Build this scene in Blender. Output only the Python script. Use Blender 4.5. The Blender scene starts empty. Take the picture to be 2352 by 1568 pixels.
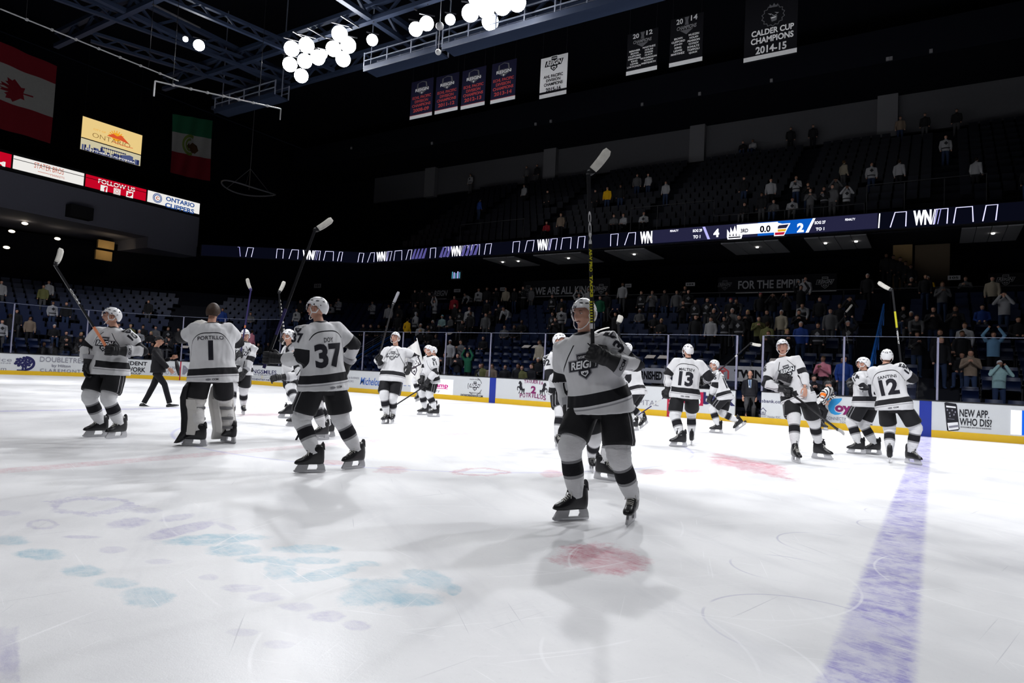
import bpy, bmesh, math, random
import numpy as np
from mathutils import Vector, Matrix
from mathutils.bvhtree import BVHTree

SC = bpy.context.scene
COL = SC.collection
PI = math.pi
rng = random.Random(7)

# ------------------------------------------------------------------ camera
YAW, PITCH, ROLL, FPX = 0.5662, 0.04946, 0.04914, 1533.5
CAM = np.array([7.842, -10.062, 1.208])
_f = np.array([-math.sin(YAW) * math.cos(PITCH), math.cos(YAW) * math.cos(PITCH), math.sin(PITCH)])
_r = np.array([math.cos(YAW), math.sin(YAW), 0.0])
_u = np.cross(_r, _f)
_r, _u = math.cos(ROLL) * _r + math.sin(ROLL) * _u, -math.sin(ROLL) * _r + math.cos(ROLL) * _u
cam_data = bpy.data.cameras.new('camera')
cam_data.sensor_width = 36.0
cam_data.lens = FPX / 2352 * 36
cam_data.clip_end = 400
cam_data.dof.use_dof = False
cam = bpy.data.objects.new('camera', cam_data)
COL.objects.link(cam)
M = Matrix.Identity(4)
for i in range(3):
    M[i][0], M[i][1], M[i][2], M[i][3] = _r[i], _u[i], -_f[i], CAM[i]
cam.matrix_world = M
SC.camera = cam

# ------------------------------------------------------------------ world, view, arena lighting
SC.view_settings.view_transform = 'Standard'
SC.view_settings.look = 'None'
SC.view_settings.gamma = 1
SC.view_settings.use_curve_mapping = False
SC.view_settings.exposure = 0.0
wd = bpy.data.worlds.new('world')
SC.world = wd
wd.use_nodes = True
wd.node_tree.nodes['Background'].inputs[0].default_value = (0.35, 0.45, 0.8, 1)
wd.node_tree.nodes['Background'].inputs[1].default_value = 0.0025

def spot(x, y, z, tx, ty, power, angle=74, blend=0.35, radius=0.35, col=(0.965, 0.975, 1.0)):
    d = bpy.data.lights.new('rink_spot', 'SPOT')
    d.energy = power; d.spot_size = math.radians(angle); d.spot_blend = blend
    d.shadow_soft_size = radius; d.color = col
    o = bpy.data.objects.new('rink_spot', d); COL.objects.link(o)
    o.location = (x, y, z)
    o.rotation_euler = (Vector((tx, ty, 0)) - Vector((x, y, z))).to_track_quat('-Z', 'Y').to_euler()
    return o

# the two catwalks carry the rink lighting: banks along the far side and along the near side; end and fill spots are added
for (x, y, tx, ty, p, ang) in [(-24, 14, -17, 1, 6000, 74), (-18, 14, -12, 1, 6400, 74), (-10.5, 14.3, -7, 1, 6400, 74), (-5, 14.3, -3, 1, 6400, 74), (2, 14.3, 2, 2, 6400, 74), (8, 14.3, 6, 2, 6400, 74), (15, 14.3, 11, 2, 6400, 74),
                               (-22, -14, -17, 5.5, 8500, 37), (-16, -14, -12, 5.5, 7200, 37), (-10, -14, -7, 5.5, 7200, 37), (-4, -14, -2, 5.5, 7200, 37), (2, -14, 2, 5.5, 7200, 37), (8, -14, 7, 5.5, 7200, 37), (14, -14, 12, 5.5, 7200, 37),
                               (-15, -11, -29, 8, 13000, 44), (-12, 3, -30, 5, 5000, 50),  # spots added to brighten the left end boards and seats
                               (-16, -14, -11, -2, 1900, 80), (-3, -14, -2, -2, 1900, 80), (9, -14, 6, -2, 1900, 80)]:  # wide fill spots added for the near players and ice
    spot(x, y, 18.3, tx, ty, p, ang, 0.5)
# added area lights without a fixture: banner wash and dim fill over the seating
def area(x, y, z, sx, sy, power, col, tgt):
    d = bpy.data.lights.new('fill_light', 'AREA'); d.shape = 'RECTANGLE'; d.size = sx; d.size_y = sy
    d.energy = power; d.color = col
    o = bpy.data.objects.new('fill_light', d); COL.objects.link(o); o.location = (x, y, z)
    o.rotation_euler = (Vector(tgt) - Vector((x, y, z))).to_track_quat('-Z', 'Y').to_euler(); return d
wash = area(-8, 15.4, 16.9, 30, .3, 70, (0.95, 0.96, 1.0), (-8, 20, 16.8)); wash.spread = math.radians(70)      # added strip light, brightens the championship banners
area(-6, 8, 21.5, 34, 4, 15, (0.9, 0.93, 1.0), (-6, 22, 3))  # fill light added above the stands, no fixture there

# ------------------------------------------------------------------ pixel -> world helpers (photo measured on 2352 x 1568)
def ray(x, y): return _f + (x - 1176) / FPX * _r - (y - 784) / FPX * _u
def onz(x, y, z=0.0): d = ray(x, y); return CAM + d * ((z - CAM[2]) / d[2])
def ony(x, y, Y): d = ray(x, y); return CAM + d * ((Y - CAM[1]) / d[1])
def onx(x, y, X): d = ray(x, y); return CAM + d * ((X - CAM[0]) / d[0])
def atd(x, y, dep): return CAM + ray(x, y) * dep

# ------------------------------------------------------------------ material helpers
class NT:
    def __init__(s, name, rough=0.6, spec=0.3):
        s.mat = bpy.data.materials.new(name); s.mat.use_nodes = True
        s.t = s.mat.node_tree; s.b = s.t.nodes['Principled BSDF']
        s.b.inputs['Roughness'].default_value = rough
        s.b.inputs['Specular IOR Level'].default_value = spec
    def n(s, typ, **k):
        nd = s.t.nodes.new(typ)
        for a, b in k.items(): setattr(nd, a, b)
        return nd
    def set(s, sock, v):
        if v is None: return
        if isinstance(v, bpy.types.NodeSocket): s.t.links.new(v, sock)
        elif sock.type == 'RGBA' and len(v) == 3: sock.default_value = (*v, 1)
        else: sock.default_value = v
    def m(s, op, a, b=None, c=None, clamp=False):
        nd = s.n('ShaderNodeMath', operation=op, use_clamp=clamp)
        for i, v in enumerate((a, b, c)): s.set(nd.inputs[i], v)
        return nd.outputs[0]
    def step(s, v, lo, hi, a=0.0, b=1.0):
        nd = s.n('ShaderNodeMapRange', interpolation_type='SMOOTHSTEP')
        for i, q in enumerate((v, lo, hi, a, b)): s.set(nd.inputs[i], q)
        return nd.outputs[0]
    def mix(s, fac, a, b, blend='MIX'):
        nd = s.n('ShaderNodeMix', data_type='RGBA', blend_type=blend)
        s.set(nd.inputs[0], fac); s.set(nd.inputs[6], a); s.set(nd.inputs[7], b)
        return nd.outputs[2]
    def noise(s, vec, scale, detail=3, rough=0.55):
        nd = s.n('ShaderNodeTexNoise'); nd.inputs['Scale'].default_value = scale
        nd.inputs['Detail'].default_value = detail; nd.inputs['Roughness'].default_value = rough
        if vec is not None: s.t.links.new(vec, nd.inputs['Vector'])
        return nd.outputs[0]
    def attr(s, name):
        return s.n('ShaderNodeAttribute', attribute_name=name)
    def sep(s, vec):
        nd = s.n('ShaderNodeSeparateXYZ'); s.t.links.new(vec, nd.inputs[0]); return nd.outputs
    def obj(s): return s.n('ShaderNodeTexCoord').outputs['Object']
    def mapping(s, vec, rot=0, scale=(1, 1, 1)):
        nd = s.n('ShaderNodeMapping'); s.t.links.new(vec, nd.inputs[0])
        nd.inputs['Rotation'].default_value = (0, 0, rot); nd.inputs['Scale'].default_value = scale
        return nd.outputs[0]
    def color(s, v): s.set(s.b.inputs['Base Color'], v)
    def bump(s, h, strength=0.3, dist=0.01):
        nd = s.n('ShaderNodeBump'); nd.inputs['Strength'].default_value = strength; nd.inputs['Distance'].default_value = dist
        s.t.links.new(h, nd.inputs['Height']); s.t.links.new(nd.outputs[0], s.b.inputs['Normal'])

_mc = {}
def mat(name, col, rough=0.6, spec=0.3, metal=0.0, vary=0.08, vscale=9.0, bump=0.0):
    """plain surface with a little procedural unevenness"""
    if name in _mc: return _mc[name]
    t = NT(name, rough, spec); t.b.inputs['Metallic'].default_value = metal
    if vary:
        f = t.noise(t.obj(), vscale, 4)
        lo = tuple(c * (1 - vary) for c in col); hi = tuple(min(1, c * (1 + vary)) for c in col)
        t.color(t.mix(f, lo, hi))
        if bump: t.bump(f, bump, 0.01)
    else: t.color(col)
    _mc[name] = t.mat
    return t.mat
def emit(name, col, strength):
    if name in _mc: return _mc[name]
    t = NT(name); t.color((0, 0, 0)); t.b.inputs['Specular IOR Level'].default_value = 0
    t.set(t.b.inputs['Emission Color'], col); t.b.inputs['Emission Strength'].default_value = strength
    _mc[name] = t.mat
    return t.mat
def glass(name, tint=(1, 1, 1), refl=0.05, rough=0.03):
    m_ = bpy.data.materials.new(name); m_.use_nodes = True; t = m_.node_tree; t.nodes.clear()
    o = t.nodes.new('ShaderNodeOutputMaterial'); mx = t.nodes.new('ShaderNodeMixShader')
    tr = t.nodes.new('ShaderNodeBsdfTransparent'); tr.inputs[0].default_value = (*tint, 1)
    gl = t.nodes.new('ShaderNodeBsdfGlossy'); gl.inputs['Roughness'].default_value = rough
    lw = t.nodes.new('ShaderNodeFresnel'); lw.inputs[0].default_value = 1.3
    mu = t.nodes.new('ShaderNodeMath'); mu.operation = 'MULTIPLY'; mu.inputs[1].default_value = refl * 20
    mu.use_clamp = True
    t.links.new(lw.outputs[0], mu.inputs[0]); t.links.new(mu.outputs[0], mx.inputs[0])
    t.links.new(tr.outputs[0], mx.inputs[1]); t.links.new(gl.outputs[0], mx.inputs[2])
    t.links.new(mx.outputs[0], o.inputs[0])
    return m_

# ------------------------------------------------------------------ mesh helpers
def V3(p): return np.asarray(p, float)
def unit(v):
    v = V3(v); n = np.linalg.norm(v); return v / n if n > 1e-9 else v
class MB:
    def __init__(s): s.v, s.f, s.m = [], [], []
    def add(s, vs, fs, mi=0):
        o = len(s.v); s.v.extend([tuple(map(float, p)) for p in vs])
        s.f.extend([tuple(i + o for i in f) for f in fs]); s.m.extend([mi] * len(fs)); return s
    def box(s, c, size, mi=0, X=None, Y=None, Z=None):
        X = V3(X if X is not None else (1, 0, 0)); Y = V3(Y if Y is not None else (0, 1, 0)); Z = V3(Z if Z is not None else (0, 0, 1))
        c = V3(c); a, b, d = size[0] / 2, size[1] / 2, size[2] / 2
        vs = [c + X * i * a + Y * j * b + Z * k * d for k in (-1, 1) for j in (-1, 1) for i in (-1, 1)]
        return s.add(vs, [(0, 2, 3, 1), (4, 5, 7, 6), (0, 1, 5, 4), (2, 6, 7, 3), (0, 4, 6, 2), (1, 3, 7, 5)], mi)
    def beam(s, p, q, w, h, mi=0, up=(0, 0, 1)):
        p, q = V3(p), V3(q); d = unit(q - p); r = unit(np.cross(d, up)); u = np.cross(r, d)
        return s.box((p + q) / 2, (np.linalg.norm(q - p), w, h), mi, d, r, u)
    def tube(s, path, rad, n=12, ref=(0, 0, 1), mi=0, cap=True, closed=False):
        """rad: list of r or (ra, rb); ra lies along ref (made perpendicular to the path)"""
        P = [V3(p) for p in path]; k = len(P); o = []
        if not isinstance(rad, (list, tuple)) : rad = [rad] * k
        refs = ref if isinstance(ref, list) else [ref] * k
        for i in range(k):
            t = unit(P[(i + 1) % k] - P[i - 1]) if closed else unit(P[min(i + 1, k - 1)] - P[max(i - 1, 0)])
            a = V3(refs[i]) - t * np.dot(refs[i], t)
            if np.linalg.norm(a) < 1e-4: a = np.cross(t, (0.3, 0.9, 0.2))
            a = unit(a); b = np.cross(t, a)
            ra, rb = rad[i] if isinstance(rad[i], (tuple, list)) else (rad[i], rad[i])
            for j in range(n):
                q = 2 * PI * j / n; o.append(P[i] + a * ra * math.cos(q) + b * rb * math.sin(q))
        fs = []
        for i in range(k if closed else k - 1):
            i2 = (i + 1) % k
            for j in range(n):
                j2 = (j + 1) % n; fs.append((i * n + j, i * n + j2, i2 * n + j2, i2 * n + j))
        if cap and not closed:
            o.append(P[0]); o.append(P[-1]); c0, c1 = len(o) - 2, len(o) - 1
            for j in range(n):
                fs.append((c0, (j + 1) % n, j)); fs.append((c1, (k - 1) * n + j, (k - 1) * n + (j + 1) % n))
        return s.add(o, fs, mi)
    def cyl(s, p, q, r0, r1=None, n=12, mi=0): return s.tube([p, q], [r0, r0 if r1 is None else r1], n, mi=mi)
    def ball(s, c, r, n=12, m=8, mi=0, X=(1, 0, 0), Y=(0, 1, 0), Z=(0, 0, 1)):
        c = V3(c); rx, ry, rz = r if isinstance(r, (tuple, list)) else (r, r, r); X, Y, Z = V3(X), V3(Y), V3(Z)
        o = [c - Z * rz]
        for i in range(1, m):
            t = -PI / 2 + PI * i / m
            for j in range(n):
                q = 2 * PI * j / n
                o.append(c + X * rx * math.cos(t) * math.cos(q) + Y * ry * math.cos(t) * math.sin(q) + Z * rz * math.sin(t))
        o.append(c + Z * rz); L = len(o) - 1; fs = []
        for j in range(n):
            fs.append((0, 1 + (j + 1) % n, 1 + j)); fs.append((L, L - n + j, L - n + (j + 1) % n))
        for i in range(m - 2):
            for j in range(n):
                a = 1 + i * n; j2 = (j + 1) % n; fs.append((a + j, a + j2, a + n + j2, a + n + j))
        return s.add(o, fs, mi)
    def prism(s, poly, O, U, W, N, th, mi=0):
        """poly 2-D outline in the plane O + U,W, pushed th along N"""
        O, U, W, N = V3(O), V3(U), V3(W), V3(N); k = len(poly)
        a = [O + U * x + W * y for x, y in poly]; b = [p + N * th for p in a]
        return s.add(a + b, [tuple(range(k))[::-1], tuple(range(k, 2 * k))] + [(i, (i + 1) % k, k + (i + 1) % k, k + i) for i in range(k)], mi)
    def loft(s, rings, mi=0, cap=True):
        n = len(rings[0]); o = [p for r in rings for p in r]; k = len(rings); fs = []
        for i in range(k - 1):
            for j in range(n):
                j2 = (j + 1) % n; fs.append((i * n + j, i * n + j2, (i + 1) * n + j2, (i + 1) * n + j))
        if cap:
            fs.append(tuple(range(n))[::-1]); fs.append(tuple((k - 1) * n + j for j in range(n)))
        return s.add(o, fs, mi)
    def mesh(s, name, mats, smooth=False):
        me = bpy.data.meshes.new(name); me.from_pydata(s.v, [], s.f)
        for m_ in (mats if isinstance(mats, (list, tuple)) else [mats]): me.materials.append(m_)
        if s.m and max(s.m): me.polygons.foreach_set('material_index', s.m)
        if smooth: me.polygons.foreach_set('use_smooth', [True] * len(me.polygons))
        me.update(); return me
    def build(s, name, mats, parent=None, smooth=False, loc=None):
        return link(name, s.mesh(name, mats, smooth), parent, loc)
def link(name, me, parent=None, loc=None, mw=None):
    o = bpy.data.objects.new(name, me); COL.objects.link(o)
    if loc is not None: o.location = loc
    if mw is not None: o.matrix_world = mw
    if parent is not None: o.parent = parent
    return o
def smooth_by_angle(me, deg=40):
    me.polygons.foreach_set('use_smooth', [True] * len(me.polygons))
    try: me.set_sharp_from_angle(angle=math.radians(deg))
    except Exception: pass
def empty(name, loc=(0, 0, 0)):
    o = bpy.data.objects.new(name, None); COL.objects.link(o); o.location = loc; o.empty_display_size = 0.1; return o
def tag(o, label=None, cat=None, group=None, kind=None):
    if label: o['label'] = label
    if cat: o['category'] = cat
    if group: o['group'] = group
    if kind: o['kind'] = kind
    return o
def put(o, parent):
    """parent keeping world coordinates (the mesh is in world space, the parent an Empty at the thing's base)"""
    o.parent = parent; o.matrix_parent_inverse = Matrix.Translation(parent.location).inverted(); return o

# ------------------------------------------------------------------ lettering: text -> 2-D triangles normalised to the unit box
_tc = {}
def text2d(s, bold=0.0, shear=0.0, spacing=1.0, align='CENTER'):
    key = (s, bold, shear, spacing, align)
    if key not in _tc:
        c = bpy.data.curves.new('t', 'FONT'); c.body = s; c.offset = bold; c.shear = shear; c.size = 1
        c.space_character = spacing; c.align_x = align; c.resolution_u = 3; c.space_line = 0.8
        o = bpy.data.objects.new('t', c); COL.objects.link(o)
        me = bpy.data.meshes.new_from_object(o.evaluated_get(bpy.context.evaluated_depsgraph_get()))
        v = np.zeros(len(me.vertices) * 3); me.vertices.foreach_get('co', v); v = v.reshape(-1, 3)[:, :2]
        f = [tuple(p.vertices) for p in me.polygons]
        bpy.data.objects.remove(o); bpy.data.curves.remove(c); bpy.data.meshes.remove(me)
        lo, hi = v.min(0), v.max(0); asp = (hi[0] - lo[0]) / (hi[1] - lo[1])
        _tc[key] = ((v - lo) / (hi - lo), f, asp)
    return _tc[key]
def fit(s, x0, x1, y0, y1, **k):
    v, f, _ = text2d(s, **k)
    return np.stack([x0 + v[:, 0] * (x1 - x0), y0 + v[:, 1] * (y1 - y0)], -1), f
class D2:
    """flat artwork in 2-D: a list of (verts, faces, material index)"""
    def __init__(s): s.parts = []
    def text(s, t, x0, x1, y0, y1, mi=0, **k):
        v, f = fit(t, x0, x1, y0, y1, **k); s.parts.append((v, f, mi)); return s
    def poly(s, pts, mi=0): s.parts.append((np.array(pts, float), [tuple(range(len(pts)))], mi)); return s
    def rect(s, x0, x1, y0, y1, mi=0): return s.poly([(x0, y0), (x1, y0), (x1, y1), (x0, y1)], mi)
    def disc(s, cx, cy, rx, ry=None, mi=0, n=28):
        ry = ry or rx; return s.poly([(cx + rx * math.cos(2 * PI * i / n), cy + ry * math.sin(2 * PI * i / n)) for i in range(n)], mi)
    def line(s, pts, w, mi=0, closed=False):
        P = [np.array(p, float) for p in pts]; k = len(P); L, R_ = [], []
        for i in range(k):
            t = (P[(i + 1) % k] - P[i - 1]) if closed else P[min(i + 1, k - 1)] - P[max(i - 1, 0)]
            t = t / (np.linalg.norm(t) + 1e-9); nrm = np.array([-t[1], t[0]]) * w / 2
            L.append(P[i] + nrm); R_.append(P[i] - nrm)
        v = np.array(L + R_); f = [(i, k + i, k + (i + 1) % k, (i + 1) % k) for i in range(k if closed else k - 1)]
        s.parts.append((v, f, mi)); return s
    def ring(s, cx, cy, r, w, mi=0, a0=0, a1=360, ry=None, n=32):
        ry = ry or r; full = abs(a1 - a0) >= 360
        pts = [(cx + r * math.cos(math.radians(a0 + (a1 - a0) * i / n)), cy + ry * math.sin(math.radians(a0 + (a1 - a0) * i / n))) for i in range(n if full else n + 1)]
        return s.line(pts, w, mi, full)
    def merge(s, d, ox, oy, sx, sy=None, mo=0, flip=False):
        sy = sy or sx
        for v, f, mi in d.parts:
            w = v * np.array([-sx if flip else sx, sy]) + np.array([ox, oy]); s.parts.append((w, f, mi + mo))
        return s
    def mb(s, fn, step=0.0015):
        """fn(x, y, lift) -> 3-D point; later pieces lie a little above earlier ones"""
        b = MB()
        for i, (v, f, mi) in enumerate(s.parts): b.add([fn(x, y, i * step) for x, y in v], f, mi)
        return b
def plane_fn(O, U, W, N, lift=0.004):
    O, U, W, N = V3(O), V3(U), V3(W), V3(N)
    return lambda x, y, l: O + U * x + W * y + N * (lift + l)

# ================================================================== THE ICE
def ice_material():
    t = NT('rink_ice', 0.3, 0.22)
    ob = t.obj(); X, Y, _z = t.sep(ob)
    cloud = t.noise(ob, 0.8, 5, 0.6); fine = t.noise(ob, 34, 3, 0.7); grain = t.noise(ob, 140, 2, 0.6)
    def streaks(rot, sx, sy, lo, hi):
        return t.step(t.noise(t.mapping(t.mapping(ob, rot), 0, (sx, sy, 1)), 1.0, 2, 0.55), lo, hi)
    base = t.mix(t.step(cloud, 0.3, 0.7), (0.755, 0.757, 0.775), (0.85, 0.85, 0.86))
    base = t.mix(t.m('MULTIPLY', t.step(fine, 0.55, 0.8), 0.35), base, (0.64, 0.64, 0.66))
    worn = t.step(t.noise(ob, 9, 4, 0.7), 0.35, 0.65)
    smear = t.step(t.m('MULTIPLY_ADD', t.noise(ob, 1.7, 3, .6), .55, t.m('MULTIPLY', t.noise(t.mapping(t.mapping(ob, 0.35), 0, (4, 45, 1)), 1.0, 4, 0.7), .55)), 0.36, 0.68)
    def paint(base, mask, col, alpha, rough=0.55):
        a = t.m('MULTIPLY', mask, t.m('MULTIPLY_ADD', t.m('MULTIPLY', smear, worn), alpha * rough, alpha * (1 - rough)))
        return t.mix(a, base, col)
    def band(coord, c, w, soft):
        d = t.m('ABSOLUTE', t.m('SUBTRACT', coord, c)); return t.step(d, w - soft, w + soft, 1, 0)
    wob = t.m('MULTIPLY', t.m('SUBTRACT', t.noise(ob, 20, 3, 0.7), 0.5), 0.05)
    Xw = t.m('ADD', X, wob)
    base = paint(base, band(Xw, 7.62, 0.165, 0.03), (0.13, 0.095, 0.52), 0.8, 0.68)
    base = paint(base, band(Xw, -7.62, 0.165, 0.03), (0.17, 0.13, 0.6), 0.5, 0.5)
    base = paint(base, band(Xw, 0.0, 0.16, 0.05), (0.55, 0.1, 0.16), 0.42, 0.75)
    base = paint(base, band(Xw, -27.13, 0.03, 0.02), (0.7, 0.15, 0.18), 0.6, 0.4)
    rr = t.m('SQRT', t.m('ADD', t.m('MULTIPLY', X, X), t.m('MULTIPLY', Y, Y)))
    base = paint(base, band(rr, 4.57, 0.025, 0.025), (0.3, 0.3, 0.75), 0.5, 0.4)
    wx = t.m('MULTIPLY', t.m('SUBTRACT', t.noise(ob, 3.5, 6, 0.75), 0.5), 1.7)
    wy = t.m('MULTIPLY', t.m('SUBTRACT', t.noise(t.mapping(ob, 1.3, (1, 1, 1)), 4.1, 6, 0.75), 0.5), 1.7)
    def blob(base, px, py, hx, hy, col, alpha, kind='e', tilt=0.0):
        """faded paint under the ice; px, py, hx, hy measured in the photo, laid out on the ice plane"""
        c = onz(px, py)[:2]; a = onz(px + hx, py - tilt * hx)[:2] - c; b = onz(px, py - hy)[:2] - c
        I = np.linalg.inv(np.stack([a, b], 1))
        dx = t.m('SUBTRACT', X, c[0]); dy = t.m('SUBTRACT', Y, c[1])
        u = t.m('ADD', t.m('MULTIPLY_ADD', dx, I[0, 0], t.m('MULTIPLY', dy, I[0, 1])), wx)
        v = t.m('ADD', t.m('MULTIPLY_ADD', dx, I[1, 0], t.m('MULTIPLY', dy, I[1, 1])), wy)
        if kind == 'r': d = t.m('MAXIMUM', t.m('ABSOLUTE', u), t.m('ABSOLUTE', v))
        else: d = t.m('SQRT', t.m('MULTIPLY_ADD', u, u, t.m('MULTIPLY', v, v)))
        if kind == 'o': msk = t.step(t.m('ABSOLUTE', t.m('SUBTRACT', d, 0.85)), 0.08, 0.24, 1, 0)
        else: msk = t.step(d, 0.72, 1.15, 1, 0)
        return paint(base, msk, col, min(.9, alpha * 1.45), 0.62)
    PU, TE, RE = (0.36, 0.33, 0.55), (0.24, 0.48, 0.6), (0.52, 0.08, 0.15)
    for q in [(210, 1160, 100, 20, PU, .42, 'o'), (337, 1172, 38, 7, PU, .35), (295, 1201, 48, 12, PU, .45, 'e', .1), (407, 1188, 42, 7, PU, .35, 'e', .15),
              (425, 1214, 85, 11, PU, .55, 'e', .22), (95, 1204, 38, 11, PU, .3, 'o'), (18, 1178, 30, 7, PU, .3), (187, 1233, 45, 4, PU, .3), (520, 1209, 24, 6, PU, .3, 'e', -.3),
              (262, 1262, 32, 9, PU, .28), (365, 1290, 36, 7, PU, .22), (482, 1326, 22, 8, PU, .3), (552, 1350, 48, 9, PU, .32), (613, 1371, 44, 10, PU, .36), (680, 1393, 40, 10, PU, .34),
              (750, 1415, 44, 13, PU, .42), (818, 1436, 30, 12, PU, .42), (560, 1452, 40, 9, PU, .25), (640, 1480, 40, 9, PU, .25), (8, 1500, 34, 60, PU, .38, 'r'),
              (20, 1240, 50, 10, TE, .45), (93, 1272, 56, 13, TE, .5), (196, 1311, 54, 14, TE, .45), (268, 1339, 46, 12, TE, .4), (337, 1368, 66, 22, TE, .42),
              (496, 1238, 110, 12, TE, .55, 'e', .05), (535, 1262, 60, 14, TE, .5), (702, 1260, 84, 10, TE, .6), (590, 1284, 50, 9, TE, .5), (645, 1306, 36, 20, TE, .5, 'r'),
              (722, 1287, 62, 9, TE, .5), (757, 1316, 80, 13, TE, .5, 'e', .2), (842, 1295, 40, 7, TE, .4), (985, 1330, 64, 20, TE, .55, 'e', -.2), (865, 1358, 74, 30, TE, .48, 'r'), (959, 1377, 70, 16, TE, .5), (1043, 1354, 18, 14, TE, .5),
              (1105, 1083, 62, 9, RE, .42, 'o'), (1270, 1087, 28, 9, RE, .38), (1500, 1083, 30, 7, RE, .38), (1585, 1081, 34, 4, RE, .35), (1715, 1066, 96, 13, RE, .6, 'r', -.2),
              (900, 1078, 40, 9, RE, .35), (760, 1062, 34, 6, RE, .4), (600, 950, 60, 6, RE, .3), (1830, 1012, 55, 4, RE, .3), (1383, 1281, 108, 31, RE, .74, 'e', -.1), (1260, 955, 60, 4, RE, .25)]:
        base = blob(base, *q)
    # skate cuts: pale scratches with snow, a few dark ones
    far = t.step(t.m('ADD', t.m('ABSOLUTE', t.m('SUBTRACT', X, 6.5)), t.m('ABSOLUTE', t.m('ADD', Y, 8))), 4, 14, 1, 0.35)
    for rot, sx, sy, lo, hi, col, al in [(0.3, 0.8, 46, .685, .74, (.95, .95, .97), .75), (1.25, 0.9, 52, .69, .745, (.95, .95, .97), .65), (2.2, 0.7, 40, .695, .75, (.95, .95, .97), .7), (2.75, 1.1, 60, .67, .73, (.93, .93, .96), .6),
                                         (0.75, 0.8, 42, .71, .76, (.36, .36, .42), .4), (1.8, 0.6, 36, .71, .76, (.36, .36, .42), .4)]:
        base = t.mix(t.m('MULTIPLY', t.m('MULTIPLY', streaks(rot, sx, sy, lo, hi), far), al), base, col)
    for cx, cy, r in [(7.0, -5.2, .34), (7.3, -6.3, .5), (7.55, -3.0, .3), (6.6, -5.6, .9), (7.2, -4.2, .42), (5.2, -6.4, 1.6), (4.0, -5.2, 2.2), (8.3, -4.6, .8), (6.9, -7.1, .6), (6.2, -7.4, 1.1), (3.2, -6.8, .7), (7.6, -2.2, .35)]:
        dx = t.m('SUBTRACT', X, cx); dy = t.m('SUBTRACT', Y, cy); dd = t.m('SQRT', t.m('MULTIPLY_ADD', dx, dx, t.m('MULTIPLY', dy, dy)))
        mk = t.m('MULTIPLY', t.step(t.m('ABSOLUTE', t.m('SUBTRACT', dd, r)), .004, .011, 1, 0), t.step(t.noise(t.mapping(ob, cx, (1, 1, 1)), 1.3, 2), .47, .56))
        base = t.mix(t.m('MULTIPLY', mk, .45 if r > .55 else .4), base, (.93, .93, .95) if r > .55 else (.34, .33, .5))
    broad = t.step(t.noise(t.mapping(t.mapping(ob, 0.62), 0, (0.4, 2.6, 1)), 1.0, 4, 0.65), 0.5, 0.72)
    base = t.mix(t.m('MULTIPLY', broad, 0.2), base, (0.5, 0.51, 0.56))
    base = t.mix(t.m('MULTIPLY', t.step(grain, 0.63, 0.75), 0.6), base, (0.93, 0.93, 0.95))
    t.color(base)
    t.set(t.b.inputs['Roughness'], t.step(cloud, 0.25, 0.75, 0.3, 0.5))
    t.bump(t.m('ADD', fine, t.m('MULTIPLY', grain, 0.4)), 0.12, 0.006)
    return t.mat

RAD, CX0, CY0, YB = 8.53, -21.95, 4.42, 12.95
def path(s, o=0.0):
    """rink outline offset outwards by o: along the far boards (s = X), then round the far left corner"""
    if s >= CX0: return np.array([s, YB + o, 0.0]), np.array([0.0, 1.0, 0.0])
    a = min((CX0 - s) / RAD, PI / 2); n = np.array([-math.sin(a), math.cos(a), 0.0])
    P = np.array([CX0, CY0, 0.0]) + n * (RAD + o)
    ex = (CX0 - s) - RAD * PI / 2
    if ex > 0: P = P + np.array([0, -ex, 0.0])
    return P, n
def onboard(px, py, o=0.0):
    d = ray(px, py); P = CAM + d * ((YB + o - CAM[1]) / d[1])
    if P[0] >= CX0: return P[0], P[2]
    q = CAM[:2] - np.array([CX0, CY0]); dd = d[:2]; R_ = RAD + o
    if onx(px, py, CX0 - RAD - o)[1] < CY0:
        P = onx(px, py, CX0 - RAD - o); return CX0 - RAD * PI / 2 - (CY0 - P[1]), P[2]
    A, B, C_ = dd @ dd, 2 * q @ dd, q @ q - R_ * R_
    k = (-B + math.sqrt(max(0, B * B - 4 * A * C_))) / (2 * A); P = CAM + d * k
    return CX0 - RAD * math.atan2(CX0 - P[0], P[1] - CY0), P[2]

outline = []
for i in range(19):
    a = PI / 2 * i / 18; outline.append((CX0 - RAD * math.sin(PI / 2 - a), CY0 + RAD * math.cos(PI / 2 - a)))
pts = outline + [(26, YB), (26, -YB), (CX0, -YB)] + [(CX0 - RAD * math.sin(a), -CY0 - RAD * math.cos(a)) for a in [PI / 2 * i / 12 for i in range(13)]]
b = MB(); b.add([(x, y, 0) for x, y in pts], [tuple(range(len(pts)))[::-1]])
tag(b.build('floor', ice_material()), kind='structure')

# ================================================================== MATERIALS SHARED BY THE BUILDING
BLACK = mat('black_paint', (0.012, 0.012, 0.014), 0.5, 0.3)
DARK = mat('dark_concrete', (0.011, 0.012, 0.017), 0.85, 0.1, bump=0.2)
DARKWALL = mat('dark_wall', (0.008, 0.009, 0.014), 0.9, 0.05)
GREYWALL = mat('grey_wall', (0.16, 0.16, 0.175), 0.85, 0.1)
STEELBLUE = mat('blue_steel', (0.035, 0.052, 0.1), 0.55, 0.3)
WHITE = mat('white_board', (0.62, 0.64, 0.66), 0.3, 0.4, vary=0.02)
YELLOW = mat('yellow_kickplate', (0.74, 0.46, 0.012), 0.4, 0.4, vary=0.06)
CAPB = mat('black_cap', (0.012, 0.012, 0.014), 0.35, 0.4)
STRIPEBLUE = mat('stripe_blue', (0.01, 0.03, 0.3), 0.35, 0.4)
STRIPERED = mat('stripe_red', (0.4, 0.01, 0.04), 0.35, 0.4)
INK = mat('ink_black', (0.014, 0.014, 0.02), 0.5, 0.2, vary=0)
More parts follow.
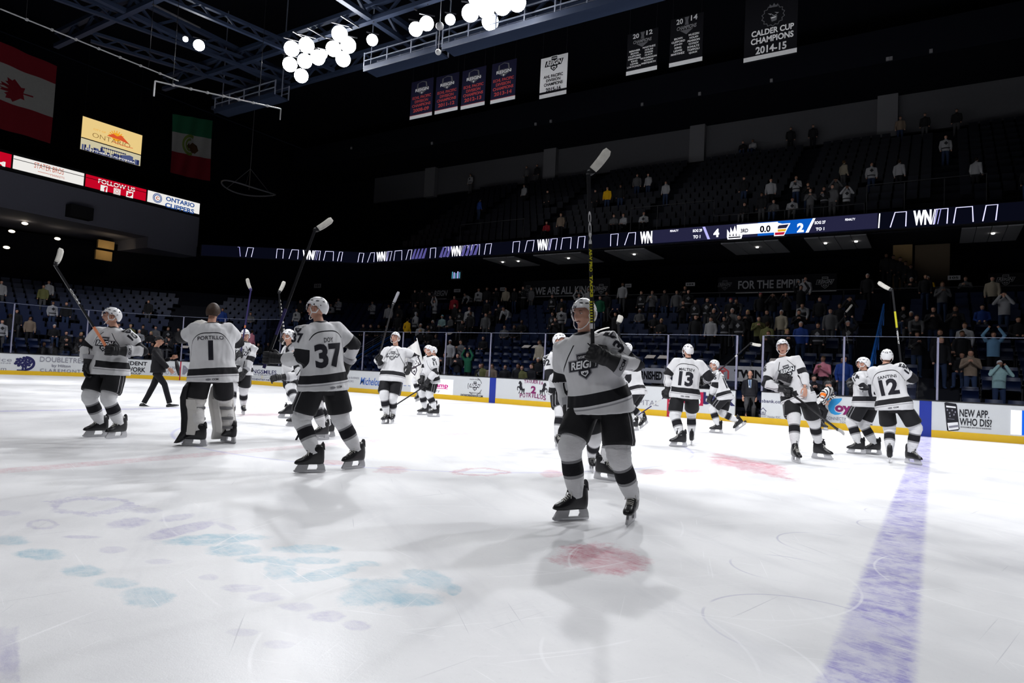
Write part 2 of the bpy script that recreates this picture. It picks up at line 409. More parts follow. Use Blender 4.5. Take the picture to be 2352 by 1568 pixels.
INKN = mat('ink_navy', (0.02, 0.02, 0.09), 0.5, 0.2, vary=0)
INKG = mat('ink_grey', (0.22, 0.22, 0.27), 0.5, 0.2, vary=0)
INKP = mat('ink_purple', (0.2, 0.015, 0.11), 0.5, 0.2, vary=0)
INKR = mat('ink_red', (0.42, 0.012, 0.06), 0.5, 0.2, vary=0)
INKB = mat('ink_blue', (0.03, 0.12, 0.45), 0.5, 0.2, vary=0)
INKC = mat('ink_sky', (0.03, 0.3, 0.66), 0.5, 0.2, vary=0)
INKW = mat('ink_white', (0.82, 0.83, 0.85), 0.5, 0.2, vary=0)
INKY = mat('ink_yellow', (0.8, 0.62, 0.02), 0.5, 0.2, vary=0)
POST = mat('post_aluminium', (0.3, 0.3, 0.42), 0.35, 0.5, 0.5)
GLASS = glass('rink_glass', (0.93, 0.94, 0.97), 0.045)
GEDGE = mat('glass_edge', (0.2, 0.22, 0.3), 0.3, 0.5)

# crest of the home team: a slanted nameplate on a pointed shield (unit height about 1, origin in the middle)
def crest(dark=0, light=1, trim=None):
    d = D2(); tr = light if trim is None else trim
    d.poly([(-.62, .27), (-.24, .27), (-.24, .5), (.24, .5), (.24, .27), (.72, .27), (.52, -.16), (.28, -.16), (.28, -.3), (0, -.52), (-.28, -.3), (-.28, -.16), (-.72, -.16)], tr)
    d.poly([(-.58, .24), (-.2, .24), (-.2, .46), (.2, .46), (.2, .24), (.66, .24), (.5, -.13), (.24, -.13), (.24, -.28), (0, -.47), (-.24, -.28), (-.24, -.13), (-.66, -.13)], dark)
    d.text('ONTARIO', -.17, .17, .3, .4, light, bold=.01)
    d.text('REIGN', -.56, .56, -.08, .22, light, bold=.03, shear=.3)
    d.poly([(-.15, -.17), (.15, -.17), (.15, -.27), (0, -.39), (-.15, -.27)], light)
    d.poly([(-.1, -.2), (-.05, -.26), (0, -.2), (.05, -.26), (.1, -.2), (.08, -.29), (0, -.34), (-.08, -.29)], dark)
    return d

# ================================================================== BOARDS AND GLASS
def strip(s0, s1, o0, o1, z0, z1, b, mi=0):
    n = 1 if s0 >= CX0 else max(1, int((s1 - s0) / 0.3)); rings = []
    for i in range(n + 1):
        s = s0 + (s1 - s0) * i / n; P, N = path(s)
        rings.append([P + N * o + np.array([0, 0, z]) for o, z in ((o0, z0), (o1, z0), (o1, z1), (o0, z1))])
    b.loft(rings, mi); return b
def bfn(lift=0.005):
    def fn(s, z, l):
        P, N = path(s); return P - N * (lift + l) + np.array([0, 0, z])
    return fn
BH = 1.07
art = {}                                     # panel index -> (D2, materials)
def box_at(x0, x1, yt, yb, ybr=None):
    """photo box -> (s0, s1, z bottom, z top) on the boards; heights read at the left edge"""
    s0, z1 = onboard(x0, yt); _, z0 = onboard(x0, yb); s1, _z = onboard(x1, yb if ybr is None else ybr)
    return s0, s1, z0, z1
def btext(d, t, x0, x1, yt, yb, mi=0, **k):
    s0, s1, z0, z1 = box_at(x0, x1, yt, yb); d.text(t, s0, s1, z0, z1, mi, **k)
AM = [INK, INKN, INKG, INKP, INKR, INKB, INKC, INKW, INKY]      # 0 black 1 navy 2 grey 3 purple 4 red 5 blue 6 sky 7 white 8 yellow
def horse(d, ox, oy, h, flip, mi=0):
    P = [(.30, .98), (.38, 1.0), (.52, .93), (.60, .80), (.60, .62), (.72, .44), (.80, .42), (.92, .46), (.96, .34), (.90, .2), (1.0, .02), (.86, .1), (.80, .22), (.80, .34), (.74, .30), (.70, .18), (.62, .06), (.64, .0), (.56, .02), (.62, .2), (.60, .3),
         (.46, .34), (.36, .12), (.26, .04), (.24, .08), (.36, .22), (.40, .38), (.30, .46), (.20, .52), (.12, .46), (.12, .36), (.18, .30), (.14, .27), (.05, .34), (.05, .52), (.16, .62), (.30, .58), (.34, .68), (.32, .78), (.22, .76), (.20, .82)]
    v = [((1 - x if flip else x), y) for x, y in P]
    if flip: v = v[::-1]
    d.poly([(ox + x * h * .72, oy + y * h) for x, y in v], mi)

ads = D2()
A = {}
def ad(key): return A.setdefault(key, D2())
d = ad('office'); btext(d, 'ffice', -18, 27, 820, 829, 2); btext(d, 'TIONS', -20, 25, 831, 834, 2); btext(d, '.com', -22, 14, 844, 850, 2)
d = ad('tree')
s0, s1, z0, z1 = box_at(62, 85, 818, 851)
d.ring((s0 + s1) / 2 - .28, (z0 + z1) / 2, .36, .12, 1, -92, 92, .31); d.rect((s0 + s1) / 2 - .62, (s0 + s1) / 2 - .2, z0, z0 + .045, 1)
tx = onboard(55, 830)[0]
for k in range(26):
    a, r_ = k * 2.4, .30 * math.sqrt((k + .5) / 26); d.disc(tx + r_ * math.cos(a) * 1.25, z0 + .42 + r_ * math.sin(a) * .85, .075, .06, 1, 7)
d.poly([(tx - .09, z0), (tx + .02, z0), (tx - .01, z0 + .3), (tx - .05, z0 + .3)], 1)
d.poly([(tx + .05, z0), (tx + .13, z0), (tx + .1, z0 + .32), (tx + .04, z0 + .3)], 1)
btext(d, 'DOUBLETREE', 92, 194, 818.5, 830, 2); btext(d, 'by Hilton', 119, 162, 836, 844, 2, bold=.015); btext(d, 'CLAREMONT', 92, 185, 846, 853, 2, spacing=1.2)
d = ad('yellow'); s0, s1, z0, z1 = box_at(201, 219, 823, 842); d.rect(s0, s1, z0, z1, 8)
d = ad('resident'); btext(d, 'IDENT', 295, 338, 829, 838, 0, bold=.03); btext(d, 'WORK', 290, 334, 842, 853, 0, bold=.03); btext(d, 'GROUP', 294, 324, 854.5, 859, 0, bold=.02)
btext(d, 'NEW APP.', 364, 405, 840, 848, 2); btext(d, 'WHO DIS?', 364, 407, 850, 859, 2)
d = ad('metro'); btext(d, 'ME', 420, 463, 839, 860, 2, bold=.03)
d = ad('smiles'); btext(d, 'NINGSMILES', 566, 635, 847, 856, 1, bold=.015); btext(d, 'DENTISTRY & IMPLANT CENTER', 566, 633, 857, 860.5, 1); btext(d, 'KEYDENTIST.NET', 570, 624, 867.5, 871.5, 1, bold=.02)
s0, s1, z0, z1 = box_at(568, 634, 863, 864); d.rect(s0, s1, z0, z0 + .012, 2); d.ring((s0 + s1) / 2, z0 + .01, .06, .015, 8)
d = ad('business'); btext(d, 'S & BUSINESS', 799, 825, 864.5, 869, 2); btext(d, 'VISORS', 795, 812, 872, 877, 2)
btext(d, 'Michelob', 828, 874, 866, 883, 5, bold=.012, shear=.25); btext(d, 'ULTRA', 895, 941, 874, 884, 5)
d = ad('shop')
cs, cz = onboard(1091, 887); d.ring(cs, cz, .36, .022, 0, 20, 70); d.ring(cs, cz, .36, .022, 0, 160, 200); d.ring(cs, cz, .36, .022, 0, -70, -20); d.ring(cs, cz, .36, .022, 0, 110, 112); d.ring(cs, cz, .36, .022, 0, 225, 250)
d.merge(crest(0, 7), cs, cz, .44)
btext(d, 'TEAM STORE', 1079, 1103, 869.5, 872, 0); btext(d, 'POWER BY HOUSE', 1078, 1105, 900, 903, 0); btext(d, 'ONTARIOREIGNSHOP.COM', 1058, 1109, 904, 909, 0, bold=.02)
d = ad('horses')
for i, ch in enumerate('TAQUERIA'):
    u_ = (i - 3.5) / 3.5; x = 1226 + 19.5 * u_; s, z = onboard(x, 874.5 + (x - 1226) * .1); hw = .016 if ch == 'I' else .052; d.text(ch, s - hw, s + hw, z - .1 - .03 * u_ * u_, z + .04 - .03 * u_ * u_, 3, bold=.012)
for i, ch in enumerate('POTRILLOS'):
    u_ = (i - 4) / 4; x = 1224 + 27 * u_; s, z = onboard(x, 909 + (x - 1226) * .1); hw = .018 if ch == 'I' else .06; d.text(ch, s - hw, s + hw, z - .07 - .05 * u_ * u_, z + .11 - .05 * u_ * u_, 3, bold=.012)
s0, s1, z0, z1 = box_at(1220, 1231, 886, 903); d.text('2', s0, s1, z0, z1, 3, bold=.04)
s0, s1, z0, z1 = box_at(1188, 1208, 874, 905); horse(d, s0, z0, z1 - z0, False)
s0, s1, z0, z1 = box_at(1240, 1261, 878, 909); horse(d, s0, z0, z1 - z0, True)
d = ad('hospital'); btext(d, 'CHINO', 1420, 1481, 896, 909, 2, bold=.02); btext(d, 'HOSPITAL', 1432, 1513, 915, 927, 2)
d = ad('bank'); btext(d, 'us', 1570, 1604, 902, 928, 4, bold=.05); btext(d, 'bank', 1615, 1689, 900, 928, 1, bold=.05)
s0, s1, z0, z1 = box_at(1602, 1615, 900, 931); d.rect(s0, s1, z0, z1, 4); d.disc(s0 + .06, z0 + .14, .06, .1, 7)
s0, s1, z0, z1 = box_at(1534.6, 1550, 893, 935); 
for i, ch in enumerate('MCM'):
    v, f = fit(ch, 0, 1, 0, 1, bold=.02); zc = .3 + i * .27; w = np.stack([s0 + .05 + (1 - v[:, 1]) * .17, zc + v[:, 0] * .2], -1); d.parts.append((w, f, 7))
d = ad('lender'); btext(d, 'usbank.com', 1744, 1802, 916, 923.5, 1, bold=.012)
s0, s1, z0, z1 = box_at(1745, 1760, 940, 950); m0 = (s0 + s1) / 2
d.line([(s0, z1 - .05), (m0, z1 + .06), (s1, z1 - .05)], .025, 1); d.line([(s0 + .03, z1 - .06), (s0 + .03, z0), (s1 - .03, z0), (s1 - .03, z1 - .06)], .02, 1); d.rect(m0 - .04, m0 + .04, z0 + .03, z0 + .045, 1); d.rect(m0 - .04, m0 + .04, z0 + .06, z0 + .075, 1)
btext(d, 'EQUAL HOUSING', 1743, 1761, 951, 953, 2); btext(d, 'LENDER', 1743.5, 1760, 953.5, 956, 2); btext(d, 'Member FDIC.', 1763, 1794, 954, 959, 2)
d = ad('coyote')
s0, s1, z0, z1 = box_at(1899, 1934, 913, 950); w, h = s1 - s0, z1 - z0
d.poly([(s0 + w * x, z0 + h * y) for x, y in [(0, .93), (.04, 1), (.22, .9), (.5, .97), (.82, 1.0), (.98, 1.02), (.96, .9), (.86, .78), (.74, .66), (.55, .52), (.5, .3), (.6, .16), (.8, .1), (1.0, .12), (.82, 0), (.55, -.03), (.3, .05), (.14, .25), (.1, .5), (.16, .7), (.05, .82)]], 6)
btext(d, 'oyote', 1918, 2002, 926, 951, 3, bold=.05); btext(d, 'CONNECTING BRANDS', 1897, 1989, 955.5, 963, 2, bold=.02, spacing=1.1); btext(d, 'COYOTEPROMO.COM', 1929, 2004, 967, 972, 2, bold=.01)
d = ad('phone')
def pp(px, py): return onboard(px, py)
d.poly([pp(2169, 925), pp(2172, 923.5), pp(2196, 927), pp(2198, 931), pp(2204, 985), pp(2201, 988), pp(2178, 990), pp(2175, 987)], 0)
d.poly([pp(2173, 931), pp(2195, 933.5), pp(2195.5, 937), pp(2173.5, 935)], 7); d.poly([pp(2176, 971), pp(2200, 969), pp(2202, 985), pp(2179, 988)], 7); d.poly([pp(2179, 978), pp(2202, 975), pp(2202.5, 980), pp(2180, 983)], 2)
for (x, y) in [(2176, 941), (2181, 948), (2187, 942), (2191, 952), (2182, 955), (2194, 946)]: s, z = pp(x, y); d.disc(s, z, .018, .03, 2, 8)
d.rect(pp(2177, 962)[0], pp(2192, 962)[0], pp(2177, 962)[1], pp(2177, 962)[1] + .012, 2)
btext(d, 'NEW APP.', 2204, 2272, 939, 956.5, 0, bold=.02); btext(d, 'WHO DIS?', 2204, 2278, 959, 976, 0, bold=.02); btext(d, 'AVAILABLE ON IOS & ANDROID', 2206, 2277, 978.5, 981.5, 0, bold=.02)

BREAKS = [-38.2, -35.3, -32.1, -31.2, -27.53, -25.2, -21.2, -17.62, -15.18, -12.7, -10.22, -7.85, -5.24, -2.8, -.21, 2.19, 3.03, 5.44, 7.9, 10.3, 12.8, 15.2]
PAN = {-38.2: (['office'], 'white rink board at the far left edge reading ffice'), -35.3: (['tree'], 'curved white rink board with a dark tree and large letter D'),
       -32.1: (['yellow'], 'short rink board with a small yellow patch behind the number 10 player'), -31.2: (['resident'], 'curved rink board with bold black group lettering behind the man in black'),
       -27.53: (['metro'], 'rink board with big grey letters ME beside the thin red goal line stripe'), -25.2: (['smiles'], 'rink board lettered for a dentistry and implant center'),
       -21.2: ([], 'rink board hidden behind the number 37 player'),
       -17.62: (['business'], 'rink board with blue script lettering and small business advisors text'),
       -15.18: ([], 'blank stretch of rink board behind the flag carrier'), -12.7: (['screen'], 'rink board with a lit white screen and magenta words'), -10.22: (['shop'], 'rink board with the round team store badge beside a blue stripe'),
       -7.85: (['horses'], 'rink board with two rearing black horses and purple taqueria lettering'), -5.24: ([], 'rink board behind the raised stick player, mostly hidden'),
       -2.8: (['hospital'], 'rink board with grey hospital lettering left of the red stripe'), -.21: (['bank'], 'rink board with the red centre stripe and large blue bank letters'),
       3.03: (['lender'], 'rink board with small house icon right of the open bench door'), 5.44: (['coyote'], 'rink board with a sky blue animal head and purple letters'),
       7.9: (['phone'], 'rink board picturing a black phone right of the blue stripe'), 10.3: (['bluescreen'], 'rink board with a lit blue and white screen at the right edge'), 12.8: ([], 'plain rink board beyond the right edge')}
SCREENW = emit('screen_white', (0.92, 0.93, 1.0), 1.25)
SCREENM = emit('screen_magenta', (0.75, 0.02, 0.3), 0.9)
SCREENB = emit('screen_blue', (0.01, 0.12, 0.75), 1.2)
for s0, s1 in zip(BREAKS[:-1], BREAKS[1:]):
    mid, _n = path((s0 + s1) / 2); base = Vector((mid[0], mid[1], 0))
    if s0 == 2.19:                                   # open bench door: only the threshold
        th = strip(s0, s1, -.006, .12, 0, .2, MB()).build('door_sill', YELLOW); tag(th, 'yellow threshold of the open bench door', 'threshold'); continue
    keys, lab = PAN[s0]
    e = tag(empty('rink_board', base), lab, 'board', 'boards around the rink')
    put(strip(s0, s1, 0, .1, 0, BH - .035, MB()).build('panel', WHITE), e)
    put(strip(s0, s1, -.008, 0, 0, .205, MB()).build('kick_plate', YELLOW), e)
    put(strip(s0, s1, -.02, .16, BH - .035, BH, MB()).build('cap_rail', CAPB), e)
    if s0 <= -7.62 <= s1: put(strip(-7.7725, -7.4675, -.013, 0, 0, BH - .035, MB()).build('blue_stripe', STRIPEBLUE), e)
    if s0 <= 7.62 <= s1 or s0 == 5.44: put(strip(7.4675, 7.7725, -.013, 0, 0, BH - .035, MB()).build('blue_stripe', STRIPEBLUE), e)
    if s0 == -.21: put(strip(-.1525, .1525, -.013, 0, 0, BH - .035, MB()).build('red_stripe', STRIPERED), e)
    if s0 == -27.53:
        put(strip(-27.53, -27.47, -.013, 0, 0, BH - .035, MB()).build('goal_line_stripe', STRIPERED), e)
    for k in keys:
        if k in A: put(A[k].mb(bfn(.014 if k == 'bank' else .006), .0006).build('lettering', AM), e)
        elif k == 'screen':
            q0, q1, z0, z1 = box_at(946, 1040, 866.5, 900); sc_ = put(strip(q0, q1, -.02, 0, z0, z1, MB()).build('screen', SCREENW), e)
            d = D2(); btext(d, 'BellyCamp', 961, 1030, 876, 889, 0, bold=.03); btext(d, 'Hey', 993, 1011, 893, 901, 1); u0, u1, v0, v1 = box_at(1004, 1029, 890, 892); d.rect(u0, u1, v0, v0 + .03, 0)
            put(d.mb(bfn(.024), .0005).build('lettering', [SCREENM, INKN]), e)
        elif k == 'bluescreen':
            q0, z1 = onboard(2322, 941); _, z0 = onboard(2322, 997); qm = onboard(2347, 960)[0]
            put(strip(q0, qm, -.02, 0, z0, z1, MB()).build('screen', SCREENW), e); put(strip(qm, qm + 1.6, -.02, 0, z0, z1, MB()).build('screen', SCREENB), e)
# glass panes with their posts
GNAME = {}
for i, (s0, s1) in enumerate(zip(BREAKS[:-1], BREAKS[1:])):
    mid, _n = path((s0 + s1) / 2); gh = 3.5 if s1 <= -21.1 else 2.9
    if s0 == 2.19: continue
    what = PAN[s0][1]
    e = tag(empty('glass_panel', (mid[0], mid[1], BH)), 'clear glass pane on the ' + what.replace('rink board', 'board').replace(' and ', ', ')[:74], 'glass pane', 'glass around the rink')
    e['label'] = ' '.join(e['label'].split()[:15])
    put(strip(s0 + .03, s1 - .03, .045, .057, BH, gh, MB()).build('pane', GLASS), e)
    put(strip(s0 + .03, s1 - .03, .043, .059, gh, gh + .014, MB()).build('top_edge', GEDGE), e)
    P, N = path(s0); T_ = np.array([N[1], -N[0], 0])
    bb = MB().box(P + N * .05 + np.array([0, 0, (BH + gh) / 2]), (.055, .05, gh - BH), 0, T_, N)
    put(bb.build('post', POST), e)
    if s0 in (3.03,) or s1 == 2.19:
        P2, N2 = path(s0 if s0 == 3.03 else s1); put(MB().box(P2 + N2 * .05 + np.array([0, 0, (BH + gh) / 2]), (.06, .07, gh - BH), 0).build('door_post', POST), e)

# ================================================================== SEATING BOWL
ROWS = [(1.15 + .86 * i, .35 + .36 * i) for i in range(14)]            # offset from the boards, floor height
def steps(rows, s_list, depth, base_z, name, straight=False):
    prof = [(rows[0][0], base_z)]
    for o, z in rows: prof += [(o, z), (o + depth, z)]
    prof.append((rows[-1][0] + depth, base_z)); rings = []
    for s in s_list:
        P, N = path(s)
        if straight: P, N = np.array([s, YB, 0.0]), np.array([0, 1.0, 0])
        rings.append([P + N * o + np.array([0, 0, z]) for o, z in prof])
    return tag(MB().loft(rings).build(name, DARK), kind='structure')
arc_s = [CX0 - RAD * PI / 2 - 14] + [CX0 - RAD * PI / 2 * k / 14 for k in range(14, -1, -1)]
steps(ROWS, arc_s + [17], .86, -.1, 'floor_lower_bowl')
tag(strip(-36, 17, .1, 1.2, -.05, .02, MB()).build('floor_aisle', DARK), kind='structure')
# wall behind the lower bowl, up to the ribbon board
b = MB(); strip(-49, 17, 13.2, 13.4, 5.0, 6.1, b); tag(b.build('wall_concourse', DARKWALL), kind='structure')
b = MB(); strip(-49, 17, 20.0, 20.3, 4.0, 10, b); tag(b.build('wall_suites', DARKWALL), kind='structure')
b = MB(); strip(-49, 17, 13.2, 18.2, 5.0, 5.05, b); tag(b.build('floor_concourse', DARK), kind='structure')
UROWS = [(13.9 + .86 * i, 9.95 + .6 * i) for i in range(13)]
steps(UROWS, [-27.2, 17], .86, 9.0, 'floor_upper_bowl', True)
# grey wall with columns over the last row, dark roof edge above it
b = MB(); b.box((-11, 38.2, 19), (58, .3, 2.6)); tag(b.build('wall_top', mat('top_wall', (.1, .1, .11), .85, .1)), kind='structure')
for (x0, x1) in [(987, 1010), (1256, 1284), (1588, 1622), (2015, 2062)]:
    P, Q = ony(x0, 300, 37.9), ony(x1, 300, 37.9)
    tag(MB().box(((P[0] + Q[0]) / 2, 37.8, 18.9), (Q[0] - P[0], .5, 2.9)).build('column', mat('column_grey', (.17, .17, .18), .8, .1)), kind='structure')
b = MB(); b.box((-14, 35.5, 21.2), (64, 5.5, 2.0)); tag(b.build('beam_roof_edge', DARKWALL), kind='structure')
tag(MB().box((-8, 2, 24.5), (84, 76, .3)).build('ceiling', DARKWALL), kind='structure')
tag(MB().box((-52, 6, 12), (.3, 70, 26)).build('wall_left', DARKWALL), kind='structure')
tag(MB().box((-14, 39, 12), (76, .3, 26)).build('wall_far', DARKWALL), kind='structure')

# ================================================================== LED RIBBON ROUND THE UPPER DECK
RY = 25.85
RIBBON = emit('ribbon_dark', (0.0025, 0.003, 0.008), 1.0)
RNAVY = emit('ribbon_navy', (0.018, 0.018, 0.05), 1.0)
RWHITE = emit('ribbon_white', (0.9, 0.9, 1.0), 1.5)
RLINE = emit('ribbon_line', (0.5, 0.48, 0.95), 1.0)
RBLUE = emit('ribbon_blue', (0.004, 0.12, 0.6), 0.9)
RRED = emit('ribbon_red', (0.5, 0.01, 0.04), 1.0)
RYEL = emit('ribbon_yellow', (0.8, 0.45, 0.02), 1.0)
RBLACK = emit('ribbon_black', (0.002, 0.002, 0.004), 1.0)
RHAZE = emit('ribbon_haze', (0.1, 0.09, 0.3), 1.0)
RM = [RWHITE, RLINE, RNAVY, RBLUE, RBLACK, RRED, RYEL, RHAZE]
KX, KY = -28.4, 26.0
_d = ray(550, 591); _Q = CAM + _d * ((9.0 - CAM[2]) / _d[2])
_u2 = unit((_Q - np.array([KX, KY, 9.0])) * np.array([1, 1, 0])); _n2 = np.array([-_u2[1], _u2[0], 0]); 
if _n2 @ (CAM - np.array([KX, KY, 0])) < 0: _n2 = -_n2
def rp(px, py):
    d = ray(px, py); P = CAM + d * ((RY - CAM[1]) / d[1])
    if P[0] > KX: return P[0], P[2]
    k = ((np.array([KX, KY, 0]) - CAM) @ _n2) / (d @ _n2); P = CAM + d * k
    return KX - (P[:2] - np.array([KX, KY])) @ _u2[:2], P[2]
def rfn(x, z, l):
    if x > KX: return np.array([x, RY - .02 - l, z])
    return np.array([KX, KY, 0]) + _u2 * (KX - x) + _n2 * (.17 + l) + np.array([0, 0, z])
rib = tag(empty('ribbon_display', (0, 26, 9)), 'long narrow LED ribbon display along the upper deck front', 'display')
b = MB(); b.box((-5.7, 26.05, 9.38), (45.6, .36, .9)); b.box(np.array([KX, KY, 9.38]) + _u2 * 6, (13, .3, .9), 0, _u2, _n2)
put(b.build('housing', BLACK), rib)
b = MB(); b.add([(KX, RY - .01, 8.98), (17, RY - .01, 8.98), (17, RY - .01, 9.8), (KX, RY - .01, 9.8)], [(0, 1, 2, 3)])
b.add([rfn(KX - x, z, -.01) for x, z in ((.01, 8.98), (12.4, 8.98), (12.4, 9.8), (.01, 9.8))], [(0, 3, 2, 1)])
put(b.build('screen_face', RIBBON), rib)
d = D2(); ZT, ZB = 9.74, 9.04
def rX(px, up=True):
    # photo column at the ribbon's upper / lower edge -> distance along the ribbon
    y = 545
    for _ in range(6):
        s, z = rp(px, y); y += (z - (ZT if up else ZB)) * 38
    return s
for a, b_, c, e in [(823, 827, 837, 833), (844.5, 852, 861, 859), (888, 891, 901, 896), (905, 908, 924, 923), (933, 939, 947, 943), (988, 990, 1002, 1000), (1014, 1020, 1031, 1029), (1063, 1068, 1076, 1073), (1080, 1085, 1103, 1101), (1113, 1117, 1130, 1126),
                    (1178, 1180, 1195, 1192), (1206, 1212, 1228, 1224), (1263, 1268, 1281, 1277), (1289, 1293, 1313, 1311), (1327, 1330, 1345, 1342), (1403, 1404, 1421, 1418.5), (1435.5, 1445, 1461, 1459), (2045, 2056, 2082, 2080.5), (2144, 2150, 2177.6, 2175), (2190, 2196, 2233.5, 2235), (2257, 2265, 2291.6, 2287),
                    (567, 572, 585, 580), (637, 639, 654, 652), (666, 673, 688, 686), (721, 725, 738, 735), (745, 750, 768, 767), (777, 782, 789, 785)]:
    d.line([(rX(a, 0), ZB), (rX(b_), ZT), (rX(c), ZT), (rX(e, 0), ZB)], .05, 1)
    d.line([(rX(a, 0), ZB), (rX(b_), ZT), (rX(c), ZT), (rX(e, 0), ZB)], .022, 0)
d.line([(rX(549), ZT), (rX(553), ZT), (rX(555, 0), ZB)], .04, 1)
d.line([(rX(2021), ZT), (rX(2018.5, 0), ZB)], .05, 0)
for a, c in [(867, 887), (1038, 1060), (1236, 1258), (1472, 1500), (2098, 2140), (698, 723)]:
    x0, x1 = rX(a), rX(c)
    for k in range(3): d.line([(x1 + .12 * (k + 1), ZT), (x1 + .12 * (k + 1) - .12, ZB)], .03, 1 if k else 0)
    d.text('WN', x0, x1, ZB, ZT, 0, bold=.055)
for a, c, n in [(948, 980, 4), (1012, 1036, 3), (1062, 1100, 4)]:
    for k in range(n):
        x = rX(a + (c - a) * k / n); d.poly([(x, ZB), (x + .25, ZB), (x + .45, ZT), (x + .3, ZT)], 7)
def rbox(x0, x1, yt, yb): s0, z1 = rp(x0, yt); _, z0 = rp(x0, yb); s1, _z = rp(x1, yb); return s0, s1, z0, z1
sx0, sx1 = rp(1500, 560)[0], rp(2016, 500)[0]; d.rect(sx0, sx1, ZB - .02, ZT + .02, 2)
d.poly([(rp(1742, 520)[0], ZB), (rp(1853, 545)[0], ZB), (rp(1873, 505)[0], ZT), (rp(1742, 520)[0], ZT)], 3)
for t, x0, x1, yt, yb, mi, bo in [('PENALTY', 1541, 1560, 529.5, 534, 0, .02), ('SOG 29', 1593, 1614, 528, 534.5, 0, .03), ('TO 1', 1594, 1610, 541.5, 549, 0, .03), ('4', 1640.5, 1653, 527, 546, 0, .05), ('2', 1832, 1847, 514, 535, 0, .05),
                                  ('SOG 27', 1872, 1897, 509.5, 516.5, 0, .03), ('TO 1', 1875, 1894, 524, 531, 0, .03), ('PENALTY', 1942, 1965, 503.5, 508.5, 0, .02)]:
    d.text(t, *rbox(x0, x1, yt, yb), mi, bold=bo)
d.poly([(rp(1615, 530)[0], ZT), (rp(1621, 530)[0], ZT), (rp(1633, 540)[0], ZB), (rp(1627, 540)[0], ZB)], 1)
d.poly([(rp(1868, 505)[0], ZT), (rp(1874, 505)[0], ZT), (rp(1858, 540)[0], ZB), (rp(1851, 540)[0], ZB)], 0)
s0, s1, z0, z1 = rbox(1672, 1706, 522, 551); w, h = s1 - s0, z1 - z0     # crown
d.poly([(s0 + w * x, z0 + h * y) for x, y in [(.05, 0), (.95, 0), (1, .2), (.97, .75), (.8, .45), (.78, .95), (.62, .55), (.5, 1.05), (.38, .55), (.22, .95), (.2, .45), (0, .8), (0, .2)]], 0)
d.poly([(s0 + w * x, z0 + h * y) for x, y in [(.12, .08), (.88, .08), (.9, .18), (.1, .18)]], 4)
for k in (.15, .36, .56, .76): d.poly([(s0 + w * (k + x), z0 + h * y) for x, y in [(0, .24), (.1, .24), (.05, .5)]], 4)
s0, s1, z0, z1 = rbox(1780, 1816, 515, 545); w, h = s1 - s0, z1 - z0     # winged badge
d.poly([(s0 + w * x, z0 + h * y) for x, y in [(0, .05), (.62, .05), (.8, .5), (1, .95), (.5, .95), (.2, 1.05), (0, .8)]], 0)
d.poly([(s0 + w * x, z0 + h * y) for x, y in [(.1, .6), (.75, .6), (.9, .88), (.3, .86)]], 2); d.poly([(s0 + w * x, z0 + h * y) for x, y in [(.1, .36), (.7, .36), (.76, .55), (.1, .55)]], 6); d.poly([(s0 + w * x, z0 + h * y) for x, y in [(.05, .12), (.6, .12), (.68, .32), (.05, .32)]], 5)
s0, s1, z0, z1 = rbox(1694, 1787, 521, 548); d.rect(s0, s1, 9.16, 9.7, 0)
d.text('3RD', *rbox(1703, 1720, 527, 536), 4, bold=.04); d.text('0.0', *rbox(1747, 1771, 520, 535.5), 4, bold=.04)
put(d.mb(rfn, .0012).build('graphics', RM), rib)

# ================================================================== SUITES AND CONCOURSE UNDER THE RIBBON
SOFF = mat('suite_soffit', (.3, .3, .31), .8, .1)
LAMP = emit('downlight', (1, .96, .9), 9.0)
for i, (x0, x1, y, lab) in enumerate([(1110, 1182, 575, 'wedge of pale suite ceiling with two lamps under the ribbon'), (1225, 1335, 570, 'pale suite ceiling left of the raised stick'), (1388, 1480, 570, 'pale suite ceiling right of the raised stick'), (1655, 1788, 562, 'pale suite ceiling under the score on the ribbon'), (1846, 1990, 552, 'pale suite ceiling with two lamps right of the score'), (2208, 2352, 534, 'pale tiled suite ceiling at the right edge')]):
    a, c = ony(x0, y, 26.3)[0], ony(x1, y, 26.3)[0]
    e = tag(empty('suite_ceiling', ((a + c) / 2, 28, 8.9)), lab, 'ceiling panel', 'suite ceilings')
    b = MB(); n = 4
    for k in range(n): b.box((a + (c - a) * (k + .5) / n, 28, 8.88), ((c - a) / n - .03, 3.4, .06))
    put(b.build('panel', SOFF), e)
    for fx in ((.3, .8) if i in (0, 4) else (.55,)):
        put(MB().cyl((a + (c - a) * fx, 27.6, 8.85), (a + (c - a) * fx, 27.6, 8.8), .07, n=10).build('lamp', LAMP), e)
TAN = mat('tan_wall', (.33, .22, .1), .8, .1)
P, Q = ony(2050, 565, 29), ony(2095, 565, 29)
tag(MB().box(((P[0] + Q[0]) / 2, 29.6, 7.6), (Q[0] - P[0], .2, 2.6)).build('wall_stair', TAN), kind='structure')
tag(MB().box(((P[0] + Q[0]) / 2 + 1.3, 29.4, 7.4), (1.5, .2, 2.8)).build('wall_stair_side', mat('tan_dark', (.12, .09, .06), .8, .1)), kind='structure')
CLOTHK = mat('banner_black', (.006, .006, .008), .85, .1)
CLOTHW = mat('banner_white', (.7, .7, .7), .85, .1)
CLOTHG = mat('banner_grey', (.26, .26, .27), .85, .1)
CLOTHN = mat('banner_navy', (.012, .012, .035), .85, .1)
CLOTHR = mat('banner_red', (.42, .06, .06), .85, .1)
CLOTHS = mat('banner_silver', (.12, .12, .13), .85, .1)
BM = [CLOTHG, CLOTHK, CLOTHW, CLOTHR, CLOTHN, CLOTHS]
def yfn(Y): return lambda x, z, l: np.array([x, Y - .012 - l, z])
def ybox(x0, x1, yt, yb, Y): a, c, e = ony(x0, yt, Y), ony(x0, yb, Y), ony(x1, yb, Y); return a[0], e[0], c[2], a[2]
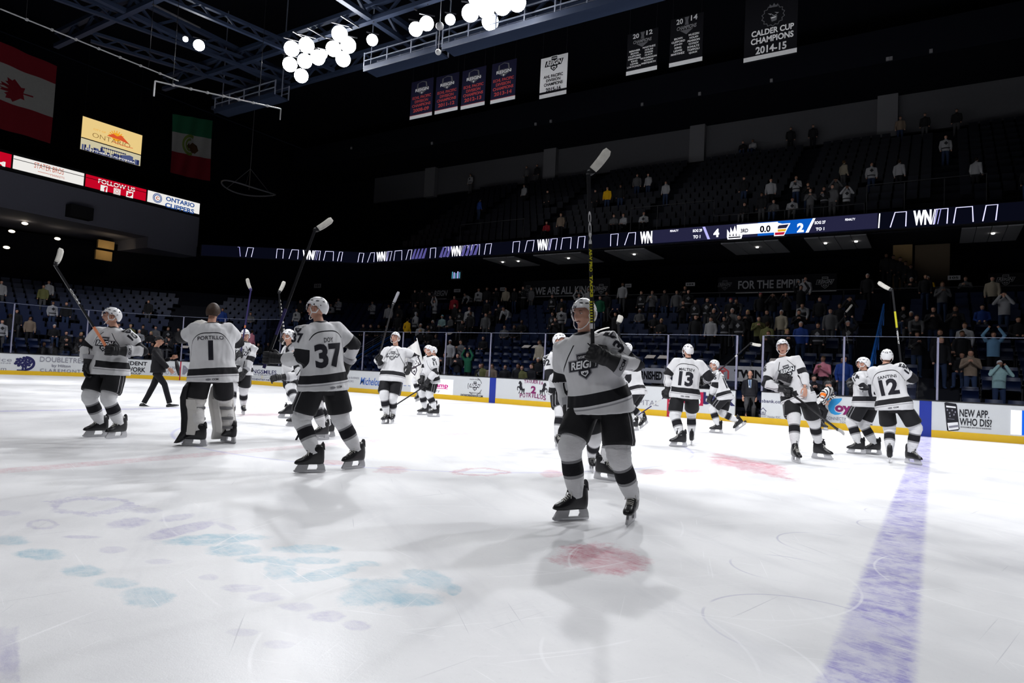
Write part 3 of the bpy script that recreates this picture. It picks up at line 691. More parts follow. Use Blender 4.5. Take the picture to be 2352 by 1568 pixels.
def ycrest(d, px, py, w, Y, dark, light, h=None):
    c = ony(px, py, Y); wx = ony(px + w, py, Y)[0] - c[0]; d.merge(crest(dark, light), c[0], c[2], wx / 1.4 if h is None else wx / 1.4, h)
def hang(x0, x1, yt, yb, Y, name, lab, cat, cloth, grp, stripe=None, sag=0.0):
    X0, X1, z0, z1 = ybox(x0, x1, yt, yb, Y)
    e = tag(empty(name, ((X0 + X1) / 2, Y, z0)), lab, cat, grp)
    put(MB().box(((X0 + X1) / 2, Y, (z0 + z1) / 2), (X1 - X0, .012, z1 - z0)).build('cloth', cloth), e)
    if z0 > 14:
        cb_ = MB()
        for x in (X0 + .1, X1 - .1): cb_.box((x, Y, (z1 + 24.36) / 2), (.012, .012, 24.36 - z1))
        put(cb_.build('cable', BLACK), e)
    return e, X0, X1, z0, z1
RAILB = 'banners along the concourse rail'
e, X0, X1, z0, z1 = hang(1203, 1400, 646, 683, 26, 'rail_banner', 'black rail banner with the words WE ARE ALL KINGS', 'banner', CLOTHK, RAILB)
d = D2(); d.text('WE ARE ALL KINGS', *ybox(1230, 1366, 660, 677, 26), 0, bold=.02); d.rect(*ybox(1223, 1398, 681, 683, 26), 2); ycrest(d, 1213, 668, 30, 26, 1, 5); ycrest(d, 1381, 664, 30, 26, 1, 0)
put(d.mb(yfn(26)).build('lettering', BM), e)
e, X0, X1, z0, z1 = hang(1650, 1921, 637, 671, 26, 'rail_banner', 'black rail banner with the words FOR THE EMPIRE', 'banner', CLOTHK, RAILB)
d = D2(); d.text('FOR THE EMPIRE', *ybox(1696, 1851, 645, 664, 26), 0, bold=.02); d.rect(*ybox(1690, 1921, 671, 673.5, 26), 2); ycrest(d, 1665, 655, 32, 26, 1, 5); ycrest(d, 1895, 649, 42, 26, 1, 0)
put(d.mb(yfn(26)).build('lettering', BM), e)
e, X0, X1, z0, z1 = hang(950, 1032, 666, 688, 26, 'rail_banner', 'black rail banner with slanted REIGN lettering, mostly behind fans', 'banner', CLOTHK, RAILB)
d = D2(); d.text('ONTARIO', *ybox(958, 995, 671, 682, 26), 5, bold=.01); d.text('REIGN', *ybox(997, 1028, 667.5, 680, 26), 0, bold=.02, shear=.3); d.rect(*ybox(990, 1026, 686.5, 688.5, 26), 2)
put(d.mb(yfn(26)).build('lettering', BM), e)
e, X0, X1, z0, z1 = hang(2270, 2352, 628, 668, 26, 'rail_banner', 'black rail banner with the team crest near the right edge', 'banner', CLOTHK, RAILB)
d = D2(); ycrest(d, 2310, 643, 44, 26, 1, 0); put(d.mb(yfn(26)).build('lettering', BM), e)
for t, x0, x1, yt, yb in [('101', 722, 737, 652, 661), ('102', 1043, 1057, 664, 671), ('107', 1149, 1163, 660, 668), ('103', 1436, 1450, 652, 660), ('104', 1575, 1596, 649, 657), ('105', 2177, 2206, 633, 643)]:
    e, X0, X1, z0, z1 = hang(x0, x1, yt, yb, 25.9, 'section_sign', 'small grey sign numbered ' + t + ' on the concourse rail', 'sign', CLOTHG, 'section signs')
    put(D2().text(t, X0 + (X1 - X0) * .15, X1 - (X1 - X0) * .15, z0 + .05, z1 - .05, 1, bold=.03).mb(yfn(25.9)).build('number', BM), e)
b = MB()
for k in range(23): b.box((-28 + k * 2, 26.0, 5.6), (.04, .04, 1.1))
b.box((-6, 26.0, 6.15), (46, .05, .05)); tag(b.build('concourse_railing', mat('rail_dark', (.03, .03, .035), .5, .3)), 'dark pipe railing along the concourse behind the banners', 'railing')
# thin upper-deck rails above the ribbon
RAILG = mat('rail_grey', (.028, .029, .033), .5, .3)
for x0, x1, lab in [(1450, 1640, 'thin grey guard rail above the left half of the score'), (1990, 2265, 'tall thin guard rail above the right end of the ribbon'), (1060, 1205, 'thin grey guard rail above the middle of the ribbon'), (1640, 1985, 'long low guard rail above the score on the ribbon')]:
    a, c = ony(x0, 480, 26.4)[0], ony(x1, 480, 26.4)[0]; hgt = 1.5 if x0 != 1640 else .6; b = MB(); n = max(3, int((c - a) / 1.6))
    for k in range(n + 1): b.box((a + (c - a) * k / n, 26.4, 9.85 + hgt / 2), (.035, .035, hgt))
    b.box(((a + c) / 2, 26.4, 9.85 + hgt), (c - a, .035, .035)); tag(b.build('guard_rail', RAILG), lab, 'guard rail', 'upper deck guard rails')
# screen on the concourse ceiling
e = tag(empty('hanging_television', (-17, 25, 7.4)), 'small lit television hung above the concourse', 'television')
P = ony(1049, 632, 25.2); put(MB().box(P, (.85, .1, .6)).build('casing', BLACK), e)
d = D2()
for k in range(5): d.rect(P[0] - .36 + .15 * k, P[0] - .27 + .15 * k, P[2] - .22, P[2] + .24 - .05 * (k % 3), 0 if k % 2 else 1)
put(d.mb(yfn(25.15)).build('picture', [RLINE, emit('tv_cyan', (.1, .4, .55), .7)]), e)

# ================================================================== CHAMPIONSHIP BANNERS HANGING FROM THE ROOF
BY = 20.0; BG = 'championship banners under the roof'
def pt(d, t, x0, x1, yt, yb, mi, Y=BY, **k): d.text(t, *ybox(x0, x1, yt, yb, Y), mi, **k)
for (xl, xr, yt, yb, yr, cx, cy) in [(946, 991, '2008-09', 275, 190, 972, 210), (1003, 1050, '2011-12', 263, 178, 1029, 195), (1063, 1112, '2012-13', 252, 164, 1091, 181), (1131, 1182, '2013-14', 239, 148, 1159, 167)]:
    e, X0, X1, z0, z1 = hang(xl, xr, yr, yb, BY, 'championship_banner', 'navy banner with red division champions lettering dated ' + yt, 'banner', CLOTHN, BG)
    put(MB().box(((X0 + X1) / 2, BY, z0 + .12), (X1 - X0 + .01, .02, .2)).build('white_stripe', CLOTHW), e)
    d = D2(); H = z1 - z0; W_ = X1 - X0; m = (X0 + X1) / 2
    for i, t in enumerate(['ECHL PACIFIC', 'DIVISION', 'CHAMPIONS']): d.text(t, m - W_ * (.42 if i != 1 else .3), m + W_ * (.42 if i != 1 else .3), z0 + H * (.52 - .105 * i), z0 + H * (.595 - .105 * i), 3, bold=.03)
    d.text(yt, m - W_ * .36, m + W_ * .36, z0 + H * .175, z0 + H * .27, 3, bold=.03); d.rect(X0, X1, z0 + .225, z0 + .245, 3)
    d.poly([(m + W_ * x, z0 + H * y) for x, y in [(-.22, .92), (0, .97), (.2, .93), (.24, .8), (.34, .74), (.16, .69), (0, .62), (-.16, .69), (-.32, .76), (-.24, .8)]], 5)
    d.poly([(m + W_ * x, z0 + H * y) for x, y in [(-.17, .92), (0, .95), (.15, .92), (.18, .81), (-.18, .81)]], 4)
    d.text('REIGN', m - W_ * .3, m + W_ * .3, z0 + H * .71, z0 + H * .79, 2, bold=.03); d.poly([(m - .07, z0 + H * .68), (m + .07, z0 + H * .68), (m, z0 + H * .635)], 2)
    put(d.mb(yfn(BY)).build('lettering', BM), e)
e, X0, X1, z0, z1 = hang(1243, 1300, 136, 227, BY, 'championship_banner', 'white banner with black division champions lettering dated 2015-16', 'banner', CLOTHW, BG)
put(MB().box(((X0 + X1) / 2, BY, z0 + .27), (X1 - X0 + .01, .02, .12)).build('black_stripe', CLOTHK), e)
d = D2(); ycrest(d, 1273, 146, 46, BY, 1, 2)
for t, yt, yb, w in [('AHL PACIFIC', 171, 178, 22), ('DIVISION', 180, 186.5, 16), ('CHAMPIONS', 189, 196, 21), ('2015-16', 200, 209.5, 17)]: pt(d, t, 1271 - w, 1271 + w, yt + w * .2, yb + w * .2, 1, bold=.03)
put(d.mb(yfn(BY)).build('lettering', BM), e)
for xl, xr, yt, yb, yr, names in [(1442, 1508, 80, 174, '12', ['BERNIER', 'BROWN', 'CLIFFORD', 'DREWISKE', 'KING', 'LEWIS', 'LOKTIONOV', 'MARTINEZ', 'NOLAN', 'PARSE', 'QUICK', 'RICHARDSON', 'VOYNOV', 'WESTGARTH']), (1541, 1612, 46, 155, '14', ['BROWN', 'CLIFFORD', 'JONES', 'KING', 'LEWIS', 'MARTINEZ', '', 'MUZZIN', 'NOLAN', 'PEARSON', 'VOYNOV', 'SCHULTZ', 'TOFFOLI', 'QUICK'])]:
    e, X0, X1, z0, z1 = hang(xl, xr, yt, yb, BY, 'championship_banner', 'black banner headed 20%s above two columns of names' % yr, 'banner', CLOTHK, BG)
    put(MB().box(((X0 + X1) / 2, BY, z0 + .11), (X1 - X0 + .01, .02, .2)).build('white_stripe', CLOTHW), e)
    d = D2(); H = z1 - z0; W_ = X1 - X0; m = (X0 + X1) / 2
    d.text('20', m - W_ * .32, m - W_ * .12, z0 + H * .86, z0 + H * .97, 2, bold=.02); d.text(yr, m + W_ * .12, m + W_ * .32, z0 + H * .88, z0 + H * .99, 2, bold=.02)
    d.poly([(m + W_ * x, z0 + H * y) for x, y in [(-.06, .82), (.06, .82), (.04, .9), (.07, .98), (-.07, .98), (-.04, .9)]], 5)
    d.text('CHAMPIONS', m - W_ * .3, m + W_ * .3, z0 + H * .73, z0 + H * .81, 0, bold=.02, shear=.2); d.poly([(m - W_ * .2, z0 + H * .72), (m + W_ * .2, z0 + H * .72), (m, z0 + H * .62)], 5)
    for i, t in enumerate(names):
        if not t: continue
        c_, r_ = divmod(i, 7); cx = m + W_ * (.23 if c_ else -.24); q = z0 + H * (.545 - .063 * r_ + (.02 if c_ else 0)); hw = W_ * .026 * len(t)
        d.text(t, cx - hw, cx + hw, q, q + H * .042, 2, bold=.03)
    put(d.mb(yfn(BY)).build('lettering', BM), e)
e, X0, X1, z0, z1 = hang(1713, 1829, -8, 147, BY, 'championship_banner', 'largest black banner with a crowned lion head and cup champions lettering', 'banner', CLOTHK, BG)
put(MB().box(((X0 + X1) / 2, BY, z0 + .17), (X1 - X0 + .01, .02, .2)).build('white_stripe', CLOTHW), e)
d = D2(); pt(d, 'CALDER CUP', 1726.5, 1823, 73.5, 87, 2, bold=.03); pt(d, 'CHAMPIONS', 1725, 1822, 91, 105, 2, bold=.03); pt(d, '2014-15', 1736, 1806, 109, 126, 2, bold=.03)
c = ony(1776, 36, BY); u_ = ony(1803, 36, BY)[0] - c[0]
mane = []
for k in range(28): a = 2 * PI * k / 28; r_ = 1.0 if k % 2 else .84; mane.append((c[0] + u_ * r_ * math.cos(a), c[2] + u_ * .98 * r_ * math.sin(a)))
d.line(mane, .035, 5, True); d.poly([(c[0] + u_ * x, c[2] + u_ * y) for x, y in [(-.4, .8), (-.3, 1.1), (-.1, .9), (.05, 1.15), (.2, .9), (.4, 1.05), (.35, .75)]], 5)
for x in (-.28, .3): d.poly([(c[0] + u_ * (x - .2), c[2] + u_ * .3), (c[0] + u_ * (x + .2), c[2] + u_ * .18), (c[0] + u_ * (x + .05), c[2] + u_ * .1)], 0)
d.poly([(c[0] + u_ * x, c[2] + u_ * y) for x, y in [(-.25, -.1), (.35, -.05), (.3, -.5), (-.1, -.55)]], 5); d.poly([(c[0] + u_ * x, c[2] + u_ * y) for x, y in [(-.18, -.16), (.26, -.12), (.22, -.22), (-.15, -.26)]], 2); d.line([(c[0] - u_ * .1, c[2] + u_ * .1), (c[0] + u_ * .1, c[2] - u_ * .05), (c[0] + u_ * .3, c[2] + u_ * .05)], .03, 0)
put(d.mb(yfn(BY)).build('lettering', BM), e)

# ================================================================== END OF THE BUILDING ON THE LEFT: AD SCREENS, SIGN, FLAGS
EX = -43.0
def xfn(X): return lambda y, z, l: np.array([X + .012 + l, y, z])
def xbox(x0, x1, yt, yb, X=EX): a, c, e = onx(x0, yt, X), onx(x0, yb, X), onx(x1, yb, X); return a[1], e[1], c[2], a[2]
FASC = mat('grey_fascia', (.2, .2, .25), .8, .1)
b = MB(); b.box((EX - 4, 6.5, 11.53), (8, 30.1, 2.4)); b.box((EX - 2.5, 19.5, 9.915), (5, 4.0, .83))
tag(b.build('wall_end_fascia', FASC), kind='structure')
e = tag(empty('advertising_screen', (EX, 14, 12.9)), 'long row of lit advertising screens on the end wall', 'display')
SCW = emit('ad_white', (.85, .83, .8), 1.0); SCR = emit('ad_red', (.6, .002, .02), .9); SCT = emit('ad_blue', (.03, .1, .35), .8); SCO = emit('ad_orange', (.65, .12, .05), .8)
put(MB().box((EX - .2, 9, 13.42), (.38, 25.2, 1.25)).build('housing', BLACK), e)
d = D2(); ZA0, ZA1 = 12.98, 13.86
def yX(px, py): return onx(px, py, EX)[1]
for k, (x0, x1, mi) in enumerate([(-60, 25, 1), (29.5, 192, 0), (196, 335, 1), (338.5, 458, 0)]):
    d.rect(yX(x0, 370 + x0 * .24), yX(x1, 370 + x1 * .24), ZA0, ZA1, mi)
put(d.mb(xfn(EX)).build('screen_face', [SCW, SCR]), e)
d = D2()
d.text('STATER BROS', *xbox(79, 147, 372, 385), 3, bold=.0); d.line([(yX(87, 390), 13.2), (yX(115, 397), 13.2)], .03, 3); d.text('MARKETS', *xbox(116, 148, 399, 404), 3)
d.text('FOLLOW US', *xbox(226, 311, 410, 420), 0, bold=.025)
d.text('M', *xbox(-10, 12, 366.5, 378), 0, bold=.05)
for i, x in enumerate((238, 268, 297)):
    a, c_, z0, z1 = xbox(x - 7, x + 8, 424 + i * 7, 438 + i * 7); d.rect(a, c_, z0, z1, 0)
    if i == 0: d.text('f', (a + c_) / 2, c_ - .05, z0, z1 - .07, 1, bold=.05)
    elif i == 1: d.ring((a + c_) / 2, (z0 + z1) / 2, .1, .03, 1); d.line([(a + .06, z0 + .06), (c_ - .06, z0 + .06), (c_ - .06, z1 - .06), (a + .06, z1 - .06)], .03, 1, True)
    else: d.poly([(a + (c_ - a) * x_, z0 + (z1 - z0) * y_) for x_, y_ in [(.1, .2), (.5, .15), (.8, .4), (.9, .75), (.7, .85), (.5, .7), (.15, .8), (.3, .5), (.15, .35)]], 1)
d.text('ONTARIO', *xbox(381, 447, 450.5, 461), 2, bold=.035); d.text('CLIPPERS', *xbox(379, 446, 464.5, 475.5), 2, bold=.035)
s_, z_ = onx(361, 455, EX)[1:]; d.disc(s_, z_, .37, .37, 2); d.ring(s_, z_, .3, .03, 0); d.disc(s_, z_, .22, .22, 0); d.text('C', s_ - .12, s_ + .12, z_ - .13, z_ + .13, 3, bold=.04)
for x0, x1 in ((29.5, 192), (196, 335)): d.rect(yX(x0, 370 + x0 * .24), yX(x1, 370 + x1 * .24), 13.6, 13.64, 4)
put(d.mb(lambda y, z, l: np.array([EX + .02 + l, y, z])).build('lettering', [SCW, SCR, SCT, SCO, RBLACK]), e)
# lit city sign with an upper and a lower panel
Y0, Y1 = onx(190, 268, EX)[1], onx(327, 310, EX)[1]
e = tag(empty('city_sign', (EX, (Y0 + Y1) / 2, 15.4)), 'lit yellow city sign with orange mountain, sun and blue skyline panel', 'sign')
cb_ = MB()
for y in (Y0 + .2, Y1 - .2): cb_.box((EX - .2, y, 21.15), (.02, .02, 6.45))
put(cb_.build('cable', BLACK), e)
ZS = [15.5, 16.72, 16.8, 17.85]
put(MB().box((EX - .2, (Y0 + Y1) / 2, 16.7), (.38, Y1 - Y0 + .1, 2.5)).build('housing', BLACK), e)
SY = emit('sign_yellow', (.85, .62, .25), .95); SYP = emit('sign_pale', (.75, .68, .45), .8); SBR = emit('sign_brown', (.25, .13, .03), .8); SOR = emit('sign_orange', (.75, .1, .03), .9); SGO = emit('sign_gold', (.9, .38, .02), .95); SNB = emit('sign_navy', (.02, .03, .13), .7); SMB = emit('sign_midblue', (.1, .13, .3), .7)
d = D2(); W_ = Y1 - Y0
d.rect(Y0, Y1, ZS[2] - .45, ZS[3], 0); d.rect(Y0, Y1, ZS[0], ZS[2] - .5, 1)
X_ = lambda k: Y0 + W_ * k
for k in range(9):
    a = math.radians(12 + 19.5 * k); d.line([(X_(.56) + .34 * math.cos(a), 17.05 + .3 * math.sin(a)), (X_(.56) + .58 * math.cos(a), 17.05 + .52 * math.sin(a))], .07, 4)
d.disc(X_(.56), 17.1, .34, .3, 4); d.poly([(X_(.4), 17.0), (X_(.5), 17.28), (X_(.57), 17.18), (X_(.64), 17.34), (X_(.78), 16.9), (X_(.78), 16.86), (X_(.6), 16.98)], 3)
d.text('CITY OF', X_(.18), X_(.38), 17.12, 17.24, 4); d.text('ONTARIO', X_(.17), X_(.8), 16.6, 16.92, 2, bold=-.012); d.line([(X_(.5), 16.7), (X_(.7), 16.64), (X_(.85), 16.66)], .04, 3)
random.seed(3)
for k in range(26):
    x = X_(.02 + .95 * k / 26); w = W_ * random.uniform(.02, .05); h = random.uniform(.2, .55) * (1.0 if k < 9 else .75); d.rect(x, x + w, ZS[0], ZS[0] + h, 5 if k % 3 else 6)
for k in range(12): x = X_(.33 + .035 * k); d.line([(x, ZS[0] + .1), (x + .02, ZS[0] + .52)], .025, 5); d.disc(x + .02, ZS[0] + .55, .08, .05, 5, 7)
d.poly([(X_(.66), 15.6), (X_(.86), 15.6), (X_(.86), 16.0), (X_(.8), 16.05), (X_(.66), 15.9)], 6)
d.text('SOUTHERN CALIFORNIA', X_(.07), X_(.9), 15.56, 15.68, 7, bold=.02); d.rect(Y0, Y1, ZS[2] - .5, ZS[2] - .45, 8)
put(d.mb(xfn(EX), .001).build('picture', [SY, SYP, SBR, SOR, SGO, SNB, SMB, SCW, RBLACK]), e)
# flags
def flag(name, lab, corner, bands, mats, folds, deco=None):
    """hanging cloth; corner: photo px of the four corners tl, tr, br, bl on the plane X = -42"""
    tl, tr, br, bl = [onx(*q, EX + 1) for q in corner]
    def F(u, v, l=0.0):
        P = (tl * (1 - u) + tr * u) * (1 - v) + (bl * (1 - u) + br * u) * v
        return P + np.array([.13 * math.sin(u * folds + v * 2.2) * (.4 + v * .6) + .05 * math.sin(u * 17 + v * 3) + .01 + l, 0, 0])
    e = tag(empty(name, tuple((bl + br) / 2)), lab, 'flag', 'flags hanging by the end wall'); b = MB(); n, m_ = 40, 30
    vs = [F(i / n, j / m_) for j in range(m_ + 1) for i in range(n + 1)]; fs, mi = [], []
    for j in range(m_):
        for i in range(n):
            fs.append((j * (n + 1) + i, (j + 1) * (n + 1) + i, (j + 1) * (n + 1) + i + 1, j * (n + 1) + i + 1)); v = (j + .5) / m_; mi.append(sum(v > q for q in bands))
    b.add(vs, fs); b.m = mi
    put(b.build('cloth', mats, smooth=True), e)
    cb_ = MB()
    for q in (F(.02, 0), F(.98, 0)): cb_.beam(q, (q[0], q[1], 24.36), .015, .015)
    put(cb_.build('cable', BLACK), e)
    if deco:
        mb = MB()
        for (v2, f, k) in deco.parts: mb.add([F(x, y, .02 + .002 * k) for x, y in v2], f, k)
        put(mb.build('emblem', deco.mats), e)
    return e
FRED = mat('flag_red', (.2, .012, .02), .8, .1); FWHT = mat('flag_white', (.34, .335, .32), .8, .1); FGRN = mat('flag_green', (.02, .12, .06), .8, .1); FBRN = mat('flag_brown', (.07, .035, .015), .8, .1); FOLV = mat('flag_olive', (.14, .2, .04), .8, .1)
leaf = [(0, 1), (.14, .74), (.3, .8), (.24, .42), (.44, .62), (.5, .5), (.76, .54), (.68, .3), (.86, .2), (.42, -.12), (.46, -.28), (.05, -.22), (.06, -.62), (-.06, -.62), (-.05, -.22), (-.46, -.28), (-.42, -.12), (-.86, .2), (-.68, .3), (-.76, .54), (-.5, .5), (-.44, .62), (-.24, .42), (-.3, .8), (-.14, .74)]
dz = D2()
tri = [((0, 0),) ]
pl = [(.56 + -y * .28, .5 - x * .16) for x, y in leaf]                 # leaf lies on its side, stem to the right
for i in range(len(pl)): dz.poly([(.56, .5), pl[i], pl[(i + 1) % len(pl)]], 0)
dz.mats = [FRED]
flag('national_flag', 'large red and white flag with a maple leaf lying on its side', [(-60, 70), (131, 152), (114, 330), (-75, 270)], [.24, .68], [FRED, FWHT, FRED], 7, dz)
dz = D2(); dz.ring(.45, .47, .17, .05, 0, 60, 300, .15, 20); dz.ring(.45, .47, .1, .04, 0, 80, 280, .09, 14)
for q in [[(.4, .5), (.52, .42), (.64, .46), (.68, .54), (.6, .6), (.5, .56)], [(.46, .56), (.5, .5), (.6, .52), (.56, .6)], [(.36, .5), (.42, .44), (.46, .5), (.4, .56)]]: dz.poly(q, 1)
dz.mats = [FOLV, FBRN]
flag('national_flag', 'green, white and red flag with a brown eagle emblem', [(396, 262), (490, 277), (480, 416), (389, 396)], [.3, .62], [FGRN, FWHT, FRED], 5, dz)
# speaker box, suite lamps and lit doorway under the fascia
P = onx(183, 488, EX + .37); e = tag(MB().box(P, (.7, 1.5, .85)).build('loudspeaker', mat('speaker_black', (.02, .02, .022), .6, .2)), 'black loudspeaker box under the grey fascia', 'loudspeaker')
for i, (x, y) in enumerate([(54, 497), (57, 513), (27, 531), (132, 548), (15, 568)]):
    P = onx(x, y, -46.5); o = tag(MB().ball(P, (.14, .2 if i else .4, .1 if i else .06), 10, 6).build('ceiling_lamp', emit('suite_lamp', (1, .85, .6), 5.0)), ['flat bright ceiling lamp highest under the left fascia', 'round ceiling lamp just below the flat one', 'warm ceiling lamp at the left, second lowest', 'single ceiling lamp right of the others near the raised stick blade', 'lowest warm ceiling lamp at the left edge'][i], 'lamp', 'lamps under the left fascia')
a, c_ = onx(224, 558, -46.0), onx(261, 565, -46.0)
e = tag(empty('lit_doorway', (-46, (a[1] + c_[1]) / 2, 8)), 'tan lit doorway split by a dark bar on the left end wall', 'doorway')
put(MB().box((-46, (a[1] + c_[1]) / 2, 9.6), (.2, c_[1] - a[1], .62)).build('upper_panel', mat('tan_lit', (.5, .33, .14), .8, .1)), e); put(MB().box((-46, (a[1] + c_[1]) / 2 - .1, 8.75), (.2, c_[1] - a[1], .72)).build('lower_panel', mat('tan_lit', (.5, .33, .14), .8, .1)), e)
area(-44.5, (a[1] + c_[1]) / 2, 9.2, .5, .5, 9, (1, .8, .5), (-46, (a[1] + c_[1]) / 2, 9.2))  # warm light aimed at the doorway panels, no fixture modelled

# ================================================================== ROOF STEEL AND LIGHTING
e_ = []
def girder(p, q, w, h, lab, name='roof_beam'):
    b = MB(); p, q = V3(p), V3(q); u = np.array([0, 0, h / 2]); n = max(3, int(np.linalg.norm(q - p) / (h * 1.3)))
    b.beam(p + u, q + u, w, w * .8); b.beam(p - u, q - u, w, w * .8)
    for k in range(n):
        a, c_ = p + (q - p) * k / n, p + (q - p) * (k + 1) / n
        b.beam(a - u if k % 2 else a + u, c_ + u if k % 2 else c_ - u, w * .45, w * .45)
    return tag(b.build(name, STEELBLUE), lab, 'beam', 'steel beams of the roof')
for x0, y0, x1, y1, lab in [(800, 0, 1030, 150, 'blue steel truss crossing in front of the two bright lamp banks'), (1390, 0, 1470, 90, 'blue steel truss running back above the 2012 banner'), (239, 0, 590, 153, 'blue steel truss above the left lamp bank'), (1010, -160, 1210, 0, 'blue steel truss above the right lamp bank'), (1700, -120, 1725, 0, 'blue steel truss above the lion banner')]:
    P, Q = onz(x0, y0, 19.4), onz(x1, y1, 19.4); xm = (P[0] + Q[0]) / 2
    girder((xm, -14, 19.6), (xm, 17.4, 19.6), .3, .9, lab)
for y, lab in [(17.6, 'long blue edge truss behind the lamp catwalk'), (7.5, 'long blue truss over the middle of the ice'), (0.0, 'long blue truss nearer the camera')]:
    girder((-36, y, 19.5), (22, y, 19.5), .28, .8, lab)
girder((-36, 14.0, 19.5), (22, 14.0, 19.5), .28, .8, 'long blue truss right above the bright lamps')
rnd = random.Random(5)
for k, (x, y0, y1) in enumerate([(-30, 4, 17), (-26, 0, 17), (-33, 8, 17)]):
    girder((x, y0, 19.2), (x + 3, y1, 19.2), .2, .5, ['thin diagonal brace over the left end', 'second diagonal brace over the left end', 'outer diagonal brace over the left end'][k], 'roof_brace')
# catwalk carrying the lamps
RAILL = mat('catwalk_rail', (.3, .33, .42), .5, .4)
def catwalk(x0, x1, lab):
    b = MB(); b.box(((x0 + x1) / 2, 15.7, 17.35), (x1 - x0, 1.0, .1), 0); b.box(((x0 + x1) / 2, 15.2, 17.35), (x1 - x0, .08, .3), 0)
    for z in (17.8, 18.2): b.beam((x0, 15.2, z), (x1, 15.2, z), .05, .05, 1); b.beam((x0, 16.2, z), (x1, 16.2, z), .05, .05, 1)
    n = int((x1 - x0) / 1.5)
    for k in range(n + 1): x = x0 + (x1 - x0) * k / n; b.box((x, 15.2, 17.8), (.06, .06, .9), 1); b.box((x, 16.2, 17.8), (.06, .06, .9), 1)
    for k in range(0, n + 1, 4): x = x0 + (x1 - x0) * k / n; b.box((x, 15.7, 20.84), (.05, .05, 6.9), 1)
    return tag(b.build('catwalk', [STEELBLUE, RAILL]), lab, 'catwalk', 'lamp catwalks')
catwalk(-18.6, -13.6, 'blue steel catwalk under the left lamp bank'); catwalk(-13.2, -2, 'blue steel catwalk under the right lamp bank'); catwalk(-32, -26, 'short blue catwalk with one lamp at the far left')
LENS = emit('floodlight_lens', (.97, .98, 1.0), 60.0); HOUS = mat('floodlight_housing', (.1, .1, .11), .4, .4)
def flood(px, py, r, lab, z=18.0, tilt=(7, -15)):
    P = onz(px, py, z); e = tag(empty('floodlight', P), lab, 'floodlight', 'floodlights on the catwalk')
    dr = unit(np.array([-6, 0, 0]) + np.array([tilt[0], tilt[1], -17]) - np.array([0, 0, 0])); dr = unit(unit(np.array([1.5, -3, 0]) - P) + np.array([0.25, -.1, .1]))
    put(MB().tube([P - dr * r * 1.1, P - dr * r * .6, P], [r * .3, r * .7, r], 20, cap=True).build('reflector', HOUS, smooth=True), e)
    put(MB().tube([P + dr * .005, P + dr * r * .1, P + dr * r * .16], [r * .94, r * .7, r * .1], 20).build('lens', LENS, smooth=True), e)
    b = MB(); sd = unit(np.cross(dr, (0, 0, 1)))
    for k in (-1, 1): b.beam(P + sd * k * r * 1.05, P + sd * k * r * 1.05 + np.array([0, 0, r * 1.2]), .05, .05)
    b.beam(P - sd * r * 1.05 + np.array([0, 0, r * 1.2]), P + sd * r * 1.05 + np.array([0, 0, r * 1.2]), .05, .05)
    T_ = np.array([P[0], P[1], 18.955]); b.beam(P + np.array([0, 0, r * 1.2]), T_, .05, .05); b.beam(T_, (P[0], 14.0 if abs(P[1] - 14) < 2 else 7.5, 18.955), .06, .06); put(b.build('bracket', HOUS), e)
for k, (dx, dy) in enumerate([(-34, 14), (0, 6), (30, -2), (-30, -22), (4, -30), (-8, 40)]): flood(700 + dx, 134 + dy, .42, 'glaring floodlight of the left bank, %s lamp of its cluster' % ['far left', 'middle', 'right', 'upper left', 'upper right', 'lowest'][k])
for k, (dx, dy) in enumerate([(-14, 8), (20, 0), (0, -26), (8, 32)]): flood(780 + dx, 104 + dy, .42, 'glaring floodlight right of the left cluster, %s of four' % ['left', 'right', 'top', 'bottom'][k])
flood(741, 125, .26, 'small floodlight between the two left clusters'); flood(855, 92, .3, 'lone small floodlight right of the left clusters')
flood(955, 67, .36, 'left small floodlight beside the round hanging ball'); flood(980, 54, .36, 'second small floodlight beside the round hanging ball'); flood(1034, 45, .26, 'small floodlight just right of the hanging ball')
for k, (dx, dy) in enumerate([(-46, 16), (-10, 8), (28, 0), (62, -8), (-30, -18), (8, -28), (0, 36)]): flood(1126 + dx, 14 + dy, .42, 'glaring floodlight of the top bank, %s lamp of its cluster' % ['leftmost', 'lower left', 'middle', 'rightmost', 'upper left', 'topmost', 'lowest'][k])
flood(457, 104, .3, 'single floodlight over the left end'); flood(426, 90, .14, 'tiny lamp left of the single floodlight')
e = tag(empty('hanging_ball_lamp', onz(1010, 60, 17.4)), 'pale ball with a smaller ball hanging on a thin rod below', 'lamp')
P, Q = onz(1010, 60, 17.4), onz(1010, 60, 17.4) + np.array([0, 0, -1.25]); PALE = mat('pale_ball', (.5, .5, .52), .4, .3)
put(MB().ball(P, .19, 14, 10).build('upper_ball', PALE, smooth=True), e); put(MB().cyl((P[0], P[1], 24.37), Q, .015, n=6).build('rod', PALE), e); put(MB().ball(Q, .14, 14, 10).build('lower_ball', mat('lit_ball', (.8, .8, .8), .4, .3), smooth=True), e)
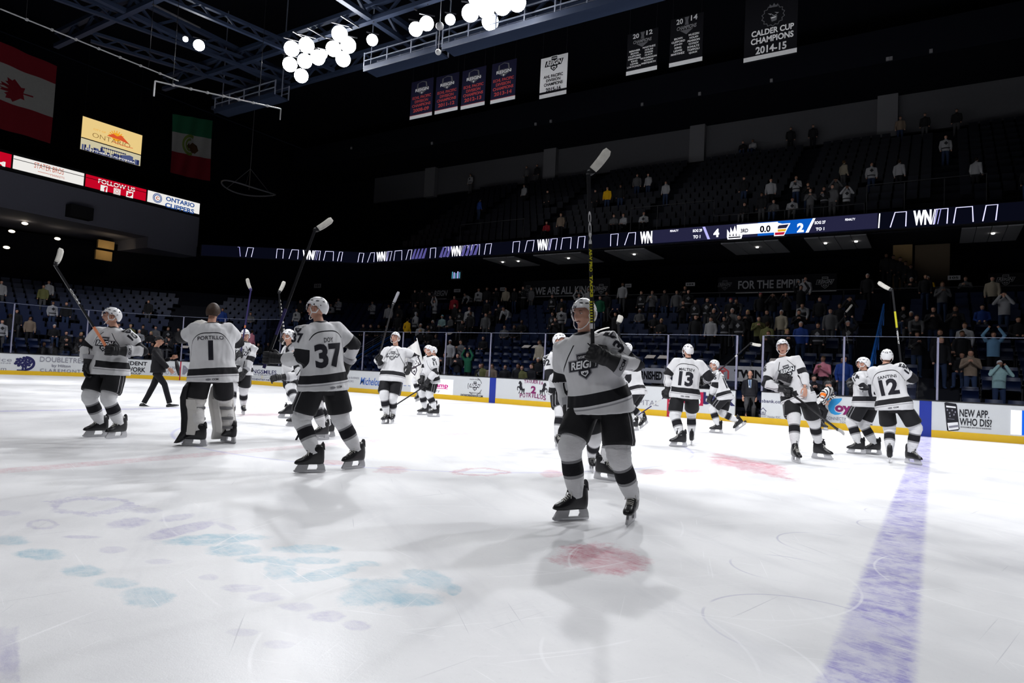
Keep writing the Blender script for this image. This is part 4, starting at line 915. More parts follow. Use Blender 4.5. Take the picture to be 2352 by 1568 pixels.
# pipes, cables and the hoop hanging in the dark
PIPE = mat('pipe_pale', (.42, .42, .43), .4, .4)
def pipe(a, c_, X, r, lab, ends=False):
    P, Q = onx(*a, X), onx(*c_, X); b = MB(); b.cyl(P, Q, r, n=8)
    if ends:
        b.cyl(P, P + np.array([0, 0, -.7]), r, n=8); b.cyl(Q, Q + np.array([0, 0, -.6]), r, n=8)
    for k in (.12, .8): R_ = P + (Q - P) * k; b.cyl(R_, (R_[0], R_[1], 24.36), .012, n=5, mi=1)
    for k in range(1, 8): R_ = P + (Q - P) * k / 8; b.box(R_, (r * 3, r * 3, r * 3))
    return tag(b.build('hanging_pipe', [PIPE, BLACK]), lab, 'pipe', 'pipes hanging over the left end')
pipe((0, 20), (410, 186), -24, .03, 'upper thin pale pipe slanting down from the left edge'); pipe((356, 186), (645, 250), -22, .035, 'lower pale pipe with short bent ends', True)
P = onx(572, 436, -33); b = MB()
b.tube([P + np.array([1.2 * math.sin(t), 2.0 * math.cos(t), .12 * math.cos(t * 2)]) for t in [2 * PI * k / 28 for k in range(28)]], [.05] * 28, 6, closed=True)
b.cyl(P + np.array([0, 0, 0]), (P[0], P[1], 24.37), .015, n=5)
for t in (0, 2.1, 4.2): b.cyl(P + np.array([1.2 * math.sin(t), 2.0 * math.cos(t), 0]), P + np.array([0, 0, 1.5]), .012, n=5)
tag(b.build('hanging_hoop', mat('hoop_grey', (.12, .12, .13), .35, .5)), 'dark metal hoop hanging on wires under the roof', 'hoop')
for i, (x, y) in enumerate([(1605, 270), (1770, 246), (1473, 292), (1263, 322), (2045, 200), (2038, 166), (2137, 190), (1228, 330), (990, 365), (807, 340)]):
    P = ony(x, y, 32.7); P[2] = max(P[2], 20.35); tag(MB().box(P, (.16, .1, .2)).build('junction_box', mat('box_pale', (.3, .3, .31), .6, .2)), 'tiny pale box on the dark roof edge', 'box', 'tiny boxes on the roof edge')
RAILX = []
# stair rails beside the aisles
RAILS = mat('stair_rail_grey', (.16, .16, .18), .45, .4); RAILU = mat('stair_rail_blue', (.01, .11, .42), .4, .4)
P, Q = ony(796, 832, 15.2), ony(872, 757, 19.4); b = MB(); X_r = (P[0] + Q[0]) / 2
P[0] = Q[0] = X_r; RAILX.append(X_r + .2)
for k in range(7): o = np.array([0, 0, -.13 * k]); b.cyl(P + o, Q + o, .02, n=6, mi=0)
for k in range(7): R_ = P + (Q - P) * k / 6; b.cyl(R_, R_ + np.array([0, 0, -1.0]), .025, n=6, mi=0)
for k in range(3): o = np.array([.45, -.2, -.35 - .3 * k]); b.beam(P + o, Q + o * .9, .05, .1, 1)
tag(b.build('stair_rail', [RAILS, RAILU]), 'grey barred stair rail with blue stringers right of number 37', 'stair rail')
P, Q = ony(2000, 850, 14.6), ony(2030, 700, 21); P[0] = Q[0]; RAILX.append(P[0]); b = MB()
for k in range(2): b.beam(P + np.array([0, 0, -.3 * k]), Q + np.array([0, 0, -.3 * k]), .06, .08)
for k in range(6): R_ = P + (Q - P) * k / 5; b.box(R_ + np.array([0, 0, -.4]), (.05, .05, .9))
tag(b.build('stair_rail', RAILU), 'bright blue stair rail behind the two players at the right', 'stair rail')


# ================================================================== THE CROWD: where each fan stands or sits (head position measured in the photo)
# pose: S standing, C clapping, U arms up, T turned away, P hands at face, I seated, J seated clapping, B bending; lower-case h = long hair
CROWD = '''
39 711 S k|70 729 Sh m|22 731 T k|4 742 S W|125 747 I k 3|152 764 I K|101 788 I k|153 784 J k|170 777 I K|186 774 Ih k 2|112 652 S w|101 655 S o|121 700 S W|147 692 S k|3 650 S w
274 744 I b|287 744 I o 2|309 753 I k|333 754 I g|353 752 Ih K|378 754 I k|320 761 I W 4|347 769 Ih k 2|325 789 B K|351 788 I k|389 784 J K|408 776 I k|512 709 S b|576 721 I g|578 757 T p|595 795 I k|617 796 I k|342 696 S k
683 709 S W|691 696 S k|779 684 C W|778 700 I W|857 696 C W|894 702 S w 1|918 706 S k|915 722 S k|956 705 S k|954 721 T W 3|935 734 T y|836 748 I k|854 747 Ih k|867 747 I k|881 748 I k|967 749 I W 3|980 747 I K|995 744 Ih K 3|966 762 Ih k 2|986 768 I k|1003 775 I k
954 671 S k|971 668 S k|987 681 S k|1000 695 U W|1046 704 S k|1058 713 S K|1017 726 I t 5|1032 726 Ih g|1081 672 B W|1092 665 S W|1091 653 S k|1044 688 S r|1069 715 S W|1082 726 S k|1078 741 I k|1117 719 Sh g|1120 688 S k|1141 665 C k|1163 666 S c|1147 704 C k|1141 723 I k|1164 713 B w|1160 748 I g|1182 750 Ih k|1199 746 I k|1179 659 S k|1194 666 C K|1208 666 S g
1035 785 S w 3|1055 785 C g|1111 785 I k|1241 787 Sh c|1024 826 C k|1046 826 C k|1064 820 U n|1025 850 J k|1063 841 I K|1089 832 Ih m|1109 841 I o|1135 844 I k|1155 848 Ih k|1177 851 Ih k|1200 848 I o|1238 822 I k 4|1270 677 S K|1271 718 Sh K|1277 729 C k
1291 692 S k|1291 710 S W|1330 677 U W|1353 668 S w|1395 677 S k|1431 654 S w|1379 689 S n|1475 672 S K|1499 675 C g|1516 671 S k|1555 675 S g|1515 868 I k|1470 712 I g 4|1504 727 I k|1520 738 I k 2|1414 723 U k|1574 662 C k|1575 671 S K|1569 695 C k|1599 697 S K|1626 694 S K|1679 691 S k 6|1694 700 B g|1641 717 U k 3|1634 736 Sh w|1657 733 U K|1683 722 C g 4|1710 721 Ch k 2|1606 737 S k|1699 737 S K|1743 728 C o|1762 723 Sh k|1762 748 T o|1747 676 S k 6
1776 675 P k|1807 674 P k|1840 668 U k|1884 690 S k|1953 681 P k|1872 707 B w|1796 720 S c 3|1835 722 C k|1908 711 S g|1929 700 S k|1808 756 Ch k 2|1785 757 C k|1840 747 S b 3|1880 749 S K|1947 745 U K 3|1892 840 J p|1927 838 J w 4|1939 829 S b|1954 843 I b|1972 852 I g|1869 879 J k|1852 625 S w|1993 640 S k 3
2094 643 C k 3|2131 641 C y 3|2165 650 Ch g|2126 630 S k|2219 639 C g|2280 641 S c|2315 634 S W|2307 685 P w|2267 700 I b|2282 761 U d|2217 755 S W|2295 829 P t 4|2106 771 C k|2148 769 Sh K|2161 780 Sh k 2|2185 769 S k|2189 804 J k|2230 798 Ch m|2195 716 Ch k|2155 716 C k|2094 720 I k 3|2074 714 I K|2134 729 B g|2338 741 I k|2211 808 I k
'''
UPPER = '''
1082 397 S W|1211 376 S g|1235 373 S k|1205 429 S w|1101 459 T b|1369 435 S k|1396 432 S y|1426 426 S k|1464 403 S g|1490 405 S w|1530 423 Sh w|1259 441 S k|1411 495 I g|1423 492 I w|1479 501 I W|1289 501 S m|1256 525 I r
1817 283 S k|1868 283 S k|2068 271 S m|2125 265 S k|2198 256 S k|1730 319 I w|1707 325 I k|2172 322 S W|1937 369 T c|2002 378 S W|2065 375 T w|1710 405 S k|1771 423 S w|1829 417 C W|1856 417 C k|1920 414 P g|1945 428 P W|1862 438 C g|1886 444 C K|1913 438 S g|1751 444 S k|1711 480 Ih k|1733 480 I g|1820 471 I W|2241 369 T w|2322 444 S k
'''
CPOS = []; FANS = []
def parse(t):
    for q in t.replace('\n', '|').split('|'):
        w = q.split()
        if len(w) >= 4: yield int(w[0]), int(w[1]), w[2], w[3], w[4] if len(w) > 4 else ''
def spread_out(P, N):
    T_ = np.array([N[1], -N[0], 0])
    for k in (0, .15, -.15, .3, -.3, .45, -.45, .6, -.6, .8, -.8, 1, -1):
        Q = P + T_ * k
        if not any((Q[0] - q[0]) ** 2 + (Q[1] - q[1]) ** 2 < .56 ** 2 for q in CPOS): return Q
    return P
HZ = dict(S=1.6, C=1.6, U=1.6, T=1.6, P=1.6, B=1.25, I=1.16, J=1.16)
for x, y, pose, top, hat in parse(CROWD):
    best = None; hz = HZ[pose[0]]
    for i, (o, z) in enumerate(ROWS + [(13.9, 5.05)]):
        oo = o + (.2 if pose[0] not in 'IJ' else .3)
        s, zz = onboard(x, y, oo); e = abs(zz - z - hz)
        if best is None or e < best[0]: best = (e, s, oo, z, i)
    P, N = path(best[1], best[2]); P = P + np.array([0, 0, best[3]])
    P = spread_out(P, N)
    CPOS.append(P); FANS.append((x, y, pose, top, hat, P, N, best[4], 0))
for x, y, pose, top, hat in parse(UPPER):
    best = None; hz = HZ[pose[0]]
    for i, (o, z) in enumerate(UROWS):
        oo = o + (.2 if pose[0] not in 'IJ' else .3); Q = ony(x, y, YB + oo); e = abs(Q[2] - z - hz)
        if best is None or e < best[0]: best = (e, Q[0], oo, z, i)
    P = spread_out(np.array([best[1], YB + best[2], best[3]]), np.array([0, 1.0, 0])); CPOS.append(P); FANS.append((x, y, pose, top, hat, P, np.array([0, 1.0, 0]), best[4], 1))

# ================================================================== SEATS
def seat_mesh():
    b = MB(); n = 6; rings = []
    for i in range(n + 1):                                   # curved backrest
        v = i / n; z = .36 + .46 * v; y = .10 + .09 * v; w = .235 - .02 * v * v
        rings.append([np.array([x * w, y - .04 * (1 - x * x) * -1, z]) for x in (-1, -.6, 0, .6, 1)] + [np.array([x * w, y + .035 + .04 * (1 - x * x), z]) for x in (1, .6, 0, -.6, -1)])
    b.loft(rings, 0)
    for x in (-.25, .25): b.box((x, .09, .3), (.03, .1, .56), 1); b.box((x, .0, .58), (.05, .26, .035), 1)
    back = b.mesh('backrest', [SEATBLUE, BLACK]); b = MB(); rings = []
    for i in range(4):                                       # folded-up pan
        v = i / 3; z = .40 + .30 * v; y = .02 - .09 * v + .05 * math.sin(v * PI)
        rings.append([np.array([x * .215, y - .015 * (1 - x * x), z]) for x in (-1, 0, 1)] + [np.array([x * .215, y + .05, z]) for x in (1, 0, -1)])
    b.loft(rings, 0)
    return back, b.mesh('seat_pan', [SEATBLUE])
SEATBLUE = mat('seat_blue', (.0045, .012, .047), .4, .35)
SEATM = seat_mesh(); [smooth_by_angle(q, 35) for q in SEATM]
def taken(P): return any((P[0] - q[0]) ** 2 + (P[1] - q[1]) ** 2 < .46 ** 2 for q in CPOS)
spots = []
for i, (o, z) in enumerate(ROWS):
    s = 15.5
    while s > CX0 - RAD * PI / 2 - 3:
        P, N = path(s, o + .33)
        rel = P - CAM; dep = rel @ _f; sx = 1176 + FPX * (rel @ _r) / max(dep, .1)
        aisle = (s % 7.4) < 1.25 or any(abs(s - q) < .62 for q in RAILX)
        if dep > 1 and -60 < sx < 2420 and not aisle and not taken(P): spots.append((i, dep, P + np.array([0, 0, z]), N))
        s -= .56 * (1 if s >= CX0 else RAD / (RAD + o))
SPOT = spots
pick = sorted(spots, key=lambda q: q[1] + q[0] * 2.2)
near, restS = pick[:300], pick[300:]
def sub_(name, me, parent):
    c = bpy.data.objects.new(name, me); COL.objects.link(c); c.parent = parent
for (i, dep, P, N) in near:
    o = bpy.data.objects.new('stadium_seat', None); COL.objects.link(o); sub_('backrest', SEATM[0], o); sub_('seat_pan', SEATM[1], o)
    o.matrix_basis = (Matrix(((-N[1] * -1, N[0], 0, P[0]), (-N[0], N[1], 0, P[1]), (0, 0, 1, P[2]), (0, 0, 0, 1))))
    tag(o, 'dark blue folding seat in the lower rows behind the glass', 'seat', 'folding seats in the lower rows')
b = MB()
for (i, dep, P, N) in restS:
    T_ = np.array([N[1], -N[0], 0]); b.box(P + N * .15 + np.array([0, 0, .6]), (.46, .06, .46), 0, T_, N); b.box(P + N * .02 + np.array([0, 0, .52]), (.43, .06, .28), 0, T_, N)
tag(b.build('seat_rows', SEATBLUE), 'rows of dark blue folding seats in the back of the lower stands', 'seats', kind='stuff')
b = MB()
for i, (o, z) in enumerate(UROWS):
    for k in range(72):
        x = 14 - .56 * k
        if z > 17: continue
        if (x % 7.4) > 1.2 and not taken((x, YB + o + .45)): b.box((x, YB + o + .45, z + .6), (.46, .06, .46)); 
tag(b.build('seat_rows', mat('seat_blue_shaded', (.0025, .004, .011), .5, .25)), 'rows of near black folding seats in the upper deck', 'seats', kind='stuff')  # same seat plastic, colour darkened to stand for the dim upper deck light
# pale leaflets lying on a few seats
for i, (x, y) in enumerate([(1030, 781), (1206, 800), (1227, 800), (1491, 822), (1519, 823), (1763, 828), (388, 781), (431, 781)]):
    dd = ray(x, y); best = min(SPOT, key=lambda q: np.linalg.norm(np.cross(q[2] + np.array([0, 0, .8]) - CAM, dd)) + 0 * q[0]); P, N = best[2], best[3]; T_ = np.array([N[1], -N[0], 0])
    tag(MB().box(P + np.array([0, 0, .83]) + N * .12, (.4, .3, .02), 0, T_, unit(N + np.array([0, 0, .5])), unit(np.array([0, 0, 1]) - N * .5)).build('leaflet', mat('paper', (.62, .56, .5), .8, .1)), 'pale leaflet laid over an empty seat back', 'leaflet', 'leaflets on the seat backs')

# ================================================================== PEOPLE: materials and templates
def jersey_mat():
    t = NT('jersey_white', 0.75, 0.2)
    tl = t.attr('tl').outputs['Vector']; am = t.attr('am').outputs['Vector']
    x, y, h = t.sep(tl); at, aw, aq = t.sep(am)
    def inb(v, lo, hi): return t.m('MULTIPLY', t.m('GREATER_THAN', v, lo), t.m('LESS_THAN', v, hi))
    def OR(a, b): return t.m('MAXIMUM', a, b)
    ax = t.m('ABSOLUTE', x); torso = t.m('LESS_THAN', aw, 0.5); arm = t.m('GREATER_THAN', aw, 0.5)
    band = inb(h, .105, .20)
    arc = t.m('SUBTRACT', h, t.m('MULTIPLY_ADD', t.m('POWER', ax, 4), -38, .615))
    back = t.m('MULTIPLY', inb(arc, -.006, .006), t.m('LESS_THAN', y, 0))
    fr = t.m('SUBTRACT', ax, t.m('MULTIPLY_ADD', t.m('SUBTRACT', .62, h), .72, .075))
    front = t.m('MULTIPLY', t.m('MULTIPLY', inb(fr, -.006, .006), inb(h, .36, .64)), t.m('GREATER_THAN', y, 0))
    collar = t.m('MULTIPLY', t.m('GREATER_THAN', h, .6), t.m('LESS_THAN', t.m('MULTIPLY_ADD', x, x, t.m('MULTIPLY', y, y)), .0086))
    blk = t.m('MULTIPLY', torso, OR(OR(band, back), OR(front, collar)))
    ab = t.m('MULTIPLY', arm, OR(inb(at, .66, 1.02), t.m('MULTIPLY', inb(aq, .012, .024), inb(at, 1.12, 1.95))))
    gry = t.m('MULTIPLY', torso, inb(h, .075, .088))
    ob = t.obj(); n1 = t.noise(ob, 5, 4, .6)
    base = t.mix(n1, (.56, .56, .575), (.68, .68, .695))
    base = t.mix(gry, base, (.3, .3, .32))
    t.color(t.mix(OR(blk, ab), base, (.012, .012, .015)))
    w = t.noise(t.mapping(ob, 0, (1, 1, .5)), 5, 2, .5)
    t.bump(w, 0.8, 0.08)
    return t.mat
def stripe_mat(name, base, bands):
    t = NT(name, .8, .15); v = t.sep(t.attr('st').outputs['Vector'])[0]
    ob = t.obj(); c = t.mix(t.noise(ob, 8, 3), tuple(q * .86 for q in base), base)
    for lo, hi, col in bands:
        c = t.mix(t.m('MULTIPLY', t.m('GREATER_THAN', v, lo), t.m('LESS_THAN', v, hi)), c, col)
    t.color(c); t.bump(t.noise(t.mapping(ob, 0, (1, 1, 2.2)), 11, 3), .5, .03)
    return t.mat
def shorts_mat():
    t = NT('shorts_black', .7, .2); q, out, _ = t.sep(t.attr('sd').outputs['Vector']); aq = t.m('ABSOLUTE', q)
    ln = t.m('MULTIPLY', t.m('MULTIPLY', t.m('GREATER_THAN', aq, .026), t.m('LESS_THAN', aq, .034)), t.m('GREATER_THAN', out, .2))
    t.color(t.mix(ln, (.011, .011, .013), (.4, .4, .42))); t.bump(t.noise(t.obj(), 7, 3), .4, .03); return t.mat
JERSEY = jersey_mat(); SHORTS = shorts_mat()
SOCK = stripe_mat('sock_white', (.7, .7, .715), [(.40, .44, (.2, .2, .21)), (.44, .63, (.012, .012, .015)), (.63, .68, (.24, .24, .25))])
GOALSOCK = stripe_mat('goal_sock', (.66, .65, .64), [])
REFSHIRT = stripe_mat('referee_stripes', (.72, .72, .72), [(k * .12, k * .12 + .06, (.012, .012, .014)) for k in range(-9, 10)])
SKIN = [mat('skin_fair', (.52, .28, .2), .5, .3, vary=.1, vscale=20), mat('skin_tan', (.40, .21, .14), .5, .3, vary=.1, vscale=20), mat('skin_deep', (.2, .1, .065), .5, .3, vary=.1, vscale=20)]
EYEW = mat('eye_white', (.6, .58, .56), .3, .4, vary=0); EYED = mat('eye_dark', (.02, .015, .012), .3, .4, vary=0); LIP = mat('lip', (.33, .12, .1), .5, .3, vary=0); TEETH = mat('mouthguard', (.75, .75, .74), .4, .4, vary=0)
HAIRB = mat('hair_brown', (.035, .018, .01), .6, .3, vary=.4, vscale=60, bump=.5); HAIRD = mat('hair_dark', (.01, .008, .007), .6, .3, vary=.4, vscale=60)
HELM = mat('helmet_white', (.74, .74, .755), .3, .5, vary=.02); HELMD = mat('helmet_dark', (.015, .015, .018), .5, .3)
VISOR = glass('visor_clear', (.93, .93, .97), .07)
GLOVE = mat('glove_black', (.012, .012, .014), .55, .3, vary=.3, vscale=30, bump=.3); CUFF = mat('glove_cuff', (.34, .34, .36), .6, .3)
BOOT = mat('skate_boot', (.011, .011, .013), .35, .4, vary=.2, vscale=30); HOLD = mat('skate_holder', (.5, .5, .52), .45, .4); BLADE = mat('skate_blade', (.5, .5, .52), .25, .5, 1.0); LACE = mat('skate_lace', (.55, .54, .5), .7, .2)
STKB = mat('stick_carbon', (.012, .012, .014), .3, .5); TAPE = mat('blade_tape', (.62, .6, .55), .75, .2, vary=.25, vscale=25); STKO = mat('stick_orange', (.62, .2, .09), .4, .4); STKY = mat('stick_yellow', (.5, .46, .02), .4, .4); STKP = mat('stick_violet', (.035, .028, .11), .4, .4); STKW = mat('stick_white', (.6, .6, .6), .4, .4)

def remesh(mb, voxel, it=3, fac=.5, name='m'):
    me = mb.mesh(name, []); o = bpy.data.objects.new(name, me); COL.objects.link(o)
    r = o.modifiers.new('r', 'REMESH'); r.mode = 'VOXEL'; r.voxel_size = voxel
    if it: s = o.modifiers.new('s', 'SMOOTH'); s.iterations = it; s.factor = fac
    m2 = bpy.data.meshes.new_from_object(o.evaluated_get(bpy.context.evaluated_depsgraph_get()))
    bpy.data.objects.remove(o); bpy.data.meshes.remove(me); m2.name = name
    m2.polygons.foreach_set('use_smooth', [True] * len(m2.polygons)); return m2
def coords(me):
    v = np.zeros(len(me.vertices) * 3); me.vertices.foreach_get('co', v); return v.reshape(-1, 3)
def setco(me, v): me.vertices.foreach_set('co', np.ascontiguousarray(v, dtype=np.float32).ravel()); me.update()
def vattr(me, name, arr):
    a = me.attributes.new(name, 'FLOAT_VECTOR', 'POINT'); a.data.foreach_set('vector', np.ascontiguousarray(arr, dtype=np.float32).ravel())
def gs(d2, r): return math.exp(-d2 / (r * r))

def head_mb(mouth=0):
    """face, skull, ears, eyes: y forward, z up, origin between the ears"""
    b = MB(); n, m = 40, 30; o = []
    def pnt(t, q):
        x, y, z = math.cos(t) * math.sin(q), math.cos(t) * math.cos(q), math.sin(t)
        X, Y, Z = x * .077, y * .098, z * .122
        if Z < -.015: k = min(1, (-.015 - Z) / .1); X *= 1 - .36 * k ** 1.3; Y = Y * (1 - .12 * k) + (.012 * k if Y > 0 else .03 * k)
        if Y > 0:
            Y *= .95; ax = abs(X)
            w = gs((ax - .031) ** 2 + (Z - .014) ** 2, .018); Y -= .011 * w
            Y += .005 * gs((Z - .036) ** 2, .012) * (ax < .055)
            pr = max(0, min(1, (.02 - Z) / .055)); 
            if Z > -.05: Y += (.010 + .020 * pr) * gs(X ** 2, .011 + .007 * pr) * (Z < .03) * min(1, (Z + .05) / .014)
            Y += .006 * gs((ax - .045) ** 2 + (Z + .02) ** 2, .022)
            Y += .006 * gs(X ** 2 * .35 + (Z + .062) ** 2, .011); Y -= .004 * gs(X ** 2 * .3 + (Z + .08) ** 2, .007); Y += .008 * gs(X ** 2 + (Z + .105) ** 2, .022)
        return (X, Y, Z)
    o.append((0, .0, -.122))
    for i in range(1, m):
        t = -PI / 2 + PI * i / m
        for j in range(n): o.append(pnt(t, 2 * PI * j / n))
    o.append((0, 0, .122)); L = len(o) - 1; f = []
    for j in range(n): f.append((0, 1 + j, 1 + (j + 1) % n)); f.append((L, L - n + (j + 1) % n, L - n + j))
    for i in range(m - 2):
        for j in range(n): a = 1 + i * n; j2 = (j + 1) % n; f.append((a + j, a + n + j, a + n + j2, a + j2))
    b.add(o, f, 0)
    for s in (-1, 1):
        b.ball((s * .079, -.008, -.012), (.009, .02, .032), 10, 8, 0); b.ball((s * .084, -.003, -.012), (.005, .01, .019), 8, 6, 3)
        b.ball((s * .031, .0765, .013), (.0125, .011, .006), 10, 8, 1); b.ball((s * .0315, .0858, .0128), (.0045, .0035, .0045), 8, 6, 2)
        b.tube([(s * .018, .088, .033), (s * .032, .0895, .0375), (s * .05, .079, .034)], [.0018, .0026, .0014], 6, mi=5)
        b.tube([(s * .017, .0845, .019), (s * .031, .0885, .0235), (s * .046, .078, .018)], [.0018, .0026, .0015], 6, mi=0)
    b.tube([(-.024, .083, -.06), (-.01, .094, -.057), (0, .0955, -.0585), (.01, .094, -.057), (.024, .083, -.06)], [.002, .0042, .004, .0042, .002], 6, mi=3)
    b.tube([(-.022, .083, -.0625), (0, .0945, -.0685), (.022, .083, -.0625)], [.002, .0055, .002], 6, mi=3)
    if mouth: b.tube([(-.018, .088, -.0615), (0, .098, -.064), (.018, .088, -.0615)], [.003, .0055, .003], 6, mi=4)
    return b
HEADS = {0: head_mb(0), 1: head_mb(1)}
def shell_mb(rad, lowf, inner=.012, n=36, m=12, ridge=0.0, squash=1.0, mi=0):
    """helmet- or hair-like shell over the skull; lowf(azimuth) = lower rim height; azimuth 0 = front"""
    b = MB()
    def ring(k, off):
        out = []
        for j in range(n):
            q = 2 * PI * j / n; zl = lowf(q); z0 = math.asin(max(-.95, min(.95, zl / rad[2]))); t = z0 + (PI / 2 - .02 - z0) * k / m
            g = ridge * (abs(math.sin(q * 1.0)) < .35) * (k > 2) + ridge * .5 * (math.cos(q * 4) > .2) * (3 < k < 10)
            r_ = 1 + g
            out.append(np.array([math.cos(t) * math.sin(q) * (rad[0] - off) * r_, math.cos(t) * math.cos(q) * (rad[1] - off) * r_ - .006, math.sin(t) * (rad[2] - off) * r_]))
        return out
    outer = [ring(k, 0) for k in range(m + 1)]; innr = [ring(k, inner) for k in range(m, -1, -1)]
    b.loft(innr[-1:] + outer, mi, cap=False); o = len(b.v); b.v.append((0, -.006, rad[2])); base = o - n
    for j in range(n): b.f.append((base + j, base + (j + 1) % n, o)); b.m.append(mi)
    o2 = len(b.v); b.loft(innr, mi, cap=False)
    return b
def hel_low(q):
    c = math.cos(q); a = abs(math.sin(q))
    if c > .55: return .052
    if c > -.25: return .052 - .05 * min(1, (.55 - c) / .35) if c > .2 else .002 + .018 * gs((c + 0) ** 2, .3)
    return .002 - .075 * min(1, (-.25 - c) / .5)
def make_helmet():
    b = shell_mb((.1, .128, .128), hel_low, ridge=.022)
    me = b.mesh('helmet', [HELM]); smooth_by_angle(me, 38)
    v = MB()
    for (q, t, w, h) in [(.5, .75, .02, .006), (-.5, .75, .02, .006), (1.1, .7, .02, .007), (-1.1, .7, .02, .007), (1.8, .6, .022, .008), (-1.8, .6, .022, .008), (2.5, .55, .018, .009), (-2.5, .55, .018, .009), (.35, 1.1, .014, .006), (-.35, 1.1, .014, .006), (2.6, 1.05, .016, .007), (-2.6, 1.05, .016, .007), (1.5, .25, .009, .009), (-1.5, .25, .009, .009), (2.1, .15, .007, .007), (-2.1, .15, .007, .007)]:
        c = np.array([math.cos(t) * math.sin(q) * .1, math.cos(t) * math.cos(q) * .128 - .006, math.sin(t) * .128]) * 1.014
        nz = unit(c); tx = unit(np.cross((0, 0, 1), nz)); v.ball(c, (w, .004, h), 8, 6, 0, tx, nz, np.cross(nz, tx))
    vm = v.mesh('vents', [HELMD])
    s = MB()
    for k in (-1, 1):
        s.tube([(k * .092, .035, .03), (k * .094, .045, -.02), (k * .09, .03, -.06), (k * .092, -.02, -.062), (k * .095, -.045, -.03), (k * .097, -.04, .01)], [.0075] * 6, 6)
        s.tube([(k * .088, .03, -.058), (k * .07, .055, -.1), (k * .035, .075, -.128), (0, .08, -.134)], [.004] * 4, 6)
    sm = s.mesh('ear_guard', [HELM], True)
    g = MB(); n, m = 18, 5; vs = []
    for i in range(m + 1):
        for j in range(n + 1):
            q = -1.25 + 2.5 * j / n; zz = .056 - (.085 - .02 * abs(q)) * i / m; r_ = .004 * i / m
            vs.append((math.sin(q) * (.104 + r_), math.cos(q) * (.132 + r_) - .004, zz))
    g.add(vs, [(i * (n + 1) + j, i * (n + 1) + j + 1, (i + 1) * (n + 1) + j + 1, (i + 1) * (n + 1) + j) for i in range(m) for j in range(n)])
    gm = g.mesh('visor', [VISOR], True)
    return me, vm, sm, gm
HELMET = make_helmet()
def hair_mesh(material, low=lambda q: .05 if math.cos(q) > .5 else (-.02 if math.cos(q) > -.2 else -.075), rad=(.096, .118, .132)):
    me = shell_mb(rad, low, .01).mesh('hair', [material]); smooth_by_angle(me, 60); return me
def glove_mesh(curl, scale=1.0, bare=False, name='glove', vox=.0065):
    b = MB(); k = 1.0
    fr = .0165 if not bare else .0095; sp = .03 if not bare else .021; pw = .056 if not bare else .042; pt_ = .034 if not bare else .016
    b.tube([(-.01, 0, 0), (.02, 0, .004), (.055, 0, .006), (.088, 0, .004)], [(pw * .82, pt_ * 1.05), (pw, pt_ * 1.1), (pw * 1.03, pt_), (pw * .95, pt_ * .8)], 16, (0, 1, 0))
    if not bare:
        for x in (.018, .045, .072): b.tube([(x, -pw * .8, pt_ * .8), (x, 0, pt_ * 1.12), (x, pw * .8, pt_ * .8)], [.009, .013, .009], 8)
    for i in range(4):
        y = (i - 1.5) * sp; L = (.9, 1.04, 1.0, .84)[i] if bare else 1.0
        if curl == 'grip': P = [(.08, y, .004), (.118, y, .004), (.14, y, -.022), (.128, y, -.056), (.098, y, -.066), (.075, y, -.052)]
        elif curl == 'flat': P = [(.08, y, .002), (.12, y * 1.1, -.002), (.12 + .035 * L, y * 1.15, -.010), (.12 + .06 * L, y * 1.18, -.022)]
        else: P = [(.08, y, .002), (.12, y, -.004), (.142, y, -.026), (.146, y, -.052), (.135, y, -.07)]
        if bare and curl == 'grip': P = [(x, q, z * .8) for x, q, z in P]
        b.tube(P, [fr * (1.05 - .07 * j) for j in range(len(P))], 8)
        b.ball(P[-1], fr * .72, 8, 6)
    T_ = [(.012, pw * .75, -.008), (.045, pw * 1.25, -.022), (.08, pw * 1.28, -.038), (.108, pw * 1.05, -.05)] if curl != 'grip' else [(.012, pw * .75, -.008), (.045, pw * 1.2, -.03), (.082, pw * 1.08, -.055), (.112, pw * .75, -.07)]
    b.tube(T_, [fr * 1.3, fr * 1.25, fr * 1.1, fr * .8], 8)
    if not bare: b.tube([(-.095, 0, 0), (-.06, 0, 0), (-.02, 0, .002), (.02, 0, .003)], [(.068, .056), (.06, .05), (.05, .042), (.05, .036)], 16, (0, 1, 0))
    me = remesh(b, vox, 2, .45, name); setco(me, coords(me) * scale); return me
GLOVES = {k: glove_mesh(k) for k in ('grip', 'open')}
for q in GLOVES.values(): q.materials.append(GLOVE)
HANDS = {k: glove_mesh(k, 1.0, True, 'hand', .005) for k in ('grip', 'open', 'flat')}
cb = MB(); cb.tube([(-.118, 0, 0), (-.1, 0, 0), (-.068, 0, 0)], [(.076, .063), (.0735, .061), (.066, .055)], 18, (0, 1, 0), cap=True); CUFFM = cb.mesh('cuff', [CUFF], False); smooth_by_angle(CUFFM, 50)
dd = D2().text('CCM', -.04, .04, -.012, .012, 0, bold=.04); tb = dd.mb(lambda x, y, l: np.array([-.093 + y, -x, .066 - abs(x) * .28]), .0005); CUFFT = tb.mesh('lettering', [INK])
tb = dd.mb(lambda x, y, l: np.array([-.093 + y, x, .066 - abs(x) * .28]), .0005); CUFFTM = tb.mesh('lettering', [INK])
